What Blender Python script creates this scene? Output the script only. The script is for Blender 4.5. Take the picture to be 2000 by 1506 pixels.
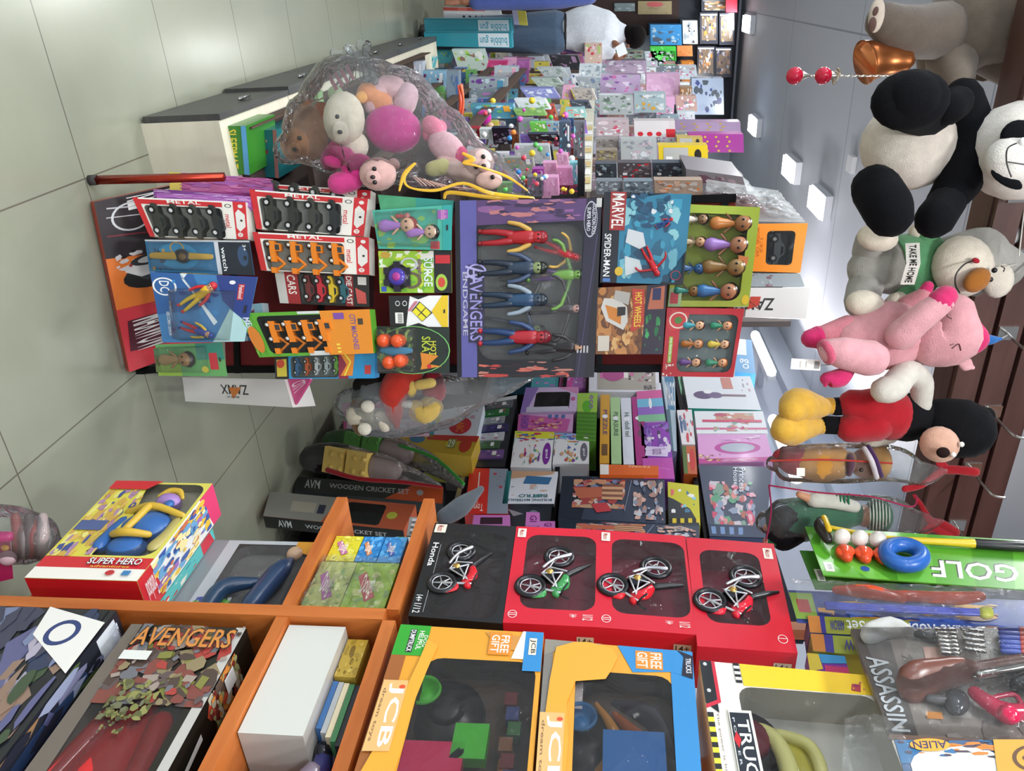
import bpy, math, random
from mathutils import Vector as V
for o in list(bpy.data.objects): bpy.data.objects.remove(o)
SC = bpy.context.scene
COL = SC.collection
# ------------------------------------------------------------ camera (phone held upright, so the frame is turned a quarter)
PSI, THE, CH, FPX = math.radians(27.6), math.radians(6.47), 1.45, 1500.0
FW = V((math.sin(PSI)*math.cos(THE), math.cos(PSI)*math.cos(THE), -math.sin(THE)))
RT = V((math.cos(PSI), -math.sin(PSI), 0))
UP = RT.cross(FW)
CAM = V((0, 0, CH))
cd = bpy.data.cameras.new('camera'); cam = bpy.data.objects.new('camera', cd); COL.objects.link(cam)
cd.sensor_fit = 'HORIZONTAL'; cd.sensor_width = 36; cd.lens = 36*FPX/2000
cd.clip_start = .02; cd.clip_end = 60
from mathutils import Matrix
X_, Y_, Z_ = UP, -RT, -FW
cam.matrix_world = Matrix(((X_.x, Y_.x, Z_.x, 0), (X_.y, Y_.y, Z_.y, 0), (X_.z, Y_.z, Z_.z, CH), (0, 0, 0, 1)))
SC.camera = cam
# ------------------------------------------------------------ world and exposure
w = bpy.data.worlds.new('world'); SC.world = w; w.use_nodes = True
w.node_tree.nodes['Background'].inputs[0].default_value = (.8, .88, 1, 1)
w.node_tree.nodes['Background'].inputs[1].default_value = .25
SC.view_settings.view_transform = 'Standard'; SC.view_settings.look = 'None'
SC.view_settings.gamma = 1; SC.view_settings.exposure = -0.55; SC.view_settings.use_curve_mapping = False
# ceiling lamps: position (x, y), the visible row plus unseen ones added to brighten the packs
ZC = 3.0
LAMPS = [(-.5, 3.2, 26), (1.433, 5.48, 26), (1.395, 6.38, 24), (1.328, 8.04, 24), (.463, 8.85, 22), (-.2, 6.6, 26), (-.2, 4.9, 26), (.25, 2.1, 26), (.45, 3.0, 30), (.1, .3, 38), (-1.4, 1.5, 48), (-1.4, 4.0, 26), (2.0, 1.9, 22), (1.9, -.6, 18), (-1.0, -1.0, 50),  # includes a lamp hidden behind the panda, added to lift the far shelving
         (-1.4, 6.6, 18), (.6, -1.5, 46), (-2.2, .2, 50), (-2.2, 2.4, 44), (-.6, -2.2, 50)]  # side and behind-camera lamps added as fill for shelf and rack fronts
for i, (x, y, en) in enumerate(LAMPS):
    ld = bpy.data.lights.new('lamp_light', 'AREA'); ld.shape = 'RECTANGLE'; ld.size = .16; ld.size_y = .5
    ld.energy = en; ld.color = (.95, .98, 1.0)
    lo = bpy.data.objects.new('lamp_light', ld); COL.objects.link(lo); lo.location = (x, y, ZC-.085)
# ------------------------------------------------------------ pixel -> point on a real plane
def ray(x, y): return FW + UP*((x-1000)/FPX) + RT*((y-753)/FPX)
def on(x, y, pl):
    """pl = (axis, value) or (point, normal)"""
    d = ray(x, y)
    if isinstance(pl[0], str):
        i = 'XYZ'.index(pl[0]); return CAM + d*((pl[1]-CAM[i])/d[i])
    return CAM + d*((pl[0]-CAM).dot(pl[1])/d.dot(pl[1]))
def at(x, y, z): return CAM + ray(x, y)*z          # z metres deep along the view
def facing(x, y, z, turn=0, tilt=0):
    """vertical plane through that point, facing back to the camera, turned / tilted by degrees"""
    a = PSI + math.radians(turn); t = math.radians(tilt)
    return (at(x, y, z), V((-math.sin(a)*math.cos(t), -math.cos(a)*math.cos(t), math.sin(t))))
# ------------------------------------------------------------ materials
MC = {}
def lin(c):
    if isinstance(c, str): c = [int(c[i:i+2], 16)/255 for i in (0, 2, 4)]
    return [((v+.055)/1.055)**2.4 if v > .04045 else v/12.92 for v in c] + [1]
def mat(c, kind='card'):
    k = (c, kind)
    if k in MC: return MC[k]
    m = bpy.data.materials.new(kind+'_'+c); m.use_nodes = True; nt = m.node_tree; b = nt.nodes['Principled BSDF']
    b.inputs['Base Color'].default_value = lin(c)
    R = {'card': .38, 'matte': .8, 'plush': .95, 'plastic': .3, 'metal': .3, 'skin': .55, 'cloth': .9, 'chrome': .12, 'gloss': .15}.get(kind, .5)
    b.inputs['Roughness'].default_value = R
    if kind in ('metal', 'chrome'): b.inputs['Metallic'].default_value = .9
    if kind == 'card': b.inputs['Coat Weight'].default_value = .25; b.inputs['Coat Roughness'].default_value = .12
    if kind in ('plush', 'cloth'):
        b.inputs['Sheen Weight'].default_value = .25 if max(lin(c)[:3]) > .05 else .02; b.inputs['Specular IOR Level'].default_value = .1
        n = nt.nodes.new('ShaderNodeTexNoise'); n.inputs['Scale'].default_value = 900 if kind == 'cloth' else 420; n.inputs['Detail'].default_value = 3
        tc = nt.nodes.new('ShaderNodeTexCoord'); nt.links.new(tc.outputs['Object'], n.inputs['Vector'])
        bp = nt.nodes.new('ShaderNodeBump'); bp.inputs['Strength'].default_value = .5; bp.inputs['Distance'].default_value = .003
        nt.links.new(n.outputs['Fac'], bp.inputs['Height']); nt.links.new(bp.outputs['Normal'], b.inputs['Normal'])
        n2 = nt.nodes.new('ShaderNodeTexNoise'); n2.inputs['Scale'].default_value = 60; n2.inputs['Detail'].default_value = 5
        nt.links.new(tc.outputs['Object'], n2.inputs['Vector'])
        hs = nt.nodes.new('ShaderNodeMix'); hs.data_type = 'RGBA'; hs.blend_type = 'MULTIPLY'; hs.inputs[0].default_value = .35
        hs.inputs[6].default_value = lin(c); nt.links.new(n2.outputs['Fac'], hs.inputs[7])
        nt.links.new(hs.outputs[2], b.inputs['Base Color'])
    if kind == 'glow':
        b.inputs['Emission Color'].default_value = (.94, .97, 1, 1); b.inputs['Emission Strength'].default_value = 9
    MC[k] = m; return m
def film(name, tint, opac, wrinkle, scale, rough=.06):
    """clear packing film: see-through, glossy, wrinkled"""
    k = ('film', name)
    if k in MC: return MC[k]
    m = bpy.data.materials.new(name); m.use_nodes = True; nt = m.node_tree; nt.nodes.clear()
    N = nt.nodes.new; L = nt.links.new
    out = N('ShaderNodeOutputMaterial'); tr = N('ShaderNodeBsdfTransparent'); gl = N('ShaderNodeBsdfGlossy'); df = N('ShaderNodeBsdfDiffuse')
    gl.inputs['Roughness'].default_value = rough; tr.inputs[0].default_value = lin(tint); df.inputs[0].default_value = lin('d8dcdc')
    fr = N('ShaderNodeFresnel'); fr.inputs[0].default_value = 1.5
    m1 = N('ShaderNodeMixShader'); m1.inputs[0].default_value = opac; L(tr.outputs[0], m1.inputs[1]); L(df.outputs[0], m1.inputs[2])
    fr.inputs[0].default_value = 1.42 if wrinkle >= 1 else 1.3; m2 = N('ShaderNodeMixShader'); L(fr.outputs[0], m2.inputs[0]); L(m1.outputs[0], m2.inputs[1]); L(gl.outputs[0], m2.inputs[2])
    L(m2.outputs[0], out.inputs[0])
    if wrinkle:
        tc = N('ShaderNodeTexCoord'); n = N('ShaderNodeTexNoise'); n.inputs['Scale'].default_value = scale; n.inputs['Detail'].default_value = 4; n.inputs['Distortion'].default_value = 1.2
        L(tc.outputs['Object'], n.inputs['Vector']); bp = N('ShaderNodeBump'); bp.inputs['Strength'].default_value = wrinkle; bp.inputs['Distance'].default_value = .035
        L(n.outputs['Fac'], bp.inputs['Height']); L(bp.outputs[0], gl.inputs['Normal'])
    MC[k] = m; return m
CLEAR = film('clear_window', 'f6f8f8', .015, .25, 14)
BLIST = film('blister_plastic', 'f4f6f6', .03, .5, 30)
MILKY = film('milky_bag_film', 'f4f6f6', .16, 1.0, 14, .12)
BAG = film('bag_film', 'f6f8f8', .06, 1.0, 26, .10)
SMOKE = film('smoky_film', 'd8d2d2', .03, .6, 9)
# ------------------------------------------------------------ mesh building
class MB:
    def __init__(s): s.v = []; s.f = []; s.m = []; s.mats = []; s.sm = []
    def mi(s, m):
        if isinstance(m, str): m = mat(m)
        elif isinstance(m, tuple): m = mat(*m)
        if m not in s.mats: s.mats.append(m)
        return s.mats.index(m)
    def add(s, vs, fs, m, smooth=False):
        b = len(s.v); s.v += [V(p) for p in vs]; k = s.mi(m)
        for f in fs: s.f.append([b+i for i in f]); s.m.append(k); s.sm.append(smooth)
    def hexa(s, a, b, m):
        """a = 4 front points BL BR TR TL, b = 4 back points"""
        s.add(list(a)+list(b), [(0, 1, 2, 3), (5, 4, 7, 6), (4, 0, 3, 7), (1, 5, 6, 2), (3, 2, 6, 7), (4, 5, 1, 0)], m)
    def box(s, lo, hi, m):
        x0, y0, z0 = lo; x1, y1, z1 = hi
        s.hexa([(x0, y0, z0), (x1, y0, z0), (x1, y0, z1), (x0, y0, z1)], [(x0, y1, z0), (x1, y1, z0), (x1, y1, z1), (x0, y1, z1)], m)
    def obox(s, c, ax, m):
        """centre and three half axes"""
        c = V(c); a, b, d = ax
        s.hexa([c-a-b-d, c+a-b-d, c+a-b+d, c-a-b+d], [c-a+b-d, c+a+b-d, c+a+b+d, c-a+b+d], m)
    def ell(s, c, ax, m, n=14, k=9):
        c = V(c); a, b, d = [V(q) for q in ax]; vs = [c-d]; fs = []
        for j in range(1, k):
            t = math.pi*j/k - math.pi/2
            for i in range(n):
                p = 2*math.pi*i/n; vs.append(c + a*(math.cos(t)*math.cos(p)) + b*(math.cos(t)*math.sin(p)) + d*math.sin(t))
        vs.append(c+d); T = len(vs)-1
        for i in range(n):
            q = (i+1) % n; fs.append((0, 1+q, 1+i)); fs.append((T, 1+(k-2)*n+i, 1+(k-2)*n+q))
            for j in range(k-2): fs.append((1+j*n+i, 1+j*n+q, 1+(j+1)*n+q, 1+(j+1)*n+i))
        s.add(vs, fs, m, True)
    def limb(s, pts, rs, m, n=12, flat=1, sub=4, cap=True):
        """smooth tube through points with radii, round ends; flat squeezes it along the view"""
        P = [V(p) for p in pts]; Q = []; R = []
        for i in range(len(P)-1):
            p0 = P[max(i-1, 0)]; p1 = P[i]; p2 = P[i+1]; p3 = P[min(i+2, len(P)-1)]
            for j in range(sub):
                t = j/sub; Q.append(.5*((2*p1)+(p2-p0)*t+(2*p0-5*p1+4*p2-p3)*t*t+(3*p1-p0-3*p2+p3)*t**3))
                R.append(rs[i]+(rs[i+1]-rs[i])*(t*t*(3-2*t)))
        Q.append(P[-1]); R.append(rs[-1])
        if cap:
            d0 = (Q[0]-Q[1]).normalized(); d1 = (Q[-1]-Q[-2]).normalized(); r0 = R[0]; r1 = R[-1]
            for a in (.45, .8, .985): Q.insert(0, Q[0]+d0*0) if False else None
            A = [(Q[0]+d0*r0*math.sin(a), r0*math.cos(a)) for a in (1.5, 1.1, .6)]; Bc = [(Q[-1]+d1*r1*math.sin(a), r1*math.cos(a)) for a in (.6, 1.1, 1.5)]
            Q = [a[0] for a in A]+Q+[a[0] for a in Bc]; R = [a[1] for a in A]+R+[a[1] for a in Bc]
        vs = []; fs = []; ref = None
        for i, q in enumerate(Q):
            t = (Q[min(i+1, len(Q)-1)]-Q[max(i-1, 0)]).normalized()
            if ref is None: ref = t.orthogonal().normalized() if abs(t.dot(FW)) > .95 else (FW - t*FW.dot(t)).normalized()
            ref = (ref - t*ref.dot(t)).normalized(); b = t.cross(ref)
            for k in range(n):
                a = 2*math.pi*k/n; vs.append(q + ref*(R[i]*flat*math.cos(a)) + b*(R[i]*math.sin(a)))
        for i in range(len(Q)-1):
            for k in range(n): l = (k+1) % n; fs.append((i*n+k, i*n+l, (i+1)*n+l, (i+1)*n+k))
        fs.append(tuple(range(n))[::-1]); fs.append(tuple((len(Q)-1)*n+k for k in range(n)))
        s.add(vs, fs, m, True)
    def build(s, name, parent=None, loc=None):
        me = bpy.data.meshes.new(name)
        if parent is not None: org = V(parent['_o']) if '_o' in parent else parent.location
        else: org = V(loc) if loc is not None else V((0, 0, 0))
        me.from_pydata([tuple(p-org) for p in s.v], [], s.f)
        for m in s.mats: me.materials.append(m)
        me.polygons.foreach_set('material_index', s.m); me.polygons.foreach_set('use_smooth', s.sm)
        me.update()
        o = bpy.data.objects.new(name, me); COL.objects.link(o)
        if parent is None: o.location = org
        else: o.parent = parent; 
        return o
def sub(o):                                   # sub-part origin: same as its thing's
    r = o
    while r.parent: r = r.parent
    return r
class Proxy(dict): pass
def build_sub(mb, name, part):
    """mesh one level deeper; part's own origin coincides with the root's"""
    r = sub(part); me_par = part
    o = mb.build(name, r); o.parent = part; return o
def thing(name, label, cat, loc, group=None):
    o = bpy.data.objects.new(name, None); COL.objects.link(o); o.location = V(loc); o.empty_display_size = .05
    o['label'] = label; o['category'] = cat
    if group: o['group'] = group
    return o
def tag(o, label, cat, group=None):
    o['label'] = label; o['category'] = cat
    if group: o['group'] = group
    return o
def struct(o): o['kind'] = 'structure'; return o
# ------------------------------------------------------------ lettering
TX = {}
def textmesh(body):
    if body in TX: return TX[body]
    cu = bpy.data.curves.new('t', 'FONT'); cu.body = body; cu.resolution_u = 2; cu.offset = .012; cu.align_x = 'LEFT'
    ob = bpy.data.objects.new('t', cu); COL.objects.link(ob); bpy.context.view_layer.update()
    me = ob.to_mesh(); vs = [(v.co.x, v.co.y) for v in me.vertices]; fs = [tuple(p.vertices) for p in me.polygons]
    ob.to_mesh_clear(); bpy.data.objects.remove(ob); bpy.data.curves.remove(cu)
    x0 = min(v[0] for v in vs); x1 = max(v[0] for v in vs); y0 = min(v[1] for v in vs); y1 = max(v[1] for v in vs)
    TX[body] = ([((a-x0)/(x1-x0), (b-y0)/max(y1-y0, .01)) for a, b in vs], fs); return TX[body]
class Face:
    """a four-cornered face; pt(s, t, h) walks it left-right, bottom-top and out of it"""
    def __init__(s, q):
        s.q = [V(p) for p in q]; a, b, c, d = s.q
        s.n = ((b-a).cross(d-a)).normalized()
        s.w = ((b-a).length+(c-d).length)/2; s.h = ((d-a).length+(c-b).length)/2
    def pt(s, u, v, h=0):
        a, b, c, d = s.q; return a*(1-u)*(1-v)+b*u*(1-v)+c*u*v+d*(1-u)*v + s.n*h
    def ex(s): return (s.pt(.6, .5)-s.pt(.4, .5)).normalized()
    def ey(s): return (s.pt(.5, .6)-s.pt(.5, .4)).normalized()
def paint(mb, F, art, base=.0006, rnd=None):
    """print flat shapes on a face: the printing belongs to the carton's mesh"""
    h = base
    for a in art:
        h += .00012; k = a[0]
        if k == 'r': _, x0, y0, x1, y1, c = a; mb.add([F.pt(x0, y0, h), F.pt(x1, y0, h), F.pt(x1, y1, h), F.pt(x0, y1, h)], [(0, 1, 2, 3)], c)
        elif k == 'e':
            _, x, y, rx, ry, c = a; n = 18
            mb.add([F.pt(x+rx*math.cos(6.2832*i/n), y+ry*math.sin(6.2832*i/n), h) for i in range(n)], [tuple(range(n))], c)
        elif k == 'p': mb.add([F.pt(x, y, h) for x, y in a[1]], [tuple(range(len(a[1])))], a[2])
        elif k == 'l':                                   # line: points, width, colour
            P = a[1]; wd = a[2]
            for i in range(len(P)-1):
                p = F.pt(*P[i], h); q = F.pt(*P[i+1], h); d = (q-p); sd = d.cross(F.n).normalized()*wd/2
                mb.add([p-sd, p+sd, q+sd, q-sd], [(0, 3, 2, 1)], a[3])
        elif k == 't':                                   # text, box, colour, rotation (0, 90 reads up, -90 reads down, 180)
            _, body, x0, y0, x1, y1, c = a[:7]; rot = a[7] if len(a) > 7 else 0
            vs, fs = textmesh(body)
            def g(p):
                u, v = p
                if rot == 90: u, v = 1-v, u
                elif rot == -90: u, v = v, 1-u
                elif rot == 180: u, v = 1-u, 1-v
                return F.pt(x0+(x1-x0)*u, y0+(y1-y0)*v, h)
            mb.add([g(p) for p in vs], fs, c)
        elif k == 'sc':                                  # busy printed picture: seed, box, count, colours
            _, seed, x0, y0, x1, y1, n, cs = a; R = random.Random(seed); n0 = n; n = int(n*(2.4 if n > 9 else 1.3))
            for i in range(n):
                cx = R.uniform(x0, x1); cy = R.uniform(y0, y1); q_ = 1-i/n; sz = .05+.15*q_ if n0 > 9 else .05+.17*q_; rx = R.uniform(sz*.4, sz)*(x1-x0); ry = R.uniform(sz*.4, sz)*(y1-y0); m = R.randint(4, 9); o = R.uniform(0, 6.28)
                P = []
                for j in range(m):
                    rr = R.uniform(.55, 1.1); P.append((min(max(cx+rx*rr*math.cos(o+6.2832*j/m), x0), x1), min(max(cy+ry*rr*math.sin(o+6.2832*j/m), y0), y1)))
                mb.add([F.pt(x, y, h) for x, y in P], [tuple(range(m))], R.choice(cs)); h += .000025
        elif k == 'st':                                  # stripes: box, n, colours, vertical?
            _, x0, y0, x1, y1, n, cs, vert = a
            for i in range(n):
                t0 = i/n; t1 = (i+1)/n
                if vert: p = (x0+(x1-x0)*t0, y0, x0+(x1-x0)*t1, y1)
                else: p = (x0, y0+(y1-y0)*t0, x1, y0+(y1-y0)*t1)
                c = cs[i % len(cs)]
                if c: mb.add([F.pt(p[0], p[1], h), F.pt(p[2], p[1], h), F.pt(p[2], p[3], h), F.pt(p[0], p[3], h)], [(0, 1, 2, 3)], c)
        elif k == 'ring':
            _, x, y, rx, ry, wd, c = a; n = 24; vs = []
            for i in range(n):
                co, si = math.cos(6.2832*i/n), math.sin(6.2832*i/n); vs += [F.pt(x+rx*co, y+ry*si, h), F.pt(x+rx*(1-wd)*co, y+ry*(1-wd)*si, h)]
            mb.add(vs, [(2*i, (2*i+2) % (2*n), (2*i+3) % (2*n), 2*i+1) for i in range(n)], c)
        elif k == 'barc':                                # barcode sticker
            _, x0, y0, x1, y1 = a; R = random.Random(int(x0*999+y0*77)); paint(mb, F, [('r', x0, y0, x1, y1, 'f2f0ea')], h)
            x = x0+(x1-x0)*.1
            while x < x1-(x1-x0)*.12:
                ww = (x1-x0)*R.choice((.02, .035, .05)); paint(mb, F, [('r', x, y0+(y1-y0)*.3, x+ww, y1-(y1-y0)*.12, '1c1c1e')], h+.0001); x += ww*1.9
# ------------------------------------------------------------ small contents, each built on a face frame
def car(mb, F, x, y, L, c, wh='15151a', up=False, hgt=.4):
    """toy car seen side-on, L long across the face; centre (x, y) in face units"""
    ex, ey, n = F.ex(), F.ey(), F.n
    if up: ex, ey = ey, -ex
    o = F.pt(x, y, 0)+n*.006
    prof = [(-.5, -.1), (-.5, .06), (-.42, .12), (-.22, .14), (-.1, .3), (.16, .3), (.3, .13), (.47, .07), (.5, -.1)]
    w = L*.17; A = [o+ex*(a*L)+ey*(b*L*hgt*2)-n*w*.3 for a, b in prof]; B = [p+n*w*1.6 for p in A]; k = len(prof)
    mb.add(A+B, [tuple(range(k, 2*k))]+[((i+1) % k, i, k+i, k+(i+1) % k) for i in range(k)], (c, 'plastic'))
    gl = [(-.09, .16), (-.05, .26), (.13, .26), (.22, .16)]
    mb.add([o+ex*(a*L)+ey*(b*L*hgt*2)+n*(w*1.3+.0008) for a, b in gl], [(0, 3, 2, 1)], ('20262c', 'gloss'))
    for a in (-.3, .3):
        q = o+ex*(a*L)+ey*(-.1*L*hgt*2)+n*(w*1.3); r = L*.12
        mb.add([q+ex*(r*math.cos(t*.628))+ey*(r*math.sin(t*.628)) for t in range(10)]+[q-n*w*1.2+ex*(r*math.cos(t*.628))+ey*(r*math.sin(t*.628)) for t in range(10)], [tuple(range(10))]+[(t, (t+1) % 10, 10+(t+1) % 10, 10+t) for t in range(10)], (wh, 'plastic'))
        mb.add([q+n*.0006+ex*(r*.5*math.cos(t*.785))+ey*(r*.5*math.sin(t*.785)) for t in range(8)], [tuple(range(8))], ('c8c8c8', 'plastic'))
def digger(mb, F, x, y, L, c='e07d1e', up=False):
    ex, ey, n = F.ex(), F.ey(), F.n
    if up: ex, ey = ey, -ex
    o = F.pt(x, y, 0)+n*.008
    def bx(a, b, wa, wb, th, cc): mb.obox(o+ex*a*L+ey*b*L+n*th*L*.5, (ex*wa*L/2, n*th*L/2, ey*wb*L/2), (cc, 'plastic'))
    bx(-.1, .02, .6, .16, .22, c); bx(-.22, .16, .22, .2, .2, c); bx(-.22, .17, .15, .12, .215, '33363a')
    def arm(p, q, r): mb.limb([o+ex*p[0]*L+ey*p[1]*L+n*.1*L, o+ex*q[0]*L+ey*q[1]*L+n*.1*L], [r*L, r*L], (c, 'plastic'), 6, 1, 1)
    arm((.05, .08), (.24, .3), .045); arm((.24, .3), (.42, .06), .04); bx(.44, -.02, .16, .14, .2, c)
    for a in (-.3, .1):
        q = o+ex*(a*L)-ey*.1*L+n*.24*L; r = L*.12
        mb.ell(q-n*.1*L, (ex*r, ey*r, n*.1*L), ('1b1b1d', 'plastic'), 10, 6); mb.ell(q-n*.02*L, (ex*r*.45, ey*r*.45, n*.04*L), ('c9c4ba', 'plastic'), 8, 5)
def fig(mb, F, x, y, H, cs, lean=0, th=.012, spread=.28):
    """small standing figure: cs = (head, hair, top, arms, legs, feet)"""
    ex, ey, n = F.ex(), F.ey(), F.n; o = F.pt(x, y, 0)+n*th
    if lean: a = math.radians(lean); ex, ey = ex*math.cos(a)+ey*math.sin(a), ey*math.cos(a)-ex*math.sin(a)
    P = lambda a, b, c=0: o+ex*a*H+ey*b*H+n*c*H
    hd, hr, tp, ar, lg, ft = [(c, 'plastic') for c in cs]
    mb.ell(P(0, .86), (ex*.085*H, n*.08*H, ey*.11*H), hd, 10, 7); mb.ell(P(0, .91, -.015), (ex*.095*H, n*.09*H, ey*.09*H), hr, 10, 7)
    mb.limb([P(0, .5), P(0, .62), P(0, .73)], [.09*H, .1*H, .11*H], tp, 8, .7, 2); mb.limb([P(0, .72), P(0, .8)], [.04*H]*2, hd, 6, 1, 1)
    for sg in (-1, 1):
        mb.limb([P(.1*sg, .73), P(spread*.62*sg, .6, .03), P(spread*.72*sg, .45, .06)], [.042*H, .036*H, .028*H], ar, 6, 1, 2)
        mb.limb([P(.045*sg, .48), P(.075*sg, .27, .02), P(.08*sg, .06)], [.058*H, .045*H, .034*H], lg, 6, 1, 2)
        mb.ell(P(.085*sg, .03, .03), (ex*.04*H, n*.07*H, ey*.035*H), ft, 8, 5)
        mb.ell(P(.03*sg, .87, .075), (ex*.014*H, n*.012*H, ey*.018*H), ('161616', 'plastic'), 6, 4)
def doll(mb, F, x, y, H, cs, th=.012):
    """big-headed little doll: cs = (skin, hair, dress)"""
    ex, ey, n = F.ex(), F.ey(), F.n; o = F.pt(x, y, 0)+n*th; P = lambda a, b, c=0: o+ex*a*H+ey*b*H+n*c*H
    sk, hr, dr = [(c, 'plastic') for c in cs]
    mb.ell(P(0, .74), (ex*.2*H, n*.15*H, ey*.2*H), sk, 12, 8); mb.ell(P(0, .8, -.05), (ex*.23*H, n*.15*H, ey*.2*H), hr, 12, 8)
    mb.limb([P(0, .5), P(0, .35), P(0, .14)], [.08*H, .12*H, .17*H], dr, 10, .7, 3)
    for sg in (-1, 1):
        mb.limb([P(.09*sg, .47), P(.22*sg, .34, .02)], [.035*H, .03*H], sk, 6, 1, 2); mb.limb([P(.07*sg, .16), P(.07*sg, .0)], [.035*H, .03*H], sk, 6, 1, 1)
        mb.ell(P(.08*sg, .73, .14), (ex*.028*H, n*.02*H, ey*.035*H), ('181414', 'plastic'), 6, 4)
def bike(mb, F, x, y, L, c, c2='d8d8d8', tilt=0, hide=0):
    """model motorcycle side-on with two wheels, frame, tank, seat, fork"""
    ex, ey, n = F.ex(), F.ey(), F.n
    if tilt: a = math.radians(tilt); ex, ey = ex*math.cos(a)+ey*math.sin(a), ey*math.cos(a)-ex*math.sin(a)
    o = F.pt(x, y, 0)+n*.03; P = lambda a, b, c=0: o+ex*a*L+ey*b*L+n*c*L
    for a in (-.32, .32):
        r = .17; N = 20
        mb.limb([P(a+r*math.cos(6.2832*i/N), r*math.sin(6.2832*i/N)) for i in range(N+1)], [.032*L]*(N+1), ('17171b', 'plastic'), 6, 1, 1)
        mb.limb([P(a+r*.75*math.cos(6.2832*i/N), r*.75*math.sin(6.2832*i/N)) for i in range(N+1)], [.011*L]*(N+1), ('b9b9be', 'metal'), 5, 1, 1)
        for i in range(5): mb.limb([P(a, 0), P(a+r*.75*math.cos(1.257*i), r*.75*math.sin(1.257*i))], [.014*L, .009*L], ('b9b9be', 'metal'), 5, 1, 1)
    pl = (c, 'gloss')
    mb.limb([P(-.05, .27), P(.08, .32), P(.2, .27)], [.05*L, .075*L, .05*L], pl, 10, .6, 3)
    mb.limb([P(-.1, .27), P(-.25, .33), P(-.4, .4)], [.045*L, .04*L, .018*L], ('1a1a1d', 'plastic'), 8, .6, 3)
    mb.limb([P(.3, .19), P(.36, .2), P(.46, .12)], [.03*L, .04*L, .015*L], pl, 8, .5, 3)
    mb.limb([P(.32, 0), P(.22, .36)], [.018*L, .02*L], (c2, 'metal'), 6, 1, 1); mb.limb([P(.14, .42, .12), P(.24, .38), P(.14, .42, -.12)], [.012*L]*3, ('222226', 'plastic'), 6, 1, 2)
    for p, q in (((-.32, 0), (-.05, .04)), ((-.05, .04), (.2, .3)), ((-.05, .22), (.1, .02)), ((-.05, .22), (.22, .26)), ((-.1, .25), (-.05, .04)), ((.1, .02), (.2, .3)), ((-.05, .04), (.1, .02))):
        mb.limb([P(*p, .05), P(*q, .05)], [.012*L]*2, (c2, 'metal'), 5, 1, 1)
    mb.obox(P(.03, .1), (ex*.1*L, n*.05*L, ey*.07*L), ('3a3d44', 'metal')); mb.ell(P(.02, .08, .05), (ex*.05*L, n*.03*L, ey*.05*L), ('c7a05a', 'metal'), 10, 6)
    mb.limb([P(0, -.02, .06), P(-.2, .02, .07), P(-.36, .14, .07)], [.02*L, .022*L, .03*L], ('c5c5c8', 'metal'), 7, 1, 2)
    mb.ell(P(.27, .33), (ex*.04*L, n*.05*L, ey*.05*L), pl, 8, 6)
CONT = dict(car=car, digger=digger, fig=fig, doll=doll, bike=bike)
CNAME = dict(car='toy_car', digger='toy_digger', fig='action_figure', doll='doll', bike='model_motorcycle')
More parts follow.
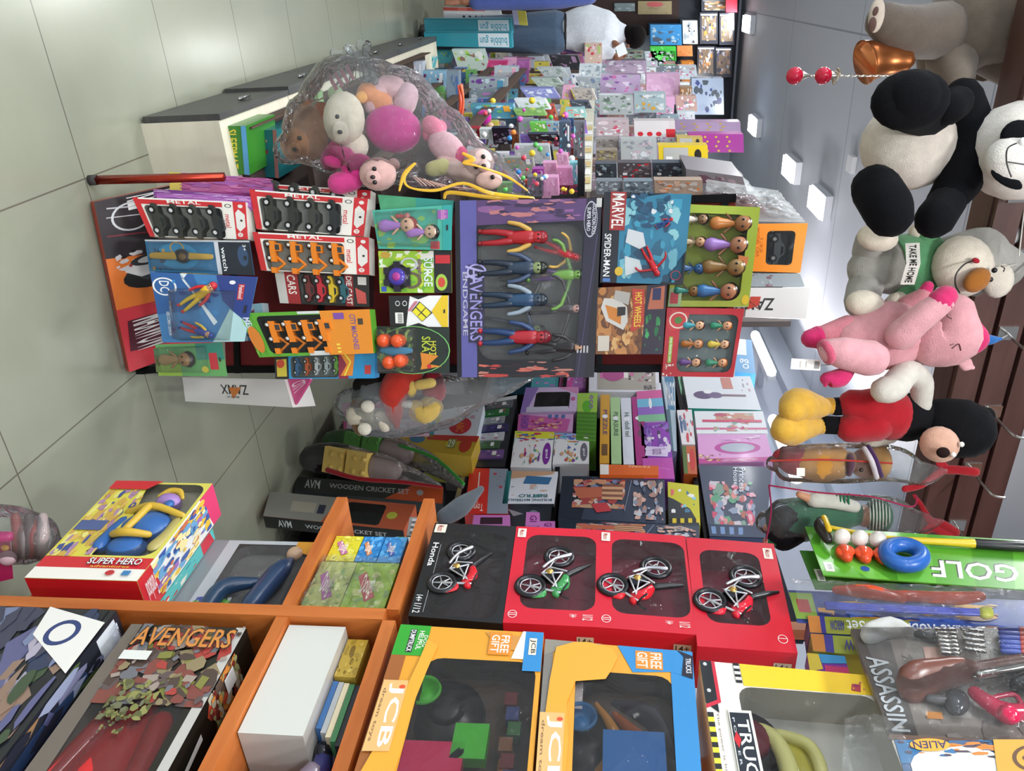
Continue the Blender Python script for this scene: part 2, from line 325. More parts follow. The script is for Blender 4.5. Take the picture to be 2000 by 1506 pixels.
# ------------------------------------------------------------ the pack builder
def pack(name, label, cat, Q, pl, d, col, art=(), group=None, win=None, wcol='2a2a2e', cont=(), side=None, sides=None, back=None, kind='card', film_=None, dirv=None, wd=None):
    """carton whose front has the four corners Q (BL BR TR TL) on the plane pl and which is d deep.
    win = list of windows (s0,t0,s1,t1); cont = contents; sides = {'l','r','t','b': art}"""
    if Q and isinstance(Q[0][0], (int, float)) and len(Q[0]) == 2: q = [on(x, y, pl) for x, y in Q]
    else: q = [V(p) for p in Q]
    F = Face(q)
    if F.n.dot(CAM-q[0]) < 0: F.n = -F.n
    bk = (dirv or -F.n)*d; B = [p+bk for p in q]
    base = (q[0]+q[1]+B[0]+B[1])/4
    t = thing(name, label, cat, base, group)
    mb = MB(); C = (col, kind); S = (side or col, kind)
    a, b, c, e = q; A, Bb, Cc, E = B
    for f in ((A, a, e, E), (b, Bb, Cc, c), (e, c, Cc, E), (A, Bb, b, a), (Bb, A, E, Cc)): mb.add(f, [(0, 1, 2, 3)], S)
    if not win: mb.add(q, [(0, 1, 2, 3)], C)
    else:
        wins = win if isinstance(win, list) else [win]
        x0, y0, x1, y1 = wins[0]; g = Face(q).pt
        o4 = [g(0, 0), g(1, 0), g(1, 1), g(0, 1)]; rc = .12
        # rounded window outline
        rx = rc*(x1-x0); ry = rc*(y1-y0)*min(3, F.w*(x1-x0)/max(1e-6, F.h*(y1-y0)))
        oc = []
        for (cx, cy, a0) in ((x1-rx, y1-ry, 0), (x0+rx, y1-ry, 90), (x0+rx, y0+ry, 180), (x1-rx, y0+ry, 270)):
            for k in range(5): an = math.radians(a0+22.5*k); oc.append((cx+rx*math.cos(an), cy+ry*math.sin(an)))
        inner = [g(*p) for p in oc]
        # frame around the window: four trapezoids with fans
        corners = [g(1, 1), g(0, 1), g(0, 0), g(1, 0)]; vs = corners+inner; fs = []
        for k in range(4):
            for j in range(4): fs.append((k, 4+k*5+j, 4+k*5+j+1))
            fs.append((k, 4+k*5+4, 4+((k+1) % 4)*5, (k+1) % 4))
        mb.add(vs, fs, C)
        wdep = bk*(wd or .8); n2 = [p+wdep for p in inner]; N = len(inner)
        mb.add(inner+n2, [(i, N+i, N+(i+1) % N, (i+1) % N) for i in range(N)]+[tuple(range(N, 2*N))], (wcol, 'matte'))
        fm = MB(); fm.add([p+F.n*.0002-F.n*.0005 for p in inner], [tuple(range(N))], film_ or CLEAR)
    paint(mb, F, [z for z in art])
    if sides:
        for k, ar in sides.items():
            f = {'r': (b, Bb, Cc, c), 't': (e, c, Cc, E), 'l': (A, a, e, E), 'b': (A, Bb, b, a)}[k]
            G = Face(f)
            if G.n.dot(f[0]-(a+Cc)/2) < 0: G.n = -G.n
            paint(mb, G, ar)
    ct = mb.build('carton', t)
    if win: fm.build('window_film', t)
    if cont:
        dd = bk*((wd or .8)*.55) if win else V((0, 0, 0))
        G = Face([p+dd for p in q]); G.n = F.n
        for z in cont:
            m2 = MB(); CONT[z[0]](m2, G, *z[1:]); m2.build(CNAME[z[0]], t)
    return t
def blister(name, label, cat, Q, pl, card, art=(), blis=None, bd=.03, cont=(), group=None, d=.002, hole=True, names=None, bfilm=None):
    """hang card with a clear blister glued on it; blis = (s0,t0,s1,t1)"""
    q = [on(x, y, pl) for x, y in Q] if len(Q[0]) == 2 else [V(p) for p in Q]
    F = Face(q)
    if F.n.dot(CAM-q[0]) < 0: F.n = -F.n
    B = [p-F.n*d for p in q]; t = thing(name, label, cat, (q[0]+q[1])/2, group)
    mb = MB(); mb.hexa(q, B, (card, 'card')); paint(mb, F, art)
    if hole: paint(mb, F, [('r', .44, .93, .56, .955, '26262a')], .004)
    mb.build('card', t)
    for z in cont:
        m2 = MB(); CONT[z[0]](m2, F, *z[1:]); m2.build(CNAME[z[0]], t)
    if blis:
        x0, y0, x1, y1 = blis; iw = .06*(x1-x0); ih = .06*(y1-y0); m3 = MB()
        lo = [F.pt(x0, y0, .001), F.pt(x1, y0, .001), F.pt(x1, y1, .001), F.pt(x0, y1, .001)]
        hi = [F.pt(x0+iw, y0+ih, bd), F.pt(x1-iw, y0+ih, bd), F.pt(x1-iw, y1-ih, bd), F.pt(x0+iw, y1-ih, bd)]
        m3.add(lo+hi, [(4, 5, 6, 7), (0, 1, 5, 4), (1, 2, 6, 5), (2, 3, 7, 6), (3, 0, 4, 7)], bfilm or BLIST); m3.build('blister', t)
    return t
# ============================================================ ROOM
def nodemat(name, fn):
    m = bpy.data.materials.new(name); m.use_nodes = True; nt = m.node_tree; fn(nt, nt.nodes['Principled BSDF']); return m
def grid_lines(nt, b, c1, c2, cl, sx, sy, ox, oy, wd, sc=2.2):
    N = nt.nodes.new; L = nt.links.new
    tc = N('ShaderNodeTexCoord'); sp = N('ShaderNodeSeparateXYZ'); L(tc.outputs['Object'], sp.inputs[0])
    ms = []
    for k, s, o in ((0, sx, ox), (1, sy, oy)):
        a = N('ShaderNodeMath'); a.operation = 'SUBTRACT'; L(sp.outputs[k], a.inputs[0]); a.inputs[1].default_value = o
        p = N('ShaderNodeMath'); p.operation = 'PINGPONG'; L(a.outputs[0], p.inputs[0]); p.inputs[1].default_value = s/2
        c = N('ShaderNodeMath'); c.operation = 'LESS_THAN'; L(p.outputs[0], c.inputs[0]); c.inputs[1].default_value = wd
        ms.append(c)
    mx = N('ShaderNodeMath'); mx.operation = 'MAXIMUM'; L(ms[0].outputs[0], mx.inputs[0]); L(ms[1].outputs[0], mx.inputs[1])
    n = N('ShaderNodeTexNoise'); n.inputs['Scale'].default_value = sc; n.inputs['Detail'].default_value = 8; n.inputs['Roughness'].default_value = .6; L(tc.outputs['Object'], n.inputs['Vector'])
    cr = N('ShaderNodeMix'); cr.data_type = 'RGBA'; cr.inputs[6].default_value = lin(c1); cr.inputs[7].default_value = lin(c2); L(n.outputs['Fac'], cr.inputs[0])
    c2_ = N('ShaderNodeMix'); c2_.data_type = 'RGBA'; L(mx.outputs[0], c2_.inputs[0]); L(cr.outputs[2], c2_.inputs[6]); c2_.inputs[7].default_value = lin(cl)
    L(c2_.outputs[2], b.inputs['Base Color'])
def fl(nt, b): grid_lines(nt, b, '868977', '979886', '625f52', .6, .6, .42, 2.07, .0022); b.inputs['Roughness'].default_value = .22; b.inputs['Specular IOR Level'].default_value = .5
MF = nodemat('floor_tile', fl)
def ce(nt, b): grid_lines(nt, b, 'aeb2ba', 'b6bac0', '8a8f98', 3.0, 1.8, .36, 5.2, .006, 1.0); b.inputs['Roughness'].default_value = .6
MCE = nodemat('ceiling_board', ce)
def wood(c1, c2, sc, rough, axis):
    def f(nt, b):
        N = nt.nodes.new; L = nt.links.new; tc = N('ShaderNodeTexCoord'); mp = N('ShaderNodeMapping'); L(tc.outputs['Object'], mp.inputs[0])
        s = [sc*9]*3; s[axis] = sc; mp.inputs['Scale'].default_value = s
        n = N('ShaderNodeTexNoise'); n.inputs['Scale'].default_value = 3; n.inputs['Detail'].default_value = 7; n.inputs['Distortion'].default_value = .8; L(mp.outputs[0], n.inputs[0])
        r = N('ShaderNodeValToRGB'); r.color_ramp.elements[0].position = .3; r.color_ramp.elements[1].position = .7
        r.color_ramp.elements[0].color = lin(c1); r.color_ramp.elements[1].color = lin(c2); L(n.outputs[0], r.inputs[0]); L(r.outputs[0], b.inputs['Base Color']); b.inputs['Roughness'].default_value = rough
    return f
MOR = nodemat('orange_wood_y', wood('a9561f', 'c27034', 1.2, .42, 1)); MORZ = nodemat('orange_wood_z', wood('a9561f', 'c27034', 1.2, .42, 2))
MBR = nodemat('brown_slat', wood('4a302a', '5e403a', 1.0, .5, 0)); MDK = nodemat('dark_laminate', wood('3a3a3a', '4a4845', 1.5, .4, 1))
MCR = nodemat('cream_laminate', wood('cfc8b2', 'd9d2bd', .8, .45, 0)); MWL = nodemat('wall_paint', lambda nt, b: (b.inputs['Base Color'].__setattr__('default_value', lin('c3c9d4')), b.inputs['Roughness'].__setattr__('default_value', .7)))
XL, XR, YN, YF = -2.6, 2.85, -2.6, 9.6
def slab(name, lo, hi, m):
    b = MB(); b.box(lo, hi, m); return struct(b.build(name))
slab('floor', (XL-.1, YN-.1, -.1), (XR+.1, YF+.1, 0), MF); slab('ceiling', (XL-.1, YN-.1, ZC), (XR+.1, YF+.1, ZC+.1), MCE)
slab('wall_left', (XL-.1, YN, 0), (XL, YF, ZC), MWL); slab('wall_right', (XR, YN, 0), (XR+.1, YF, ZC), MWL)
slab('wall_far', (XL-.1, YF, 0), (XR+.1, YF+.1, ZC), MWL); slab('wall_near', (XL-.1, YN-.1, 0), (XR+.1, YN, ZC), MWL)
slab('trim_1', (XR-.09, YN, ZC-.16), (XR, YF, ZC), MWL)          # boxed run in the corner between right wall and ceiling
# ceiling lamps
for i, (x, y, _e) in enumerate(LAMPS):
    vis = {1: 'bright white ceiling lamp, nearest of the visible row, above the orange car carton', 2: 'bright white ceiling lamp, middle one of the visible row', 3: 'small bright ceiling lamp above the purple carton', 4: 'farthest small white ceiling lamp above the dark wall shelves'}
    t = thing('ceiling_lamp', vis.get(i, 'white surface ceiling lamp added out of view for light over the shop floor'), 'lamp', (x, y, ZC), None if i in vis else 'added unseen ceiling lamps over the shop floor')
    m = MB(); m.box((x-.085, y-.19, ZC-.05), (x+.085, y+.19, ZC-.001), ('d8dade', 'plastic')); hs_ = m.build('housing', t)
    m = MB(); m.box((x-.075, y-.175, ZC-.07), (x+.075, y+.175, ZC-.05), ('ffffff', 'glow')); build_sub(m, 'diffuser', hs_)
for i, (p, lab) in enumerate((((2.62, 4.11, 2.57), 'glaring white tube lamp above the pink doll carton'), ((2.62, 5.46, 2.69), 'small bright tube lamp behind the red framed doll set'))):
    t = thing('tube_lamp', lab, 'lamp', p); m = MB(); x, y, z = p
    m.box((x-.03, y-.35, z-.03), (x+.02, y+.35, z+.03), ('e6e6e6', 'plastic')); m.build('housing', t)
    m = MB(); m.limb([(x-.05, y-.33, z), (x-.05, y+.33, z)], [.035, .035], ('ffffff', 'glow'), 10, 1, 1); m.build('tube', t)
    m = MB(); m.box((x+.02, y-.04, z-.02), (XR-.001, y+.04, z+.02), ('c9ccd2', 'plastic')); m.build('bracket', t)
    ld = bpy.data.lights.new('lamp_light', 'AREA'); ld.shape = 'RECTANGLE'; ld.size = .08; ld.size_y = .65; ld.energy = 32; ld.color = (1, .96, .98)
    lo = bpy.data.objects.new('lamp_light', ld); COL.objects.link(lo); lo.location = (x-.09, y, z); lo.rotation_euler = (0, math.radians(75), 0)
# slatted header board the plush toys hang from
t = thing('slatted_header', 'dark brown slatted wooden header board with chrome hooks above the hanging plush toys', 'board', (.6, 1.6, 2.184))
m = MB(); x0, x1 = -1.0, XR-.001
m.box((x0, 1.52, 2.184), (x1, 1.60, 2.355), MBR)
for k in range(3):
    z = 2.187+k*.057; m.box((x0, 1.505, z), (x1, 1.52, z+.047), MBR)
m.build('slats', t)
for xx in (-.9, .35, 1.5):
    m = MB(); m.limb([(xx, 1.56, 2.35), (xx, 1.56, ZC)], [.008, .008], ('8a8a8a', 'metal'), 8, 1, 1, False); m.build('hanging_rod', t)
def hook(px, py, zz=None):
    p = on(px, py, ('Y', 1.505)); m = MB(); w_ = .014
    m.box((p.x-w_, p.y-.004, p.z-.018), (p.x+w_, p.y, p.z+.018), ('c9c9c6', 'chrome'))
    m.limb([p, p+V((0, -.05, -.004)), p+V((0, -.10, .0)), p+V((0, -.11, .02))], [.0028]*4, ('bdbdb8', 'chrome'), 7, 1, 3)
    m.build('hook', t); return p
for a in ((1967, 650), (1937, 803), (1898, 914), (1868, 1025), (1990, 500), (1990, 380)): hook(*a)
for k in (0,):   # small socket box on the ceiling beyond the panda
    p = on(1668, 320, ('Z', ZC)); m = MB(); m.box((p.x-.05, p.y-.05, ZC-.03), (p.x+.05, p.y+.05, ZC-.001), ('dcdcdc', 'plastic')); tag(m.build('smoke_detector', None, (p.x, p.y, ZC)), 'small white square fitting on the ceiling near the panda plush', 'detector')
# ============================================================ CENTRAL RACK (end of the gondola)
T0 = -4.8
def R(z=2.16, x=1000, y=557, turn=T0, tilt=0): return facing(x, y, z, turn, tilt)
RB = R(2.24); e = Face([on(x, y, RB) for x, y in ((560, 386), (560, 736), (1470, 736), (1470, 386))])
t = thing('display_rack', 'tall black framed end rack with dark red pegboard carrying the hanging toy packs', 'rack', on(200, 560, RB))
rr = V((math.cos(PSI+math.radians(T0)), -math.sin(PSI+math.radians(T0)), 0)); nn = V((-math.sin(PSI+math.radians(T0)), -math.cos(PSI+math.radians(T0)), 0)); zz = V((0, 0, 1))
cen = on(1000, 561, RB); cen = V((cen.x, cen.y, 0))
def rk(s, h, o=0): return cen+rr*s+zz*h+nn*o
m = MB(); m.obox(rk(0, 1.07, -.01), (rr*.235, nn*.008, zz*.76), ('6d1214', 'matte')); m.build('pegboard', t)
for sx in (-.238, .238):
    m = MB(); m.obox(rk(sx, .93, -.01), (rr*.011, nn*.018, zz*.90), ('161617', 'metal')); m.build('post', t)
for h in (.35, .62, 1.0, 1.45, 1.80):
    m = MB(); m.obox(rk(0, h, -.005), (rr*.25, nn*.012, zz*.009), ('1a1a1b', 'metal')); m.build('crossbar', t)
for sx in (-.238, .238):
    m = MB(); m.obox(rk(sx, .03, -.12), (rr*.015, nn*.12, zz*.015), ('1a1a1b', 'metal')); m.build('foot_rail', t)
# red tube leg standing left of the rack
p0 = on(175, 352, ('Z', 0)); 
m = MB(); tt = thing('red_tube_leg', 'red square metal tube leg with dark foot beside the white cabinet end', 'leg', p0)
q1 = at(345, 352, 2.2); m.limb([p0+V((0, 0, .02)), V((p0.x+.005, p0.y+.01, .40))], [.013, .013], ('b4402f', 'metal'), 4, 1, 1, False); m.build('tube', tt)
m = MB(); m.limb([p0, p0+V((0, 0, .022))], [.015, .015], ('3a3634', 'matte'), 8, 1, 1, False); m.build('foot_cap', tt)
# skateboard game carton leaning at the floor
bl = on(165, 395, ('Z', 0.0)); br = on(236, 727, ('Z', 0.0)); dirn = (V((0, 1, 0))*.80+V((0, 0, .60)))
lf = on(250, 690, ('Z', .02)); th = .028
F1 = [bl+zz*th, br+zz*th]; ln = .30
nrm = (F1[1]-F1[0]).cross(dirn).normalized()
t = pack('game_carton', 'large black and orange racing game carton with red edge at the rack foot', 'box', [F1[0], F1[1], F1[1]+dirn*ln, F1[0]+dirn*ln], None, .028, 'd8702a', [
    ('p', [(0, 0), (.32, 0), (.40, 1), (0, 1)], '2a2226'), ('p', [(.62, 0), (1, 0), (1, 1), (.66, 1)], 'c2323c'), ('r', .4, .45, .66, 1, 'b59a3a'),
    ('l', [(.05, .1), (.1, .75), (.16, .9)], .004, 'b9b4b8'), ('l', [(.1, .08), (.14, .7), (.22, .95)], .003, 'b9b4b8'), ('ring', .12, .32, .08, .2, .12, 'c9c9c9'), ('l', [(.2, .05), (.24, .6), (.3, .98)], .004, '7c2a34'),
    ('e', .47, .45, .075, .33, '161416'), ('e', .47, .45, .035, .16, '303034'), ('p', [(.36, .25), (.42, .15), (.47, .3), (.46, .6), (.40, .7), (.355, .5)], 'cfcac6'), ('ring', .38, .4, .03, .18, .4, '2a2a2e'),
    ('sc', 3, .3, .05, .42, .5, 7, ['c9c0bd', '8d2c2c', '141216']), ('t', 'KILL', .015, .3, .085, .92, 'e9e6e2', 0),
    ('p', [(.70, .08), (.88, .05), (.92, .75), (.84, .6), (.76, .9), (.71, .6)], '4d1524'), ('t', 'MAXWOW', .71, .12, .90, .62, 'e8e4de', 0), ('sc', 8, .6, .1, .7, .8, 9, ['3a2c74', 'c43838', '8a2430', 'b55a2a'])], side='a8321f', dirv=-nrm*1.0 if nrm.z > 0 else nrm)
# ---- bottom row
cars4 = lambda cs, x=.62, L=.5: [('car', x, .16+.205*i, L, cs[i % len(cs)]) for i in range(4)]
def car_set(lab, Q, z, kind, grp=None):
    W = [(.17, .06+.0, .99, .79)]
    art = [('r', 0, 0, 1, .055, 'c9262c'), ('r', 0, 0, .16, .86, 'c9262c'), ('r', 0, .05, .04, .8, 'f0ece6'), ('t', 'METAL', .03, .3, .12, .6, 'f4efe8', 90), ('r', 0, .79, 1, .885, 'ece6dc'), ('t', 'metal', .35, .80, .7, .85, 'c9262c'), ('ring', .12, .84, .05, .03, .3, '333333'),
           ('r', 0, .885, 1, 1, 'cc2830'), ('p', [(.3, .9), (.7, .9), (.8, .93), (.66, .985), (.34, .985), (.2, .93)], 'e6e1da'), ('e', .5, .95, .03, .012, '2a2a2a'), ('e', .12, .95, .05, .022, 'e6e1da'), ('e', .88, .93, .06, .026, 'e6e1da'), ('t', '3+', .84, .915, .92, .945, 'c9262c')]
    if kind == 'black': cont = [('car', .58, .16+.185*i, .098, ['33342f', '2c2d2b', '3a3a36', '26282a'][i]) for i in range(4)]
    else: cont = [('digger', .58, .15+.185*i, .096) for i in range(4)]
    return pack('toy_vehicle_set', lab, 'toy pack', Q, R(z), .05, 'ece6dc', art, grp, win=[(.19, .07, .98, .78)], wcol='b4b1a4', wd=.6, cont=cont)
car_set('red and white windowed pack of four dark toy jeeps, lowest on the rack', ((258, 385), (293, 462), (485, 468), (480, 395)), 2.06, 'black')
car_set('red and white windowed pack of four dark toy jeeps, above the lower jeep pack', ((487, 370), (501, 447), (711, 462), (719, 388)), 2.08, 'black')
car_set('red and white windowed pack of four orange toy construction vehicles', ((493, 453), (510, 528), (722, 537), (721, 464)), 2.06, 'orange')
car_set('jeep pack mostly hidden behind the upper dark jeep pack', ((500, 358), (510, 400), (722, 440), (724, 372)), 2.15, 'black')
W1 = 'f0f0ee'
blister('toy_watch_pack', 'blue and black hanging pack with a gold and black toy wristwatch', 'toy pack', ((283, 468), (292, 530), (497, 538), (487, 470)), R(2.04), '1f6f9e', [('r', 0, .7, 1, 1, '1b2230'), ('r', .0, .66, 1, .70, 'c9ccd0'), ('t', 'watch', .2, .72, .9, .76, 'f2f2f2', 0), ('r', 0, 0, .05, 1, 'b9bcc0'), ('e', .5, .3, .42, .2, '2b8fc0'), ('e', .45, .92, .3, .05, '314a6a'), ('ring', .25, .3, .2, .07, .2, 'c9a04a'), ('sc', 5, .05, .02, .95, .2, 8, ['274a66', 'caa252', '12222c']), ('t', '3+', .12, .93, .3, .96, 'e8e8e8')], (.06, .03, .94, .66), .025)
def add_watch():
    par = [o for o in bpy.data.objects if o.name.startswith('toy_watch_pack')][0]; Q = [on(x, y, R(2.04)) for x, y in ((283, 468), (292, 530), (497, 538), (487, 470))]; F = Face(Q)
    if F.n.dot(CAM-Q[0]) < 0: F.n = -F.n
    m = MB(); m.limb([F.pt(.5, .06, .006), F.pt(.5, .3, .014), F.pt(.5, .62, .006)], [.009, .011, .008], ('c59a3c', 'plastic'), 8, .4, 3); m.ell(F.pt(.5, .36, .012), (F.ex()*.02, F.n*.008, F.ey()*.024), ('201c1a', 'plastic')); m.ell(F.pt(.52, .37, .018), (F.ex()*.011, F.n*.004, F.ey()*.012), ('7a5a2e', 'plastic'), 8, 5)
    m.build('toy_watch', par)
add_watch()
blister('figure_pack', 'blue card pack with a red, yellow and blue action figure in a bulging blister', 'toy pack', ((293, 531), (318, 669), (478, 667), (503, 541)), R(2.0), '3f7db5', [('p', [(0, 0), (.0, .4), (.5, .55), (.6, .0)], '2c5f9e'), ('p', [(.1, .3), (.0, .35), (.0, .28), (.75, .62), (.7, .66)], 'dfe8ee'), ('p', [(0, .62), (0, 1), (.75, 1), (.38, .7)], '2a3f86'), ('p', [(1, .62), (1, 1), (.72, 1), (.5, .78)], 'b4d8d8'), ('ring', .2, .12, .13, .12, .16, 'f1f1f1'), ('t', 'DC', .12, .07, .28, .17, 'f1f1f1'), ('sc', 12, .1, .2, .6, .7, 8, ['375fa8', '3b89c4', '27408a']),
         ('r', .12, .84, .36, .9, 'c23238'), ('t', 'Funskool', .14, .85, .34, .89, 'f4f4f4'), ('e', .1, .78, .03, .03, 'f2f2f2'), ('t', 'HERO COMBAT DEFENDER', .56, .1, .9, .14, 'e8eef2')], (.22, .22, .98, .82), .055, cont=[('fig', .52, .28, .125, ('d8a47c', 'c62c34', 'e8b92e', 'c9262c', 'e3bd34', 'b5222a'), 35), ('fig', .74, .26, .10, ('dda47a', '2c3f8e', '2f3f92', 'e3b62f', 'b8242c', '27367c'), -18)])
blister('figure_card', 'small green card with a brown animal figure in a blister, lowest right of the rack', 'toy pack', ((303, 673), (310, 734), (444, 735), (433, 669)), R(2.0), '5f9c5a', [('r', .5, 0, 1, .35, '8cae3e'), ('r', 0, .6, .5, 1, '2f7f6c'), ('r', .3, .78, .8, .9, 'b8313a'), ('e', .8, .7, .1, .05, 'd8c83a')], (.08, .05, .9, .76), .04, cont=[('doll', .48, .08, .1, ('9c7348', '241a18', '9a7a4e'))])
pack('small_figure_box', 'grey and blue open pack behind the orange digger carton', 'toy pack', ((430, 600), (440, 668), (520, 664), (512, 592)), R(2.1), .04, 'b8c8cc', [('sc', 21, 0, 0, 1, .8, 16, ['2f6aa8', '3c86c0', '1f3f6e', '8a4a5a']), ('r', 0, .8, 1, 1, '90b8c4')])
pack('die_cast_car_set', 'black and red windowed pack of coloured die-cast toy cars', 'toy pack', ((536, 529), (547, 592), (722, 600), (721, 539)), R(2.09), .04, '1a1416', [('r', 0, .0, 1, .1, 'c9c2bc'), ('r', 0, .1, 1, .24, '9e2228'), ('t', 'CARS', .1, .12, .7, .21, 'f0e6e0'), ('r', 0, .74, 1, .83, '8e1c22'), ('t', 'DIE CAST', .05, .755, .95, .815, 'f2eee8'), ('r', 0, .83, 1, 1, '241e20'), ('p', [(.4, .85), (.9, .87), (.9, .97), (.55, .96)], 'c7504a'), ('r', .05, .88, .3, .97, 'd8d2cc')],
     win=[(.06, .26, .94, .73)], wcol='8a8580', cont=[('car', .5, .34+.125*i, .075, c) for i, c in enumerate(('6a2a2a', 'c22c38', 'd9b52c', '2d5f6a'))])
pack('digger_set', 'green and orange windowed carton of four orange toy diggers', 'toy pack', ((465, 612), (507, 698), (730, 690), (722, 604)), R(2.0), .05, '5aa22e', [('r', 0, .62, 1, 1, 'e08a24'), ('r', .0, .45, .06, .62, 'd0d4d0'), ('r', .9, .45, 1, .62, 'd0d4d0'), ('t', 'CITY MACHINES', .1, .84, .9, .885, '5b4a9a'), ('r', .2, .9, .34, .94, '463a2a'), ('sc', 4, 0, .0, 1, .1, 10, ['6db83c', '4a9428', '7fc24a']), ('t', 'MEGA', .1, .02, .5, .07, 'd8e0f0'), ('r', .06, .72, .2, .8, '7a4a9e'), ('st', .75, .7, .96, .73, 5, ['f1d24a', None], True), ('e', .6, .05, .3, .05, 'd07a28')],
     win=[(.08, .12, .93, .69)], wcol='2b2a26', cont=[('digger', .52, .21+.135*i, .10) for i in range(4)])
pack('car_five_pack', 'narrow pack of five coloured toy cars with a blue flame header', 'toy pack', ((536, 699), (538, 740), (732, 739), (733, 680)), R(2.05), .045, '2590c8', [('r', 0, 0, 1, .14, '1a1a20'), ('r', .1, .02, .9, .12, 'c9b43a'), ('r', 0, .64, 1, .74, '8e2540'), ('p', [(.1, .66), (.5, .72), (.9, .66), (.9, .78), (.1, .8)], 'e78a2a'), ('l', [(.1, .70), (.4, .76), (.9, .7)], .004, 'f4e04a'), ('r', .55, .9, .85, .96, 'c23a3a'), ('e', .3, .06, .2, .04, 'c3422e')],
     win=[(.04, .16, .96, .64)], wcol='8b938f', cont=[('car', .5, .215+.098*i, .05, c) for i, c in enumerate(('3a6f9e', 'd8622a', 'd8d8d8', 'b8c0c0', '6fae3a'))])
pack('pink_doll_case', 'flat pink and purple patterned carton standing beside the red tube leg', 'box', ((330, 336), (332, 372), (532, 380), (533, 350)), facing(430, 355, 2.22, 40), .03, 'b04c8c', [('r', 0, 0, 1, .12, 'cdb54a'), ('sc', 31, 0, .1, 1, 1, 26, ['b8549a', 'c56aa6', 'a23f86', '9c4c9c'])])
for k, (dy, dz, c, lb) in enumerate(((8, 2.20, '8e4f9e', 'behind the jeep pack'), (16, 2.17, 'a05aa8', 'against the jeep pack'))):
    pack('purple_doll_case', 'flat purple patterned carton hanging '+lb, 'box', ((300+k*6, 362+dy), (300+k*6, 376+dy), (490, 388+dy), (490, 368+dy)), facing(400, 370, dz, 20), .02, c, [('sc', 40+k, 0, 0, 1, 1, 20, ['b070b8', 'c58ac4', '8a4a98', 'c9a0d0'])])
# ---- middle row
CN = '4fb39c'
blister('doll_card', 'turquoise and green card with a purple dressed doll and a black haired doll', 'toy pack', ((727, 411), (739, 486), (882, 489), (883, 400)), R(2.06), CN, [('sc', 61, 0, 0, 1, .8, 14, ['7fbf6a', '8cc86a', '4fb39c', '9ac65a']), ('r', 0, .88, 1, 1, '2fa09a'), ('r', .8, .72, .98, .84, 'c03c44'), ('r', .1, .82, .3, .95, '9a5aa8'), ('t', 'dolls', .1, .86, .32, .93, 'e09ac8')], (.06, .04, .94, .82), .045, cont=[('doll', .42, .08, .105, ('e0b090', '8e3030', 'b07ac8')), ('doll', .6, .42, .09, ('e8bfa0', '1a1414', 'b07ac8')), ('doll', .2, .3, .04, ('c87a70', 'b06a60', 'c05a5a'))])
blister('doll_card', 'turquoise card sticking out behind the two doll card', 'toy pack', ((738, 380), (745, 420), (884, 440), (886, 392)), R(2.13), '3fa79a', [('r', 0, 0, 1, .5, '57b080')])
blister('spinning_top_card', 'green and orange card with a dark purple spinning top', 'toy pack', ((739, 490), (742, 572), (883, 572), (882, 490)), R(2.07), '9cc838', [('p', [(0, 0), (0, .5), (.25, 1), (0, 1)], 'd06a2a'), ('p', [(0, .6), (0, .95), (.5, .82), (.1, .5)], 'ece6dc'), ('sc', 71, .0, 0, 1, .75, 22, ['8fc23a', 'c6d93a', 'eaf0d8', '6fae34']), ('r', .0, .76, 1, 1, '1d1a1c'), ('r', .1, .78, .3, .98, 'c62c34'), ('e', .75, .86, .2, .08, 'a4c84a'), ('e', .75, .86, .12, .05, 'd04a3a'), ('t', 'SURGE', .15, .62, .85, .74, 'e8ecf4'), ('t', 'slingshock', .2, .52, .8, .6, '7a2a86'), ('ring', .32, .42, .16, .12, .25, 'c8c8cc'), ('ring', .7, .44, .2, .15, .3, '6a5a4a'), ('r', .85, .03, .97, .1, '3a58c0'), ('e', .1, .1, .08, .07, 'c8a03a')], None)
def add_top():
    par = [o for o in bpy.data.objects if o.name == 'spinning_top_card'][0]; Q = [on(x, y, R(2.07)) for x, y in ((739, 490), (742, 572), (883, 572), (882, 490))]; F = Face(Q)
    if F.n.dot(CAM-Q[0]) < 0: F.n = -F.n
    m = MB(); c = F.pt(.62, .26, .006); ex, ey = F.ex(), F.ey()
    m.ell(c, (ex*.036, ey*.036, F.n*.012), ('1c1822', 'plastic'), 18, 8); m.ell(c+F.n*.006, (ex*.026, ey*.026, F.n*.009), ('4a3aa0', 'gloss'), 14, 7); m.ell(c+F.n*.012, (ex*.013, ey*.013, F.n*.006), ('b03a90', 'gloss'), 10, 6)
    for i in range(6): a = i*1.047; m.obox(c+ex*.032*math.cos(a)+ey*.032*math.sin(a), (ex*.009, ey*.009, F.n*.008), ('262030', 'plastic'))
    m.build('spinning_top', par)
add_top()
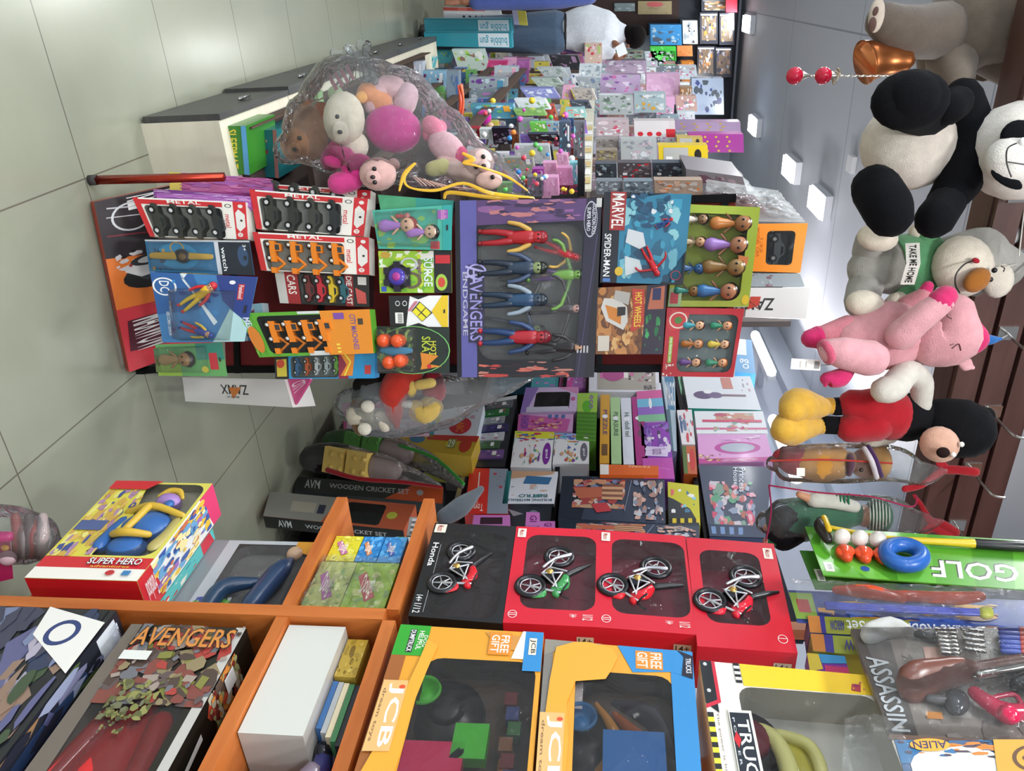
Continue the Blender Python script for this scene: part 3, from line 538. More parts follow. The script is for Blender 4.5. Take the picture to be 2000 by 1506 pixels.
blister('puzzle_cube_card', 'white card with a yellow two by two puzzle cube picture', 'toy pack', ((759, 578), (762, 637), (875, 639), (875, 577)), R(2.06), 'f1f0ee', [('p', [(0, 0), (1, 0), (1, .28), (.0, .36)], '1b1b1d'), ('p', [(0, .9), (.5, .72), (1, .9), (1, 1), (0, 1)], 'e9c42a'), ('p', [(0, .35), (.12, .5), (0, .68)], '1b1b1d'), ('p', [(1, .3), (.88, .5), (1, .66)], '1b1b1d'),
         ('p', [(.18, .52), (.5, .38), (.84, .56), (.55, .74)], '3a3a3c'), ('p', [(.22, .53), (.36, .465), (.52, .545), (.38, .62)], 'e8dc30'), ('p', [(.39, .455), (.52, .395), (.67, .475), (.545, .535)], 'e8dc30'), ('p', [(.4, .63), (.54, .56), (.69, .64), (.55, .71)], 'e8dc30'), ('p', [(.57, .545), (.68, .485), (.82, .56), (.71, .625)], 'e8dc30'), ('p', [(.18, .5), (.18, .44), (.5, .31), (.5, .37)], 'c87a8a'), ('barc', .55, .1, .9, .24), ('ring', .25, .27, .09, .04, .3, 'cccccc'), ('ring', .25, .15, .09, .04, .3, 'cccccc')], None, d=.012)
blister('skate_car_card', 'black and green card with orange wheels and a small blue boat toy', 'toy pack', ((736, 637), (738, 729), (878, 729), (878, 640)), R(2.05), '1e2a22', [('sc', 81, .03, .03, .97, .5, 16, ['6a8a4a', '4f6f3c', '8fae5a', '3a4a44']), ('ring', .5, .5, .52, .51, .03, '7ac06a'), ('t', 'HOT', .3, .74, .62, .82, 'd8d23a'), ('t', 'SKATE', .2, .62, .75, .74, 'b7c93a'), ('p', [(.55, .6), (.62, .85), (.8, .72), (.85, .9), (.92, .6), (.8, .62)], 'd8862a'), ('e', .85, .72, .05, .03, 'c42c2c')], (.03, .02, .97, .56), .04)
def add_wheels():
    par = [o for o in bpy.data.objects if o.name == 'skate_car_card'][0]; Q = [on(x, y, R(2.05)) for x, y in ((736, 637), (738, 729), (878, 729), (878, 640))]; F = Face(Q)
    if F.n.dot(CAM-Q[0]) < 0: F.n = -F.n
    ex, ey, n = F.ex(), F.ey(), F.n
    for (a, b) in ((.3, .13), (.3, .32), (.76, .2), (.72, .35)):
        m = MB(); c = F.pt(a, b, .018); m.limb([c-n*.014, c+n*.014], [.019, .019], ('e0562a', 'gloss'), 16, 1, 1); m.limb([c+n*.012, c+n*.03], [.009, .008], ('e8d8c8', 'plastic'), 12, 1, 1, False); m.build('orange_wheel', par)
    m = MB(); m.limb([F.pt(.5, .1, .02), F.pt(.52, .28, .024), F.pt(.5, .48, .02)], [.008, .014, .008], ('3f8ab0', 'gloss'), 10, .6, 3); m.build('toy_board', par)
add_wheels()
# ---- the large figure set in the middle
ag = R(2.08)
cols = [('c22c34', '8e2028', 'b0242c', 'c8a04a', 'a8242c', '7a1a20'), ('8a9a6a', '1c241c', '2f3f52', '3a4a66', '26303e', '1a1c20'), ('6f9a4a', '2a3420', '6f9a4a', '6f9a4a', '4a3a5a', '5a8a3a'), ('3a4a5e', '26303a', '2c4a6a', '8a98a4', '26364a', '3a3a3e'), ('b8928a', '5a4a4a', '4a4648', '3e3c40', '302e34', '2a2628'), ('b02a34', '7a1c28', 'b02a34', '27406a', '27406a', 'b02a34'), ('d0a080', '4a2420', '2a2628', '2a2628', '222024', '1c1a1c')]
pack('figure_set_box', 'large dark carton of several action figures behind a clear window, widest on the rack', 'toy pack', ((888, 392), (893, 737), (1160, 737), (1176, 387)), ag, .085, '17151c', [
    ('r', 0, .035, 1, .15, '5f5ca0'), ('p', [(.0, .15), (.14, .15), (.12, .9), (.0, .9)], '5a3f6e'), ('sc', 91, .0, .16, .13, .86, 16, ['a06a86', 'c07a7a', '6a4a7a', '8a5a90', '3a2a4a']), ('sc', 92, .91, .16, 1, .86, 14, ['b8403a', 'd06a5a', '2a1a1c', 'c08070']),
    ('p', [(0, .9), (1, .86), (1, .93), (.0, 1)], '231f33'), ('l', [(.2, .98), (1, .88)], .002, '4a4468'), ('ring', .115, .93, .10, .045, .08, 'b9b9c4'), ('t', 'COLLECTION DOLL', .03, .94, .2, .965, 'e8e8ee'), ('t', 'SUPER HERO', .05, .905, .18, .93, 'e8e8ee'), ('r', .0, .965, .05, 1, 'c9c9c4'),
    ('t', 'ENDGAME', .40, .05, .76, .085, 'b8b4c8'), ('st', .82, .87, .86, .95, 7, ['c8c8c8', None], False)],
    win=[(.14, .16, .90, .88)], wcol='6c6a68', film_=film('set_film', 'eceeee', .07, .6, 9), wd=.6, cont=[('fig', .21, .16, .19, cols[0], 0, .03), ('fig', .24, .56, .13, cols[0], -20, .02, .5), ('fig', .38, .16, .19, cols[1], 0, .03), ('fig', .42, .50, .16, cols[2], 0, .02, .8), ('fig', .47, .3, .15, cols[4], 10, .0, .5), ('fig', .56, .16, .19, cols[3], 0, .03), ('fig', .61, .52, .15, cols[4], 0, .02, .8), ('fig', .69, .2, .17, cols[1], -8, .0, .6), ('fig', .77, .16, .2, cols[5], 0, .03), ('fig', .83, .5, .17, cols[6], 0, .02)])
def endlogo():
    par = [o for o in bpy.data.objects if o.name == 'figure_set_box'][0]; Q = [on(x, y, ag) for x, y in ((888, 392), (893, 737), (1160, 737), (1176, 387))]; F = Face(Q)
    if F.n.dot(CAM-Q[0]) < 0: F.n = -F.n
    m = MB(); paint(m, F, [('r', .36, .09, .80, .205, '2e2a44'), ('t', 'AVENGERS', .42, .10, .79, .19, '9a94d0'), ('ring', .40, .15, .045, .07, .2, 'a8a2d8'), ('l', [(.37, .07), (.405, .22), (.43, .07)], .006, 'b2acdc'), ('l', [(.38, .13), (.46, .13)], .005, 'b2acdc')], .003); m.build('title_lettering', par)
endlogo()
# ---- top rows
pack('figure_carton', 'black and blue carton with a red spider figure picture and red title panel', 'toy pack', ((1180, 374), (1172, 552), (1334, 556), (1351, 379)), R(2.08), .05, '171a22', [
    ('p', [(.08, .2), (1, .2), (1, .72), (.62, 1), (.0, 1), (.0, .75)], '2b7c9c'), ('sc', 101, .06, .22, .98, .9, 22, ['3a96b4', '6fb4c4', '24607c', '1d4560', '8cc6cc']), ('r', .0, .08, .42, .26, '9e2c28'), ('t', 'MARVEL', .02, .1, .4, .24, 'f3efea'), ('t', 'SPIDER-MAN', .46, .03, .93, .11, 'f3f3f3'), ('r', .95, .03, .99, .12, '4d78b8'),
    ('p', [(.4, .3), (.55, .28), (.62, .45), (.58, .52), (.44, .48)], 'cfd4d6'), ('p', [(.7, .28), (.92, .3), (.85, .5), (.74, .46)], 'ccd6d8'), ('e', .87, .22, .05, .05, 'd9b430'), ('ring', .9, .9, .055, .06, .15, 'b0303a'), ('sc', 103, .0, .3, .38, .8, 12, ['20506e', 'd8dde0', '17486a'])], win=[(.02, .24, .98, .98)], wcol='2f7f9e', wd=.3,
    cont=[('fig', .6, .5, .085, ('c8202c', 'c8202c', 'c8202c', 'b81c28', 'c8202c', 'c8202c'), -60, .012, .7), ('fig', .38, .62, .05, ('b8202c', 'b8202c', '1f3f7e', 'b8202c', '1f3f7e', 'b8202c'), 30)])
pack('car_track_carton', 'brown and orange racing track carton with a silver car picture', 'toy pack', ((1167, 562), (1163, 692), (1294, 692), (1303, 555)), R(2.085), .05, '8e5a2a', [
    ('sc', 111, 0, 0, 1, .7, 34, ['a86a34', 'c98a4a', '6a3f1e', 'e0b070', 'b97a3a']), ('p', [(.0, .72), (1, .68), (1, 1), (0, 1)], '2c2234'), ('p', [(.05, .78), (.35, .74), (.35, .97), (.02, .97)], 'c06a4a'), ('r', .05, .8, .22, .92, '2a2f5a'), ('sc', 112, .42, .72, .95, .96, 9, ['2f8a4a', '1f6a3a', '3fa85a']),
    ('p', [(.16, .1), (.3, .06), (.5, .14), (.64, .4), (.52, .46), (.3, .44), (.18, .3)], 'd8d4cc'), ('p', [(.26, .12), (.46, .18), (.56, .36), (.34, .36)], 'd8862e'), ('p', [(.3, .3), (.44, .3), (.42, .42), (.3, .42)], '2a2420'), ('p', [(.05, .26), (.18, .24), (.28, .46), (.1, .48)], 'b9b4ac'),
    ('p', [(.04, .5), (.4, .54), (.66, .5), (.66, .56), (.56, .7), (.06, .68)], 'c23a24'), ('t', 'HOT WHEELS', .1, .55, .6, .65, 'f4d83a'), ('r', .72, .03, .95, .2, 'd8cfc0')])
pack('doll_family_box', 'yellow-green windowed box with a family of brown haired dolls', 'toy pack', ((1325, 398), (1304, 599), (1462, 599), (1485, 405)), R(2.16), .06, 'a8bd3e', [('r', .82, 0, 1, .16, '9ac08a'), ('r', .86, .02, .97, .12, 'b8323c'), ('e', .93, .95, .05, .045, 'e8cc2e'), ('p', [(.48, .8), (.6, .82), (.58, .92), (.5, .93)], 'd8804a')], win=[(.08, .06, .94, .88)], wcol='aebc4a', wd=.5,
     cont=[('doll', .17, .42, .115, ('9a6840', '3a2418', 'c07a3a')), ('doll', .14, .08, .07, ('8a6a4a', '2a1c18', 'e8e0d0')), ('doll', .38, .38, .12, ('b07a5a', '35201a', 'a07ac0')), ('doll', .36, .08, .07, ('c89a70', '4a3020', 'c8b08a')), ('doll', .6, .38, .12, ('9a7a4a', '4a3418', '8a6a38')), ('doll', .62, .1, .07, ('3a6a9a', '2a4a7a', '3a6a9a')), ('doll', .84, .34, .115, ('b07a58', '3a221a', '3a78b0')), ('doll', .84, .05, .075, ('8a6a3a', '2f6a5a', '2f8a7a'))])
pack('doll_series_box', 'red framed grey windowed box with rows of small baby dolls', 'toy pack', ((1303, 601), (1293, 735), (1432, 737), (1454, 603)), R(2.09), .05, 'c4202e', [('p', [(.02, .08), (.2, .0), (.34, .06), (.3, .26), (.08, .3)], 'cf3a3a'), ('ring', .18, .16, .12, .12, .15, 'f0e8d8'), ('e', .18, .16, .05, .05, '4a8a3a'), ('r', .42, .06, .8, .11, '9ac03a'), ('t', 'my family set', .44, .065, .78, .105, 'f4f4ec'), ('sc', 121, .82, .0, 1, .16, 9, ['e0b090', 'c43a3a', 'f0e0c8', 'f0e8d8'])], win=[(.09, .19, .93, .95)], wcol='8f9c9c', wd=.5,
     cont=[('doll', .25+.27*i, .23+.36*j, .058, [('e0b08a', '5a3020', c1), ('d8a07a', 'c8702a', c2)][(i+j) % 2]) for i, (c1, c2) in enumerate((('3f9aa8', '2f8a6a'), ('d8c04a', 'b06a2a'), ('6a4a8a', '3a8a6a'))) for j in range(2)])
# things above on the gondola end
pack('car_box', 'bright orange carton with a rounded window showing a grey model car', 'toy pack', ((1472, 437), (1470, 530), (1563, 533), (1578, 436)), R(2.5), .12, 'ef8a1f', [('t', 'MODEL CAR', .08, .06, .7, .12, 'c86a10'), ('t', '1:32', .3, .14, .6, .19, 'c86a10')], win=[(.15, .26, .85, .8)], wcol='8a929a', cont=[('car', .5, .5, .10, '5a6068')])
pack('white_carton', 'plain white tall carton with black letters on top of the rack', 'box', ((1462, 562), (1455, 619), (1574, 623), (1583, 562)), R(2.45), .10, 'e9e6e4', [('t', 'ZAMX', .35, -.2, .75, .45, '222226', -90), ('p', [(.3, .05), (.75, .02), (.6, .2), (.3, .22)], 'c8402e'), ('l', [(.4, 0), (.7, .2)], .003, '8a3a2a')])
pack('grey_carton', 'grey glossy carton under film between the orange car carton and the white carton', 'box', ((1462, 534), (1461, 560), (1572, 560), (1562, 534)), R(2.5), .1, '8f979c', [('sc', 131, 0, 0, 1, .5, 9, ['b0b8bc', '7a5560', '9aa2a8'])])
pack('white_carton', 'long white carton with black letters and brown mark standing beside the rack foot', 'box', ((356, 737), (362, 784), (572, 796), (556, 741)), facing(450, 760, 2.5, 0), .2, 'dedad4', [('t', 'ZAMX', .25, .36, .62, .62, '2a2a2c', -90), ('p', [(.35, .44), (.8, .46), (.55, .52), (.35, .56)], 'c8732e'), ('t', 'BOX', .68, .4, .76, .52, '444444', -90)], sides=None)
pack('pink_lettered_carton', 'pink carton end with white letters beside the white carton at the rack foot', 'box', ((556, 742), (573, 796), (606, 742), (604, 736)), facing(580, 760, 2.5, 0), .02, 'd24f86', [('t', 'CITY', .2, .2, .7, .8, 'f4dce6', 0)])
# ============================================================ ORANGE SHELF UNIT on the right
XA = ('X', 1.0)
t = thing('display_shelf', 'orange wooden open display shelf unit on the right holding boxed toys', 'shelf', (1.18, .8, 0))
def board(name, lo, hi, m): b = MB(); b.box(lo, hi, m); b.build(name, t)
board('shelf_board', (1.07, 1.027, .275), (1.36, 1.37, .30), MOR); board('shelf_board', (1.0, .2, .275), (1.36, 1.0, .30), MOR)
board('shelf_board', (1.0, 1.027, .862), (1.36, 1.37, .886), MOR); board('shelf_board', (1.0, .2, .862), (1.36, 1.0, .886), MOR)
board('shelf_board', (1.0, 1.027, 1.062), (1.36, 1.37, 1.086), MOR); board('shelf_board', (1.0, .2, 1.062), (1.36, 1.0, 1.086), MOR)
board('upright_board', (.998, 1.0, 0), (1.36, 1.027, 1.062), MORZ); board('back_board', (1.36, .2, 0), (1.38, 1.027, 2.5), MORZ)
board('upright_board', (1.0, .19, 0), (1.36, .2, 2.5), MORZ); board('top_board', (1.0, .2, 2.48), (1.36, 1.37, 2.5), MOR)
board('corner_post', (1.33, 1.345, 0), (1.36, 1.37, 2.5), MORZ)
b = MB()
for y in (1.2, 1.06, 1.0, .9): b.limb([(1.02, y, 2.36), (1.02, y, 2.48)], [.004, .004], ('bcbcbc', 'chrome'), 6, 1, 1)
b.build('hanging_hooks', t)
# --- lower left bay
HB = ((53, 1121), )
F0 = [V((1.0, 1.415, .305)), V((1.0, 1.08, .305)), V((1.0, 1.08, .545)), V((1.0, 1.415, .545))]
y0, y1 = F0[1].y, F0[0].y; zb = .425; z1 = .60
def bx(X, ya, yb, za, zb_): return [V((X, yb, za)), V((X, ya, za)), V((X, ya, zb_)), V((X, yb, zb_))]
# measured on plane X = .95: the carton spans y 1.04 - 1.36
t2 = pack('hero_carton', 'red, white and yellow carton on its side with a blue and gold armoured figure inside', 'box', bx(1.0, F0[1].y, F0[0].y, (F0[0].z+F0[1].z)/2, (F0[2].z+F0[3].z)/2), None, .09, 'd8cf5a', [
    ('r', .80, 0, 1, 1, 'c8202c'), ('r', .9, 0, 1, 1, 'ece6dc'), ('p', [(0, 0), (.8, 0), (.8, .3), (.45, .5), (0, .35)], 'd6c94a'), ('sc', 201, .1, .02, .8, .42, 40, ['c9a04a', 'e0d87a', 'a880a0', '3a4a8a', 'd8b05a']), ('r', .45, .03, .55, .3, '4a5a8a'),
    ('t', 'SUPER HERO', .82, .44, .875, .92, '2a2a30', 90), ('t', 'SUPER HERO', .815, .445, .87, .925, 'e8ecf0', 90), ('t', 'adventures', .88, .5, .9, .85, 'e0b83a', 90), ('e', .945, .72, .022, .04, 'b8242c'), ('r', .925, .83, .965, .9, '3a7ab0'), ('p', [(0, 0), (.1, 0), (.1, .4), (0, .5)], 'c8202c')],
    win=[(.02, .30, .78, .97)], wcol='9a9480', wd=.25, sides={'t': [('r', 0, 0, 1, 1, 'e8e6e0'), ('p', [(0, 0), (.2, 0), (.12, 1), (0, 1)], 'd83a6a'), ('p', [(.85, 0), (1, 0), (1, 1), (.8, 1)], 'c8242e'), ('sc', 203, .15, .05, .85, .95, 44, ['e0b83a', '3a5aa0', '9a6ab0', 'f0e0a0', 'c8704a', '6aa0c8']), ('t', 'Funskool', .86, .2, .96, .8, 'f0e0e0', 0)], 'r': [('r', 0, 0, 1, 1, 'c21420')]})
def hero_fig(par):
    q = [p for p in bx(1.012, F0[1].y, F0[0].y, (F0[0].z+F0[1].z)/2, (F0[2].z+F0[3].z)/2)]; F = Face(q)
    if F.n.dot(CAM-q[0]) < 0: F.n = -F.n
    ex, ey, n = -F.ex(), F.ey(), F.n; g = ('c8a436', 'plastic'); bl = ('2f5f9e', 'plastic'); pu = ('9a78b4', 'plastic'); P = lambda s, v, h=0: F.pt(s, v, h)
    Yv = V((0, 1, 0)); Zv = V((0, 0, 1))
    m = MB(); m.ell(P(.47, .66, .0), (Yv*.050, Zv*.058, n*.030), bl, 20, 12); m.ell(P(.66, .62, -.002), (Yv*.035, Zv*.045, n*.024), bl, 16, 10); m.build('figure_body', par)
    m = MB(); m.ell(P(.22, .70, .006), (Yv*.026, Zv*.030, n*.024), pu, 16, 10); hd = m.build('figure_head', par)
    m = MB(); m.limb([P(.18, .82, .014), P(.13, .76, .018), P(.125, .66, .018), P(.17, .58, .014)], [.005, .008, .008, .005], g, 9, .8, 4); m.ell(P(.3, .78, .024), (Yv*.014, Zv*.012, n*.008), bl, 10, 7); build_sub(m, 'gold_helmet', hd)
    m = MB(); m.limb([P(.35, .40, .012), P(.34, .66, .030), P(.37, .95, .012)], [.008, .009, .008], g, 8, .8, 4); m.limb([P(.36, .64, .034), P(.60, .60, .032)], [.009, .008], g, 8, .8, 2); m.limb([P(.60, .46, .018), P(.63, .62, .034), P(.60, .80, .02)], [.008, .010, .008], g, 8, .8, 4); m.build('gold_armour', par)
    for sv, c in ((.42, bl), (.93, ('a89a5a', 'plastic'))):
        m = MB(); m.limb([P(.42, sv, .004), P(.54, sv+(.0 if sv > .7 else -.03), .006), P(.68, sv-.02, .008)], [.014, .013, .016], c, 10, .8, 3); m.build('figure_arm', par)
hero_fig(t2)
pack('teal_figure_carton', 'white and teal toy carton wedged behind the red armoured figure carton', 'box', bx(1.093, F0[1].y-.02, 1.365, .302, .545), None, .03, '5ab0ac', [('r', 0, 0, .2, 1, 'c8242e')], sides={'t': [('r', 0, 0, 1, 1, '56b4b0'), ('p', [(.05, 0), (.2, 0), (.2, 1), (.02, 1)], 'c83040'), ('sc', 205, .3, .1, .75, .9, 9, ['e0c04a', 'c83a3a', 'e8e0d0', '3a8a9a']), ('st', .76, .1, .96, .9, 5, ['c8342c', 'ece8e0'], True)]})
cp = [on(462, 1022, ('X', .99)), on(358, 1172, ('X', .99)), on(556, 1185, ('X', .99)), on(613, 1042, ('X', .99))]
pack('shield_figure_pack', 'dark windowed pack of a blue suited figure beside the red and yellow figure carton', 'toy pack', bx(1.128, 1.05, 1.365, .302, .80), None, .07, '3a3634', [('r', 0, 0, 1, .56, '8a8c90'), ('r', 0, .56, 1, .62, 'b8bcc0'), ('r', .0, .6, .04, .97, 'b8bcc0'), ('p', [(0, .9), (.1, .9), (.16, 1), (0, 1)], 'd8962e'), ('sc', 211, .6, .56, 1, .74, 26, ['5a8a3a', '8a2a30', '3a4a9a', '2a2a30', '9a9aa0', 'b8603a', '6aa04a'])],
     win=[(.05, .62, .99, .98)], wcol='6f6a66', film_=BAG, wd=.4)
def sh(par):
    F = Face(bx(1.136, 1.05, 1.365, .56, .80)); 
    if F.n.dot(CAM-F.q[0]) < 0: F.n = -F.n
    P = F.pt; m = MB(); m.limb([P(.25, .8, .01), P(.4, .78, .02), P(.7, .7, .02)], [.018, .034, .03], ('2a4468', 'plastic'), 12, .7, 3); m.ell(P(.14, .82, .01), (V((0, .02, 0)), V((.015, 0, 0)), V((0, 0, .018))), ('c9a88a', 'plastic')); m.build('action_figure', par)
    m = MB(); m.ell(P(.45, .35, .005), (V((0, .02, 0)), V((.008, 0, 0)), V((0, 0, .02))), ('e8e0d8', 'plastic')); m.limb([P(.45, .6, .01), P(.55, .35, .02), P(.8, .3, .01)], [.012, .02, .018], ('24405e', 'plastic')); m.build('action_figure', par)
sh([o for o in bpy.data.objects if o.name == 'shield_figure_pack'][0])
# card packs on shelf between the two boards
for k, (Q, c1, c2, nm) in enumerate((
    (bx(1.02, 1.035, 1.175, .888, .962), 'b4ba6a', 'b060a0', 'pale yellow film wrapped pack of dough tubs, the lower of two'),
    (bx(1.02, 1.035, 1.175, .964, 1.05), '9cba3c', 'b83a40', 'green and yellow film wrapped pack of dough tubs with red lettering, the upper of two'),
    (bx(1.03, 1.19, 1.27, .888, .948), 'd2c82e', 'b86a9a', 'yellow pouch standing behind the film wrapped dough packs'),
    (bx(1.03, 1.19, 1.27, .95, .995), '2f7fc0', 'c87a4a', 'blue pouch with orange lettering above the yellow pouch'),
    (bx(1.03, 1.19, 1.27, .997, 1.045), '3f8fd0', '4a60b0', 'bright blue pouch, topmost of the pouches'))):
    pack('dough_pack', nm, 'toy pack', Q, None, .04, c1, [('sc', 220+k, .0, .0, 1, 1, 14, [c1, 'd8d890', '8aa860', 'c8cc7a'] if k < 2 else [c1, 'e0dc60' if k == 2 else '5aa8e0']), ('p', [(.2, .3), (.3, .15), (.8, .5), (.7, .7)], c2), ('t', 'Dough', .25, .3, .75, .6, 'f0e8d8', 90)], kind='gloss')
b = MB(); F = Face(bx(1.006, 1.035, 1.18, .892, 1.055)); R_ = random.Random(7); vs = []; n = 22
for j in range(n+1):
    for i in range(n+1): vs.append(F.pt(i/n, j/n, R_.uniform(-.005, .005)))
b.add(vs, [(j*(n+1)+i, j*(n+1)+i+1, (j+1)*(n+1)+i+1, (j+1)*(n+1)+i) for j in range(n) for i in range(n)], BAG, True); tag(b.build('wrapping_film', None, F.pt(.5, 0)), 'crinkled clear wrapping film over the yellow-green dough packs on the shelf', 'film')
pack('dark_red_gun_toy', 'dark red shiny toy in shadow at the right end of the dough packs', 'toy', bx(1.12, 1.04, 1.15, .96, 1.04), None, .05, '6a1a3a', [('sc', 231, 0, 0, 1, 1, 12, ['8a2a50', '3a1a20', 'b06a80', '5a2010'])], kind='gloss')
pack('card_stack', 'grey and green picture cards upright behind the dough packs', 'cards', bx(1.2, 1.1, 1.35, .89, 1.055), None, .03, '4a5a50', [('sc', 233, 0, 0, 1, 1, 14, ['6a7a78', '9aa4a0', '3a8a3a', '3a4a5a'])])
# --- lower right bay: two dark figure cartons
AV = [('sc', 241, .05, .75, 1, 1, 22, ['4a5a9a', '7a86b8', '3a3a4e', 'a0707a', '5a7a3a', 'b8a040', '2a2a36']), ('p', [(.0, .3), (.12, .55), (.5, .7), (.5, .0), (0, 0)], '1b1d22')]
pack('figure_carton', 'black carton with a figure crowd picture on top and a star badge, far bottom corner', 'box', [V((.985, .985, .302)), V((.985, .30, .302)), V((.985, .30, .562)), V((.985, .985, .562))], None, .15, '1a1c22', [('sc', 243, 0, .05, .9, .95, 60, ['2a3450', '5a5a80', '3a4a34', '707a98', '14161c', '8a7060', '3a3a4e', 'a8a0b0']), ('p', [(.0, .5), (.1, .55), (.22, 1), (.05, 1)], 'e4e0da'), ('ring', .09, .75, .045, .12, .3, '2a3a6e')],
     sides={'t': [('r', 0, 0, 1, 1, '22242c'), ('p', [(.02, .05), (.1, .05), (.1, .6), (.02, .7)], 'c8ccd0'), ('sc', 245, .1, 0, 1, 1, 60, ['2a3a5a', '4a4a6a', '70708a', '4a5a34', '8a6a4a', '242430', '8a90a8']), ('t', 'TITAN HERO SERIES', .02, .1, .055, .7, 'c8d0e0', 90)]})
t3 = pack('figure_carton', 'black carton with big gold letters and a window showing a red and gold armoured figure', 'box', [V((1.0, .968, .598)), V((1.0, .30, .598)), V((1.0, .30, .818)), V((1.0, .968, .818))], None, .13, '17140f', [('p', [(0, 0), (1, 0), (1, .22), (0, .1)], '6a6058'), ('p', [(.7, .5), (.78, .8), (.85, .3), (.76, .1)], 'e8e4e0'), ('p', [(.76, .1), (.85, .3), (1, .1), (.9, 0)], 'c8202a'), ('r', 0, .92, 1, 1, 'b8b4ae'), ('sc', 251, .0, .12, .26, 1, 60, ['5a4a4a', '7a4038', '6a6a70', '8a7a5a', '7a7a3a', '4a3a34', '9a8a80', 'a03a34']), ('sc', 255, .19, .26, .31, .62, 24, ['7a7a44', '8a8850', '5a5a34', '6a6a50']), ('sc', 256, .29, .34, .35, .52, 14, ['7a7a44', '6a6840', '4a4a30']), ('r', .10, .12, .13, .36, 'dcdcd6'), ('t', 'AVENGERS', .014, .12, .085, .97, '2a1810', 90), ('t', 'AVENGERS', .018, .13, .082, .96, 'c8803a', 90)],
     win=[(.14, .08, .98, .86)], wcol='8a827a', wd=.35, film_=SMOKE, sides={'t': [('r', 0, 0, 1, 1, '17140f'), ('sc', 253, .08, .0, .26, 1, 50, ['a8402a', 'c8803a', '5a4a40', '8a8a5a', '6a2a24', 'b0a890']), ('r', .11, .1, .16, .35, 'd8d8d4'), ('p', [(.3, .2), (.5, .35), (.52, .42), (.3, .3)], 'c8c4c0')]})
m = MB(); P = lambda y, z, x=1.03: V((x, y, z))
m.limb([P(.80, .70), P(.68, .70), P(.55, .69)], [.03, .05, .045], ('c4262a', 'gloss'), 14, .6, 3); m.ell(P(.86, .715), (V((0, .03, 0)), V((.02, 0, 0)), V((0, 0, .027))), ('c8a040', 'gloss')); m.build('figure_body', t3)
for z, z2 in ((.75, .765), (.66, .635)):
    m = MB(); m.limb([P(.78, z, 1.02), P(.66, z2, 1.015), P(.58, z2-.005, 1.015)], [.02, .018, .02], ('b0282c', 'gloss'), 10, .8, 3); m.limb([P(.66, z2, 1.012), P(.62, z2, 1.01)], [.019, .019], ('c8b048', 'gloss'), 10, .8, 2); m.build('figure_arm', t3)
# --- white box and things on the right middle shelf
pack('white_carton', 'plain pale grey-white long carton lying on the orange shelf', 'box', [V((1.01, .99, .889)), V((1.01, .762, .889)), V((1.01, .762, .995)), V((1.01, .99, .995))], None, .16, 'c9c9c2', [], side='b3afa8')
pack('gold_carton', 'gold wrinkled pack standing behind the white carton on the orange shelf', 'box', [V((1.035, .985, .997)), V((1.035, .90, .997)), V((1.035, .90, 1.035)), V((1.035, .985, 1.035))], None, .06, 'b89a3e', [('sc', 261, 0, 0, 1, 1, 10, ['c8ac50', 'a08430', '7a6020'])], kind='gloss')
m = MB(); tt = thing('toy_bundle', 'dark wrapped bundle of purple patterned toys beside the white carton', 'toy bundle', (1.25, .8, .89))
for k in range(9):
    R_ = random.Random(k); m.limb([(1.06+R_.uniform(0, .08), .80-R_.uniform(0, .02), 1.01), (1.06+R_.uniform(0, .08), .74-R_.uniform(0, .03), 1.012), (1.05+R_.uniform(0, .08), .66+R_.uniform(0, .04), .93)], [.014, .02, .012], (R_.choice(['2a2a5a', '5a3a5a', '8a7a88', '1a1a24', '3a3a70']), 'gloss'), 7, 1, 2)
m.build('pouches', tt)
for k in range(5):
    pack('picture_book', ['thin book with blue edge', 'thin book with grey edge', 'thin book with cream edge', 'thin book with green edge', 'thin book with dark edge'][k]+' lying on the gold pack behind the white carton', 'book', [V((1.20, .90-.004*k, 1.0455-.0095*k-.046)), V((1.20, .76, 1.0455-.0095*k-.046)), V((1.20, .76, 1.0545-.0095*k-.046)), V((1.20, .90-.004*k, 1.0545-.0095*k-.046))] if False else [V((1.04+.002*k, .895, .997+.0095*k)), V((1.04+.002*k, .80-.006*k, .997+.0095*k)), V((1.04+.002*k, .80-.006*k, 1.006+.0095*k)), V((1.04+.002*k, .895, 1.006+.0095*k))], None, .08, ['3a6aa0', 'b0b4b4', 'e0d4b0', '4a8a5a', '2a2a36'][k])
# --- motorbike cartons
def bike_box(lab, Q, col, art, c, tilt, x=.5, y=.34, L=.15, kind='card', win=(.10, .15, .97, .93)):
    return pack('motorcycle_box', lab, 'box', Q, XA, .10, col, art, 'model motorcycle cartons', win=[win], wd=.5, wcol=('3a2428' if col == '111214' else 'a02248'), cont=[('bike', x, y, L, c, 'd4d4d8', tilt)], film_=SMOKE, sides={'r': [('r', .25, .78, .45, .96, 'cfc4ae'), ('t', '14+', .28, .8, .42, .94, '333333', 90)]})
mj = lambda x, y: [('r', x, y, x+.055, y+.15, 'e8dfd0'), ('t', 'Maisto', x+.008, y+.02, x+.047, y+.13, 'a83030', 0)]
bike_box('black motorcycle carton with white letters, lowest of the motorcycle cartons', ((850, 1021), (797, 1203), (981, 1218), (1008, 1028)), '111214', [('t', 'Honda', .24, .05, .5, .12, 'e8e8e8', 0), ('t', '14+', .80, .03, .86, .10, 'e0e0e0', 0), ('t', '1/12', .88, .03, .97, .11, 'd0d0d0', 0), ('r', .02, .02, .12, .16, 'e4dccb'), ('t', 'Maisto', .035, .05, .105, .13, 'a83030', 0), ('r', .26, .145, .96, .149, 'b8b8b8')], 'c8202a', -14)
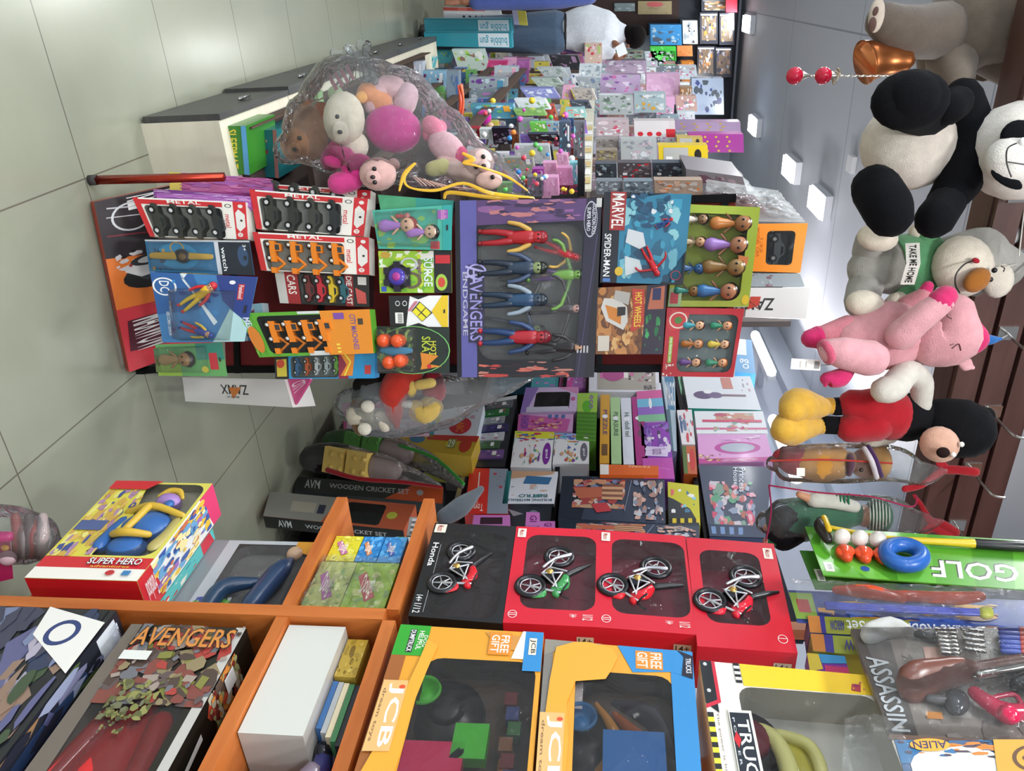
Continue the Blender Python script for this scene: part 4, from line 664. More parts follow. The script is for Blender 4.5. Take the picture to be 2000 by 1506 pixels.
DUC = [('r', 0, 0, .11, .1, 'e8dfd0'), ('t', 'Maisto', .012, .02, .1, .08, 'a83030', 0), ('ring', .80, .07, .035, .05, .14, 'f0d8d4'), ('l', [(.79, .03), (.79, .11)], .0015, 'f0d8d4'), ('l', [(.80, .03), (.80, .11)], .0015, 'f0d8d4')]
def duc(top=False):
    a = [('r', .04, .03, .13, .16, 'e8dfd0'), ('t', 'Maisto', .055, .05, .12, .14, 'a83030', 0), ('t', '14+', .82, .72, .86, .80, 'f2dcd8', -90), ('t', '1/12', .82, .86, .88, .97, 'f2dcd8', 0), ('ring', .93, .10, .04, .055, .14, 'f0d8d4'), ('l', [(.92, .06), (.92, .14)], .0015, 'f0d8d4'), ('l', [(.935, .06), (.935, .14)], .0015, 'f0d8d4')]
    return a
def duc2(lab, Q, tilt, c='c8202a', flip=False):
    art = [('ring', .92, .09, .035, .05, .14, 'f0d8d4'), ('l', [(.912, .05), (.912, .13)], .0014, 'f0d8d4'), ('l', [(.928, .05), (.928, .13)], .0014, 'f0d8d4'), ('t', '14+', .90, .70, .93, .78, 'f2dcd8', 0), ('t', '1/12', .90, .84, .95, .95, 'f2dcd8', 0), ('r', .03, .03, .13, .13, 'e8dfd0'), ('t', 'Maisto', .045, .05, .115, .11, 'a83030', 0)]
    if flip: art = [('r', .06, .86, .17, .96, 'e8dfd0'), ('t', 'Maisto', .075, .88, .155, .94, 'a83030', 0), ('ring', .9, .88, .035, .05, .14, 'f0d8d4'), ('l', [(.895, .84), (.895, .92)], .0014, 'f0d8d4')]
    return bike_box(lab, Q, 'c9142c', art, c, tilt, .5, .40, .155, win=(.09, .15, .86, .97) if not flip else (.12, .13, .8, .80))
duc2('red motorcycle carton directly on top of the black motorcycle carton', ((1009, 1028), (982, 1216), (1167, 1225), (1170, 1035)), -30, '3a8a4a')
duc2('red motorcycle carton third from the bottom of the stack', ((1170, 1035), (1167, 1225), (1360, 1240), (1338, 1047)), -55, 'c8202a')
duc2('topmost red motorcycle carton, slightly tilted', ((1340, 1049), (1362, 1262), (1558, 1276), (1511, 1062)), -45, 'd02436', True)
# --- big builder toys at the right edge
def extra(par, nm, fn): m = MB(); fn(m); m.build(nm, par)
QJ = ((783, 1220), (675, 1560), (1036, 1560), (1062, 1237)); XJ = ('X', .985)
def face_of(Q, pl):
    q = [on(x, y, pl) for x, y in Q]; F = Face(q)
    if F.n.dot(CAM-q[0]) < 0: F.n = -F.n
    return F
YO = 'dd9a2e'
j1 = pack('builder_toy_carton', 'yellow and orange windowed carton with big white letters, green scoop and pink block inside', 'box', QJ, XJ, .16, YO, [
    ('r', 0, 0, 1, .10, '9a5a2a'), ('r', 0, 0, .21, .22, '2f9a2e'), ('r', .03, .085, .19, .13, '1a1a1a'), ('t', 'DUMPTRUCK', .035, .09, .185, .125, 'f4f4f4', 0), ('t', 'HELPFUL', .04, .15, .17, .185, 'f0f0e0', 0), ('t', 'DOG', .07, .19, .15, .215, 'f0f0e0', 0),
    ('p', [(.02, .6), (.14, .72), (.14, .84), (.04, .9)], 'c98a40'), ('p', [(.0, .86), (.2, .80), (.2, .95), (.0, .93)], 'efe9e0'), ('r', .06, .88, .24, .97, 'd8862a'), ('p', [(.0, .88), (.28, .88), (.28, 1), (.0, 1)], '2f84c0'),
    ('t', 'FREE', .05, .72, .16, .77, 'f6eede', 0), ('t', 'GIFT', .05, .66, .16, .71, 'f6eede', 0), ('r', .02, .64, .18, .79, 'd8862a'), ('t', 'FREE', .04, .72, .165, .775, 'f6eede', 0), ('t', 'GIFT', .04, .655, .165, .71, 'f6eede', 0), ('r', .05, .91, .17, .96, 'efe0c8'), ('t', 'JCB', .06, .915, .16, .955, '222222', 0)],
    win=[(.215, .24, .995, .97)], wcol='54463a', film_=SMOKE, wd=.30)
FJ = face_of(QJ, XJ)
def lettering(par, F, s0, s1, t0, t1):
    m = MB(); paint(m, F, [('r', s0, t0, s1, t1, 'e0b070'), ('t', 'JCB', s0+.02, t0+(t1-t0)*.3, s1-.02, t1-(t1-t0)*.08, 'f4f2ee', 0), ('t', 'dream toys', s0+.05, t0+(t1-t0)*.06, s1-.05, t0+(t1-t0)*.24, '8a6a4a', 0), ('e', s0+.04, t0+(t1-t0)*.82, .012, .02, 'd8502a')], .004); m.build('lettering_panel', par)
lettering(j1, FJ, .38, .78, .01, .17)
m = MB(); m.add([FJ.pt(a, b_, .003) for a, b_ in ((.1, .22), (.24, .20), (.5, .15), (.75, .08), (1, .0), (1, .22), (.75, .24), (.5, .24), (.3, .27), (.14, .30))], [tuple(range(10))], 'e2a234'); m.build('yellow_card_frame', j1)
def scoop(par, F, s, t_, r, c, dz=-.010):
    m = MB(); o = F.pt(s, t_, dz); ex, ey, n = F.ex(), F.ey(), F.n; vs = []; N = 24; prof = [(1.08, .0), (1.0, .006), (.9, -.001), (.7, -.010), (.42, -.014), (.25, -.010), (.0, -.010)]
    for (rr_, h) in prof:
        for i in range(N): a = 6.2832*i/N; vs.append(o+ex*r*rr_*math.cos(a)+ey*r*rr_*math.sin(a)+n*h)
    m.add(vs, [(j*N+i, j*N+(i+1) % N, (j+1)*N+(i+1) % N, (j+1)*N+i) for j in range(len(prof)-1) for i in range(N)], (c, 'plastic'), True); m.build('round_scoop', par)
scoop(j1, FJ, .40, .27, .026, '5ae838')
extra(j1, 'green_block', lambda m: m.obox(FJ.pt(.70, .62, -.012), (FJ.ex()*.030, FJ.n*.010, FJ.ey()*.026), ('5ae040', 'gloss')))
extra(j1, 'pink_block', lambda m: m.obox(FJ.pt(.88, .40, -.012), (FJ.ex()*.055, FJ.n*.010, FJ.ey()*.05), ('e8206c', 'gloss')))
extra(j1, 'toy_wheel', lambda m: (m.limb([FJ.pt(.46, .42, -.046), FJ.pt(.46, .42, -.03)], [.062, .058], ('1c1b1d', 'plastic'), 22, 1, 1, False), m.limb([FJ.pt(.46, .42, -.03), FJ.pt(.46, .42, -.022)], [.03, .02], ('2d2b2e', 'plastic'), 16, 1, 1, False)))
extra(j1, 'orange_stick', lambda m: m.limb([FJ.pt(.75, .82, -.03), FJ.pt(.85, .83, -.03), FJ.pt(.98, .8, -.03)], [.010, .013, .012], ('c07a3a', 'plastic'), 10, .6, 2))
extra(j1, 'orange_handle', lambda m: m.limb([FJ.pt(.42, .55, -.04), FJ.pt(.5, .6, -.04), FJ.pt(.56, .58, -.04)], [.007, .012, .008], ('d8873a', 'plastic'), 10, .6, 2))
extra(j1, 'coloured_bricks', lambda m: [m.obox(FJ.pt(.4+.09*i, .82+.02*(i % 3), -.03), (FJ.ex()*.012, FJ.n*.01, FJ.ey()*.01), (['7a2a2a', '3a4a8a', '3a7a3a', '8a5a2a'][i % 4], 'plastic')) for i in range(6)])
QK = ((1065, 1249), (1043, 1560), (1374, 1560), (1352, 1274))
j2 = pack('builder_toy_carton', 'second yellow windowed carton with a blue band and blue scoop, above the green scoop carton', 'box', QK, XJ, .16, YO, [
    ('r', 0, 0, 1, .06, '7a7670'), ('p', [(.0, .5), (.0, 1), (.16, 1), (.2, .6), (.1, .55)], '2f84c0'), ('r', .0, .85, 1, 1, '2f84c0'), ('p', [(.0, .0), (.12, .0), (.03, .2), (.0, .4)], '8a8478'), ('p', [(.02, .88), (.18, .86), (.2, .95), (.0, .98)], '2f84c0'), ('r', .03, .62, .17, .80, 'd8862a'), ('t', 'FREE', .04, .72, .16, .79, 'f6eede', 0), ('t', 'GIFT', .04, .63, .16, .70, 'f6eede', 0),
    ('t', 'INSIDE THE BOX', .05, .36, .2, .39, '5a3a1a', 0), ('t', 'THE WORLD', .07, .32, .19, .35, '5a3a1a', 0), ('p', [(.0, .9), (.05, .94), (.2, .92), (.22, .99), (.04, 1)], '16182a'), ('t', 'TRUCKS', .06, .95, .18, .985, 'e8e8f0', 0)],
    win=[(.21, .22, .995, .86)], wcol='64564a', film_=SMOKE, wd=.30)
FK = face_of(QK, XJ)
m = MB(); m.add([FK.pt(a, b_, .003) for a, b_ in ((.01, .2), (.06, .08), (.3, .05), (1, .0), (1, .17), (.7, .19), (.45, .17), (.3, .22), (.27, .42), (.2, .46), (.1, .5), (.03, .46), (.0, .3))], [tuple(range(13))], 'e2a234'); m.build('yellow_card_frame', j2)
lettering(j2, FK, .52, .99, .0, .16); scoop(j2, FK, .50, .26, .024, '2f8ac8')
extra(j2, 'white_leaflet', lambda m: (m.obox(FK.pt(.35, .22, -.012), (FK.ex()*.026, FK.n*.001, FK.ey()*.012), ('eeeae4', 'card'))))
extra(j2, 'toy_wheel', lambda m: m.limb([FK.pt(.6, .28, -.046), FK.pt(.6, .28, -.03)], [.06, .056], ('1c1b1d', 'plastic'), 22, 1, 1, False))
extra(j2, 'yellow_arm', lambda m: m.limb([FK.pt(.35, .36, -.03), FK.pt(.5, .46, -.03), FK.pt(.62, .50, -.03), FK.pt(.78, .4, -.03)], [.004, .009, .012, .014], ('dc9a3a', 'plastic'), 10, .6, 4))
extra(j2, 'blue_block', lambda m: m.obox(FK.pt(.80, .60, -.012), (FK.ex()*.055, FK.n*.010, FK.ey()*.045), ('2f8ad8', 'gloss')))
extra(j2, 'orange_plate', lambda m: m.limb([FK.pt(.4, .48, -.035), FK.pt(.6, .68, -.035), FK.pt(.66, .76, -.035)], [.006, .016, .012], ('b8622a', 'plastic'), 10, .4, 3))
extra(j2, 'dark_bag', lambda m: m.limb([FK.pt(.3, .5, -.05), FK.pt(.4, .72, -.04), FK.pt(.6, .84, -.05)], [.012, .022, .014], ('4a4550', 'gloss'), 12, .5, 3))
QT = ((1366, 1290), (1406, 1560), (1790, 1560), (1699, 1320))
j3 = pack('truck_carton', 'yellow, white and black windowed carton with a pale yellow toy truck inside', 'box', QT, XJ, .16, 'e8e4da', [
    ('r', 0, .24, .19, 1, 'edc52c'), ('p', [(0, 0), (.35, 0), (.42, .07), (.0, .07)], '14191c'), ('p', [(.0, .07), (.32, .07), (.36, .0), (.39, .0), (.34, .09), (0, .09)], 'c8283c'), ('e', .03, .03, .015, .012, 'c8c8c8'), ('e', .25, .03, .015, .012, 'c8c8c8'), ('st', .42, 0, 1, .035, 16, ['1a1a1a', 'd8d23a'], True), ('st', .0, .20, .17, .235, 7, ['1a1a1a', 'e8e4da'], True),
    ('t', 'The power is here', .42, .05, .9, .065, '8a7a70', 0), ('p', [(.1, .875), (.16, .86), (.17, .91), (.1, .925)], 'b03a4a'), ('sc', 271, .07, .87, .16, .94, 6, ['c04a6a', '8a2a5a', 'd0a030'])],
    win=[(.195, .20, .995, .985)], wcol='c8c2b8', wd=.42)
FT = face_of(QT, XJ)
m = MB(); paint(m, FT, [('r', .40, .12, 1, .25, 'e8e4da'), ('r', .42, .125, 1, .235, '17202a'), ('t', 'TRUCK', .47, .16, .99, .225, 'eceae4', 0), ('t', 'P O W E R', .46, .135, .8, .148, 'c8ccd0', 0), ('p', [(.62, .125), (.68, .145), (.62, .165), (.56, .145)], 'c8242c')], .003); m.build('title_panel', j3)
extra(j3, 'maroon_wheel', lambda m: (m.limb([FT.pt(.50, .22, -.06), FT.pt(.50, .22, -.03)], [.052, .050], ('221c20', 'plastic'), 22, 1, 1, False), m.limb([FT.pt(.50, .22, -.03), FT.pt(.50, .22, -.022)], [.037, .032], ('6a2230', 'plastic'), 18, 1, 1, False)))
extra(j3, 'truck_body', lambda m: (m.limb([FT.pt(.36, .30, -.04), FT.pt(.5, .38, -.03), FT.pt(.7, .42, -.03), FT.pt(.95, .40, -.03)], [.008, .013, .014, .014], ('e0d88a', 'plastic'), 10, 1, 4), m.limb([FT.pt(.42, .42, -.04), FT.pt(.5, .56, -.035), FT.pt(.66, .6, -.035), FT.pt(.9, .58, -.04)], [.009, .010, .010, .010], ('e0d88a', 'plastic'), 8, 1, 4), m.obox(FT.pt(.66, .5, -.05), (FT.ex()*.04, FT.n*.01, FT.ey()*.022), ('b8ac3a', 'plastic'))))
# ============================================================ PACKS HANGING above the orange shelf
g1 = ((1572, 1029), (1608, 1124), (2062, 1157), (2062, 1060)); XG = ('X', 1.0)
FG = face_of(g1, XG)
tg = blister('golf_set_card', 'bright green hanging card with toy golf club, three white balls and blue target ring', 'toy pack', g1, XG, '58a02e', [('st', 0, 0, 1, 1, 6, ['5cab2e', '529a2a', '68b83a', '56a22c', '4c9228', '62ae34'], False), ('p', [(0, .2), (.5, .05), (1, .2), (1, .3), (.5, .14), (0, .3)], '6fbe40'), ('t', 'GOLF', .52, .485, .86, .845, '3a3a38', -90), ('t', 'GOLF', .54, .49, .88, .85, 'f2f0ea', -90), ('r', .74, .02, .92, .06, 'dcd8c8'), ('barc', .76, .022, .9, .058), ('e', .82, .2, .05, .02, '2a5aa8'), ('e', .8, .36, .05, .012, '3a3a3a')], None, hole=False)
P = FG.pt
m = MB(); m.limb([P(.16, .09, .02), P(.24, .3, .012), P(.25, .55, .012), P(.24, .68, .012)], [.0045, .0055, .007, .009], ('e2c122', 'plastic'), 10, 1, 3); m.limb([P(.24, .68, .012), P(.24, 1.0, .012)], [.0095, .010], ('1b1b1c', 'plastic'), 10, 1, 1); m.limb([P(.02, .06, .02), P(.2, .045, .025), P(.42, .06, .02)], [.009, .013, .010], ('231e1c', 'plastic'), 10, 1, 3); m.limb([P(.08, .065, .034), P(.34, .068, .034)], [.006, .006], ('e0b520', 'plastic'), 8, 1, 2); m.build('toy_golf_club', tg)
for tt_ in (.125, .20, .275):
    m = MB(); m.ell(P(.36, tt_, .02), (FG.ex()*.0165, FG.ey()*.0165, FG.n*.0165), ('ded8d0', 'plastic'), 18, 12); m.build('golf_ball', tg)
for tt_ in (.125, .205, .285):
    m = MB(); m.limb([P(.58, tt_, .008), P(.70, tt_, .012)], [.017, .011], ('e2502a', 'gloss'), 14, 1, 1); m.ell(P(.60, tt_, .015), (FG.ex()*.018, FG.ey()*.018, FG.n*.006), ('e8552c', 'gloss'), 14, 8); m.build('orange_tee', tg)
m = MB(); N = 40; m.limb([P(.64, .37, .02)+FG.ex()*.030*math.cos(6.2832*i/N)+FG.ey()*.031*math.sin(6.2832*i/N) for i in range(N+1)], [.015]*(N+1), ('2b66b8', 'plastic'), 12, 1, 1); m.build('blue_target_ring', tg)
b = MB(); R_ = random.Random(5)
tgb = blister('golf_set_card', 'green golf card hanging behind the front golf set card, only its lower corner in view', 'toy pack', ((1562, 1075), (1592, 1150), (1900, 1170), (1900, 1090)), ('X', 1.03), '3f7a24', [('barc', .5, .04, .8, .09), ('st', 0, .4, 1, 1, 5, ['4a8a2a', '3f7a24'], False)], None, hole=False)
def bow_pack(lab, Q, pl):
    F = face_of(Q, pl); t = thing('archery_pack', lab, 'toy pack', F.pt(.5, 0)); P = F.pt
    m = MB(); m.add([P(0, 0, -.02), P(1, 0, -.02), P(1, 1, -.02), P(0, 1, -.02)], [(0, 1, 2, 3)], ('3a4a8a', 'card')); G = Face([P(0, 0, -.02), P(1, 0, -.02), P(1, 1, -.02), P(0, 1, -.02)]); G.n = F.n
    paint(m, G, [('sc', 301, 0, .1, 1, .8, 20, ['2f4aa0', '3a62c0', 'd8a83a', 'c98a30', '24346e', '8a6a4a']), ('r', .1, 0, .9, .09, '7a9a3a'), ('r', .3, .02, .7, .07, 'a02a2a')]); m.build('backing_card', t)
    m = MB(); m.limb([P(.3, .25, .0), P(.42, .45, .01), P(.30, .62, .0), P(.34, .72, .01)], [.006, .010, .012, .009], ('d8502a', 'gloss'), 10, 1, 4); m.limb([P(.2, .18, 0), P(.35, .3, .01), P(.5, .42, .01)], [.008, .013, .009], ('d04e28', 'gloss'), 10, 1, 3); m.build('orange_bow', t)
    for k in range(4):
        m = MB(); m.limb([P(.68+.05*k, .12, .004), P(.70+.04*k, .72, .006)], [.0032, .0032], ('3b46b4', 'plastic'), 7, 1, 1); m.ell(P(.70+.04*k, .74, .006), (F.ex()*.008, F.n*.007, F.ey()*.012), ('c6c83a', 'plastic'), 8, 6); m.build('toy_arrow', t)
    m = MB(); R_ = random.Random(9); n1, n2 = 8, 40; vs = []
    for j in range(n2+1):
        for i in range(n1+1): u = i/n1; vs.append(P(u, j/n2, .016*math.sin(math.pi*u)+.006+R_.uniform(-.0025, .0025)))
    m.add(vs, [(j*(n1+1)+i, j*(n1+1)+i+1, (j+1)*(n1+1)+i+1, (j+1)*(n1+1)+i) for j in range(n2) for i in range(n1)], BAG, True); m.build('film_sleeve', t)
bow_pack('clear sleeve with an orange toy bow and blue arrows beside the green golf card', ((1541, 1136), (1560, 1200), (2060, 1226), (2060, 1158)), ('X', .985))
pack('archery_carton', 'narrow olive and blue carton edge printed with letters running downwards, behind the arrows', 'box', ((1577, 1203), (1582, 1236), (2060, 1262), (2060, 1226)), ('X', 1.0), .05, '3a5aa0', [('r', 0, 0, 1, .42, '9aa03a'), ('r', 0, 0, 1, .05, 'c07a3a'), ('r', 0, .05, 1, .07, '3a3a8a'), ('t', 'Deluxe Robinhood Set', .15, .16, .85, .72, 'e8ecec', -90), ('r', .1, .73, .95, .95, 'b8502a'), ('t', 'ARROW', .2, .09, .8, .15, '3a3a9a', -90), ('e', .5, .40, .35, .015, 'a02a30')])
pack('archery_carton', 'second narrow olive carton edge lower beside the toy gun pack', 'box', ((1583, 1238), (1588, 1272), (1800, 1290), (1800, 1252)), ('X', 1.0), .05, '8f9a3a', [('r', 0, 0, 1, .12, 'c07a3a'), ('r', 0, .12, 1, .2, '3a3a8a'), ('t', 'ARROW', .2, .3, .8, .6, '3a3a9a', -90)])
pack('block_card', 'purple, blue and yellow card below the toy gun pack', 'toy pack', ((1576, 1276), (1582, 1312), (1660, 1320), (1650, 1282)), ('X', 1.0), .03, '6a2a8a', [('p', [(0, 0), (1, 0), (.8, .35), (0, .3)], 'c8b03a'), ('p', [(0, .3), (.5, .35), (.4, 1), (0, 1)], '2f86b8'), ('r', .6, .4, 1, 1, 'b02a5a')])
# toy gun pack
QG = ((1662, 1229), (1737, 1434), (2075, 1455), (2075, 1226)); XU = ('X', .97); FU = face_of(QG, XU); P = FU.pt
tu = thing('toy_gun_pack', 'grey-brown clear pack with brown toy rifle, pink toy pistol, blue darts and silver cartridges', 'toy pack', P(.5, 0))
m = MB(); m.hexa([P(0, 0), P(1, 0), P(1, 1), P(0, 1)], [P(0, 0, -.01), P(1, 0, -.01), P(1, 1, -.01), P(0, 1, -.01)], ('847a72', 'card')); paint(m, FU, [('r', .0, .0, 1, .17, '5a5450'), ('sc', 311, 0, .2, 1, 1, 18, ['8e857c', '7a716a', '97908a', '6e6862']), ('t', 'ASSASSIN', .30, .02, .98, .13, 'c8ccd0', 0), ('r', .2, .32, .34, .42, 'c8a090'), ('r', .8, .25, .86, .34, 'c07a30')]); m.build('backing_card', tu)
br = ('6a4238', 'plastic'); gy = ('5c5c60', 'metal'); sv = ('b8b4ae', 'chrome')
m = MB(); m.limb([P(.62, .22, .02), P(.52, .42, .02), P(.50, .55, .02)], [.034, .024, .014], br, 12, .5, 3); m.limb([P(.50, .55, .02), P(.44, .8, .02), P(.38, 1.0, .02)], [.014, .018, .016], br, 12, .6, 3); m.limb([P(.56, .55, .025), P(.48, .8, .026), P(.42, 1.0, .026)], [.007, .008, .008], sv, 8, 1, 2); m.build('toy_rifle', tu)
m = MB(); m.limb([P(.70, .52, .02), P(.80, .6, .02), P(.86, .68, .02)], [.010, .012, .016], ('c2224a', 'gloss'), 10, .7, 3); m.limb([P(.86, .68, .02), P(.84, .8, .02), P(.82, 1.0, .02)], [.015, .012, .013], ('c2224a', 'gloss'), 10, .7, 2); m.limb([P(.74, .6, .02), P(.70, .72, .02), P(.78, .76, .02)], [.004]*3, ('a81c40', 'gloss'), 8, 1, 3); m.build('toy_pistol', tu)
for k in range(6):
    m = MB(); m.limb([P(.06+.045*k, .70, .012), P(.07+.045*k, .78, .012)], [.0045, .0045], ('3e55b8', 'plastic'), 8, 1, 1); m.ell(P(.072+.045*k, .795, .012), (FU.ex()*.0048, FU.n*.0048, FU.ey()*.006), ('d0483a', 'plastic'), 8, 5); m.build('foam_dart', tu)
for k in range(7):
    m = MB(); m.limb([P(.06+.04*k, .40, .012), P(.07+.04*k, .48, .012)], [.0042, .003], sv, 8, 1, 1); m.build('silver_cartridge', tu)
for k in range(5):
    m = MB(); m.limb([P(.06+.05*k, .52+.01*(k % 2), .012), P(.09+.05*k, .61, .012)], [.004, .003], sv, 8, 1, 1); m.build('silver_cartridge', tu)
m = MB(); m.limb([P(.10, .08, .01), P(.05, .18, .014), P(.10, .30, .01)], [.02, .018, .006], ('d8d8d4', 'cloth'), 10, .5, 3); m.limb([P(.1, .3, .01), P(.12, .36, .01)], [.007, .011], ('3a3a3a', 'plastic'), 8, 1, 1); m.build('white_target_figure', tu)
m = MB(); m.ell(P(.75, .42, .012), (FU.ex()*.024, FU.n*.012, FU.ey()*.018), ('39383b', 'gloss'), 14, 8); m.limb([P(.72, .28, .01), P(.74, .38, .01)], [.007, .009], ('4a4648', 'plastic'), 8, 1, 1); m.build('black_magnifier', tu)
m = MB(); m.limb([P(.62, .75, .02), P(.58, .85, .02), P(.55, 1, .02)], [.014, .018, .016], ('2f2e30', 'metal'), 10, .7, 3); m.build('black_sight', tu)
m = MB(); R_ = random.Random(19); n1, n2 = 16, 22; vs = []
for j in range(n2+1):
    for i in range(n1+1): u = i/n1; vs.append(P(u, j/n2, .034*min(1, 6*u, 6*(1-u))+.004+R_.uniform(-.0015, .0015)))
m.add(vs, [(j*(n1+1)+i, j*(n1+1)+i+1, (j+1)*(n1+1)+i+1, (j+1)*(n1+1)+i) for j in range(n2) for i in range(n1)], BLIST, True); m.build('blister', tu)
blister('mask_card', 'blue and orange hanging card with a white mask shape and gold emblem panel, right corner', 'toy pack', ((1747, 1446), (1775, 1540), (2080, 1540), (2080, 1446)), ('X', .95), '3a5a80', [('r', .0, .0, .5, .3, '2f6a98'), ('e', .6, .35, .5, .3, 'd2cfc8'), ('sc', 321, 0, 0, .4, .6, 14, ['2f6a98', '4a3a4a', 'c87a2a', '1a2030']), ('r', .0, .58, .9, .98, 'c9962e'), ('ring', .4, .8, .28, .12, .22, '5a3a1a'), ('e', .4, .8, .08, .06, '5a3a1a'), ('e', .12, .2, .14, .12, 'e0a02e'), ('t', 'ALIEN', .04, .1, .2, .3, '2a2a5a', -90)], None)
m = MB(); F = face_of(((1650, 1400), (1640, 1530), (1800, 1530), (1725, 1395)), ('X', .94)); vs = []; R_ = random.Random(4)
for j in range(9):
    for i in range(9): vs.append(F.pt(i/8, j/8, .02*math.sin(3.14*i/8)+R_.uniform(-.003, .003)))
m.add(vs, [(j*9+i, j*9+i+1, (j+1)*9+i+1, (j+1)*9+i) for j in range(8) for i in range(8)], BAG, True); tag(m.build('loose_film', None, F.pt(.5, 0)), 'loose clear plastic sheet hanging between truck carton and toy gun pack', 'film')
# ============================================================ FAR SHELVING along the right wall
t = thing('tall_shelving', 'long black metal tall shelving behind the rack, stacked with doll and craft cartons', 'shelf', (2.4, 3.9, 0))
def wb(name, lo, hi, c='1d1c1f', k='metal'): b = MB(); b.box(lo, hi, (c, k)); b.build(name, t)
for z in (.10, .775, 1.235, 1.895): wb('shelf_board', (2.12, 2.60, z), (2.62, 6.4, z+.022), '1d1c1f' if z != .775 else 'c9ccd0')
for y in (2.60, 3.30, 4.3, 5.3, 6.37): wb('post', (2.60, y, 0), (2.64, y+.03, 2.45))
wb('back_panel', (2.64, 2.60, 0), (2.655, 6.4, 2.35), '2a2a30')
XB = 2.1
def fr(kind, lab, cat, Q, col, art=(), d=.18, x=XB, **k): return pack(kind, lab, cat, Q, ('X', x), d, col, art, None, **k)
# -- row at waist to eye height
PK = ['c88ac8', 'b06ab8', 'e8c8e8', '7a4a9a']
fr('doll_box', 'lavender and pink windowed carton with small dolls, right of the big dark figure set', 'box', ((1027, 757), (1016, 806), (1126, 803), (1130, 756)), 'cdb6dc', [('p', [(0, 0), (1, 0), (1, .1), (0, .25)], '8a70b8'), ('p', [(0, .6), (.0, 1), (.3, 1)], 'd08ab8'), ('r', .8, .1, .98, .85, 'c8c4d8'), ('e', .5, .92, .08, .04, 'c05a90')], win=[(.2, .22, .92, .86)], wcol='4a4654', cont=[('doll', .32+.13*i, .04, .035, ('e0b8b0', '8a6a9a', 'b8b0c8')) for i in range(5)])
fr('craft_box', 'magenta carton with a row of red and purple doll pictures, below the lavender windowed carton', 'box', ((1013, 809), (1010, 842), (1118, 843), (1120, 809)), 'c89ac8', [('p', [(0, 0), (1, 0), (1, .9), (.3, .95)], 'c05aa0'), ('sc', 401, .25, .2, .95, .8, 14, ['a02a4a', 'e0c0c8', '8a3a8a', 'd8a080']), ('st', .04, .55, .25, .85, 5, ['4a6aa8', None], False), ('t', 'FASHION', .1, .05, .85, .2, '6a4ab0', 0)])
KD = ['e8e4e0', '3aa088', 'c87a4a', '7a3a9a', 'd8c83a', '4a6ab0', 'c83a5a']
for k, (Q, w_, lb) in enumerate(((((1006, 842), (997, 912), (1076, 914), (1083, 844)), '7a2a9a', 'white craft carton with a purple badge and two children pictures'), (((1084, 846), (1079, 905), (1150, 906), (1151, 848)), '6a6a78', 'white craft carton with glasses and crown picture, beside the green carton'))):
    fr('craft_box', lb, 'box', Q, 'e6e8ec', [('r', 0, 0, .2, 1, 'd8d83a' if k == 0 else '8ab0e0'), ('sc', 405+k, 0, 0, .3, 1, 12, KD), ('e', .62, .86, .3, .1, w_), ('t', 'gel', .5, .82, .75, .9, 'e8e8f0', 0), ('sc', 408+k, .35, .3, .95, .7, 10, KD), ('sc', 411+k, .1, 0, .9, .06, 7, KD), ('e', .7, .5, .06, .06, 'd8a884'), ('e', .7, .25, .06, .05, 'd8a884')])
fr('craft_box', 'lime green ridged carton standing between craft cartons', 'box', ((1128, 768), (1125, 860), (1164, 863), (1167, 768)), '4f8a1e', [('r', 0, 0, .42, 1, '9cc84a'), ('e', .3, .5, .13, .25, '58b01e'), ('t', 'eco', .05, .6, .35, .8, '8a5ab0', 0), ('st', .44, 0, 1, 1, 14, ['3f7a16', '4f8e20'], True)])
for k, (y0, y1, x0, x1, c, tx, lb) in enumerate(((771, 905, 1173, 1191, 'd09a2a', 'PUZZLE', 'thin orange-yellow game carton'), (776, 906, 1192, 1211, 'a8cc94', 'PLEASURE', 'thin pale green game carton'), (777, 907, 1212, 1232, 'd4d8e4', 'Hairdoll tel', 'thin white game carton'), (775, 908, 1233, 1255, 'a2287a', 'Make up', 'thin magenta game carton'))):
    fr('game_box', lb+' in the stacked four', 'box', ((x0, y0), (x0-2+4*k, y1), (x1-1+4*k, y1), (x1, y0)), c, [('t', tx, .25, .3, .62, .75, '4a3a7a' if k == 0 else '3a5a4a', 0), ('r', .75, .2, .9, .8, '6a4a2a' if k == 0 else c), ('e', .35, .5, .03, .3, 'e8e8f0')])
fr('game_box', 'flat orange carton with white letters lying over the dollhouse carton', 'box', ((1172, 907), (1172, 927), (1286, 928), (1286, 910)), 'dc6420', [('t', 'PAVAN', .03, .5, .25, .85, 'f2c8a8', -90), ('r', 0, 0, 1, .15, 'ece8e4')], x=2.08)
fr('striped_box', 'striped white, pink, cyan, purple and green carton', 'box', ((1242, 751), (1247, 824), (1300, 821), (1290, 748)), 'e4e4ee', [('r', .2, 0, .42, 1, 'cf5a9a'), ('r', .42, 0, .64, 1, '6ab4d4'), ('r', .64, 0, .84, 1, '8a62bc'), ('r', .84, 0, 1, 1, '7ab890'), ('t', 'cafe', .05, .3, .17, .8, '3a3a48', 0), ('e', .55, .5, .14, .06, 'e8f0f4')])
fr('doll_box', 'purple horse picture carton with white scroll lettering', 'box', ((1251, 826), (1257, 936), (1318, 936), (1305, 824)), '8a3ab0', [('sc', 421, 0, .1, .6, 1, 20, ['b08ad0', 'd8d0e0', '6a3a9a', '8a6ac0', '4a3a5a']), ('r', .66, 0, 1, 1, 'b84aa8'), ('p', [(.45, .15), (.62, .1), (.64, .85), (.48, .9)], 'd8c8e8'), ('t', 'Rapunzel', .5, .2, .6, .8, '7a4a8a', 0), ('l', [(.8, .1), (.85, .9)], .004, 'd88ad0')])
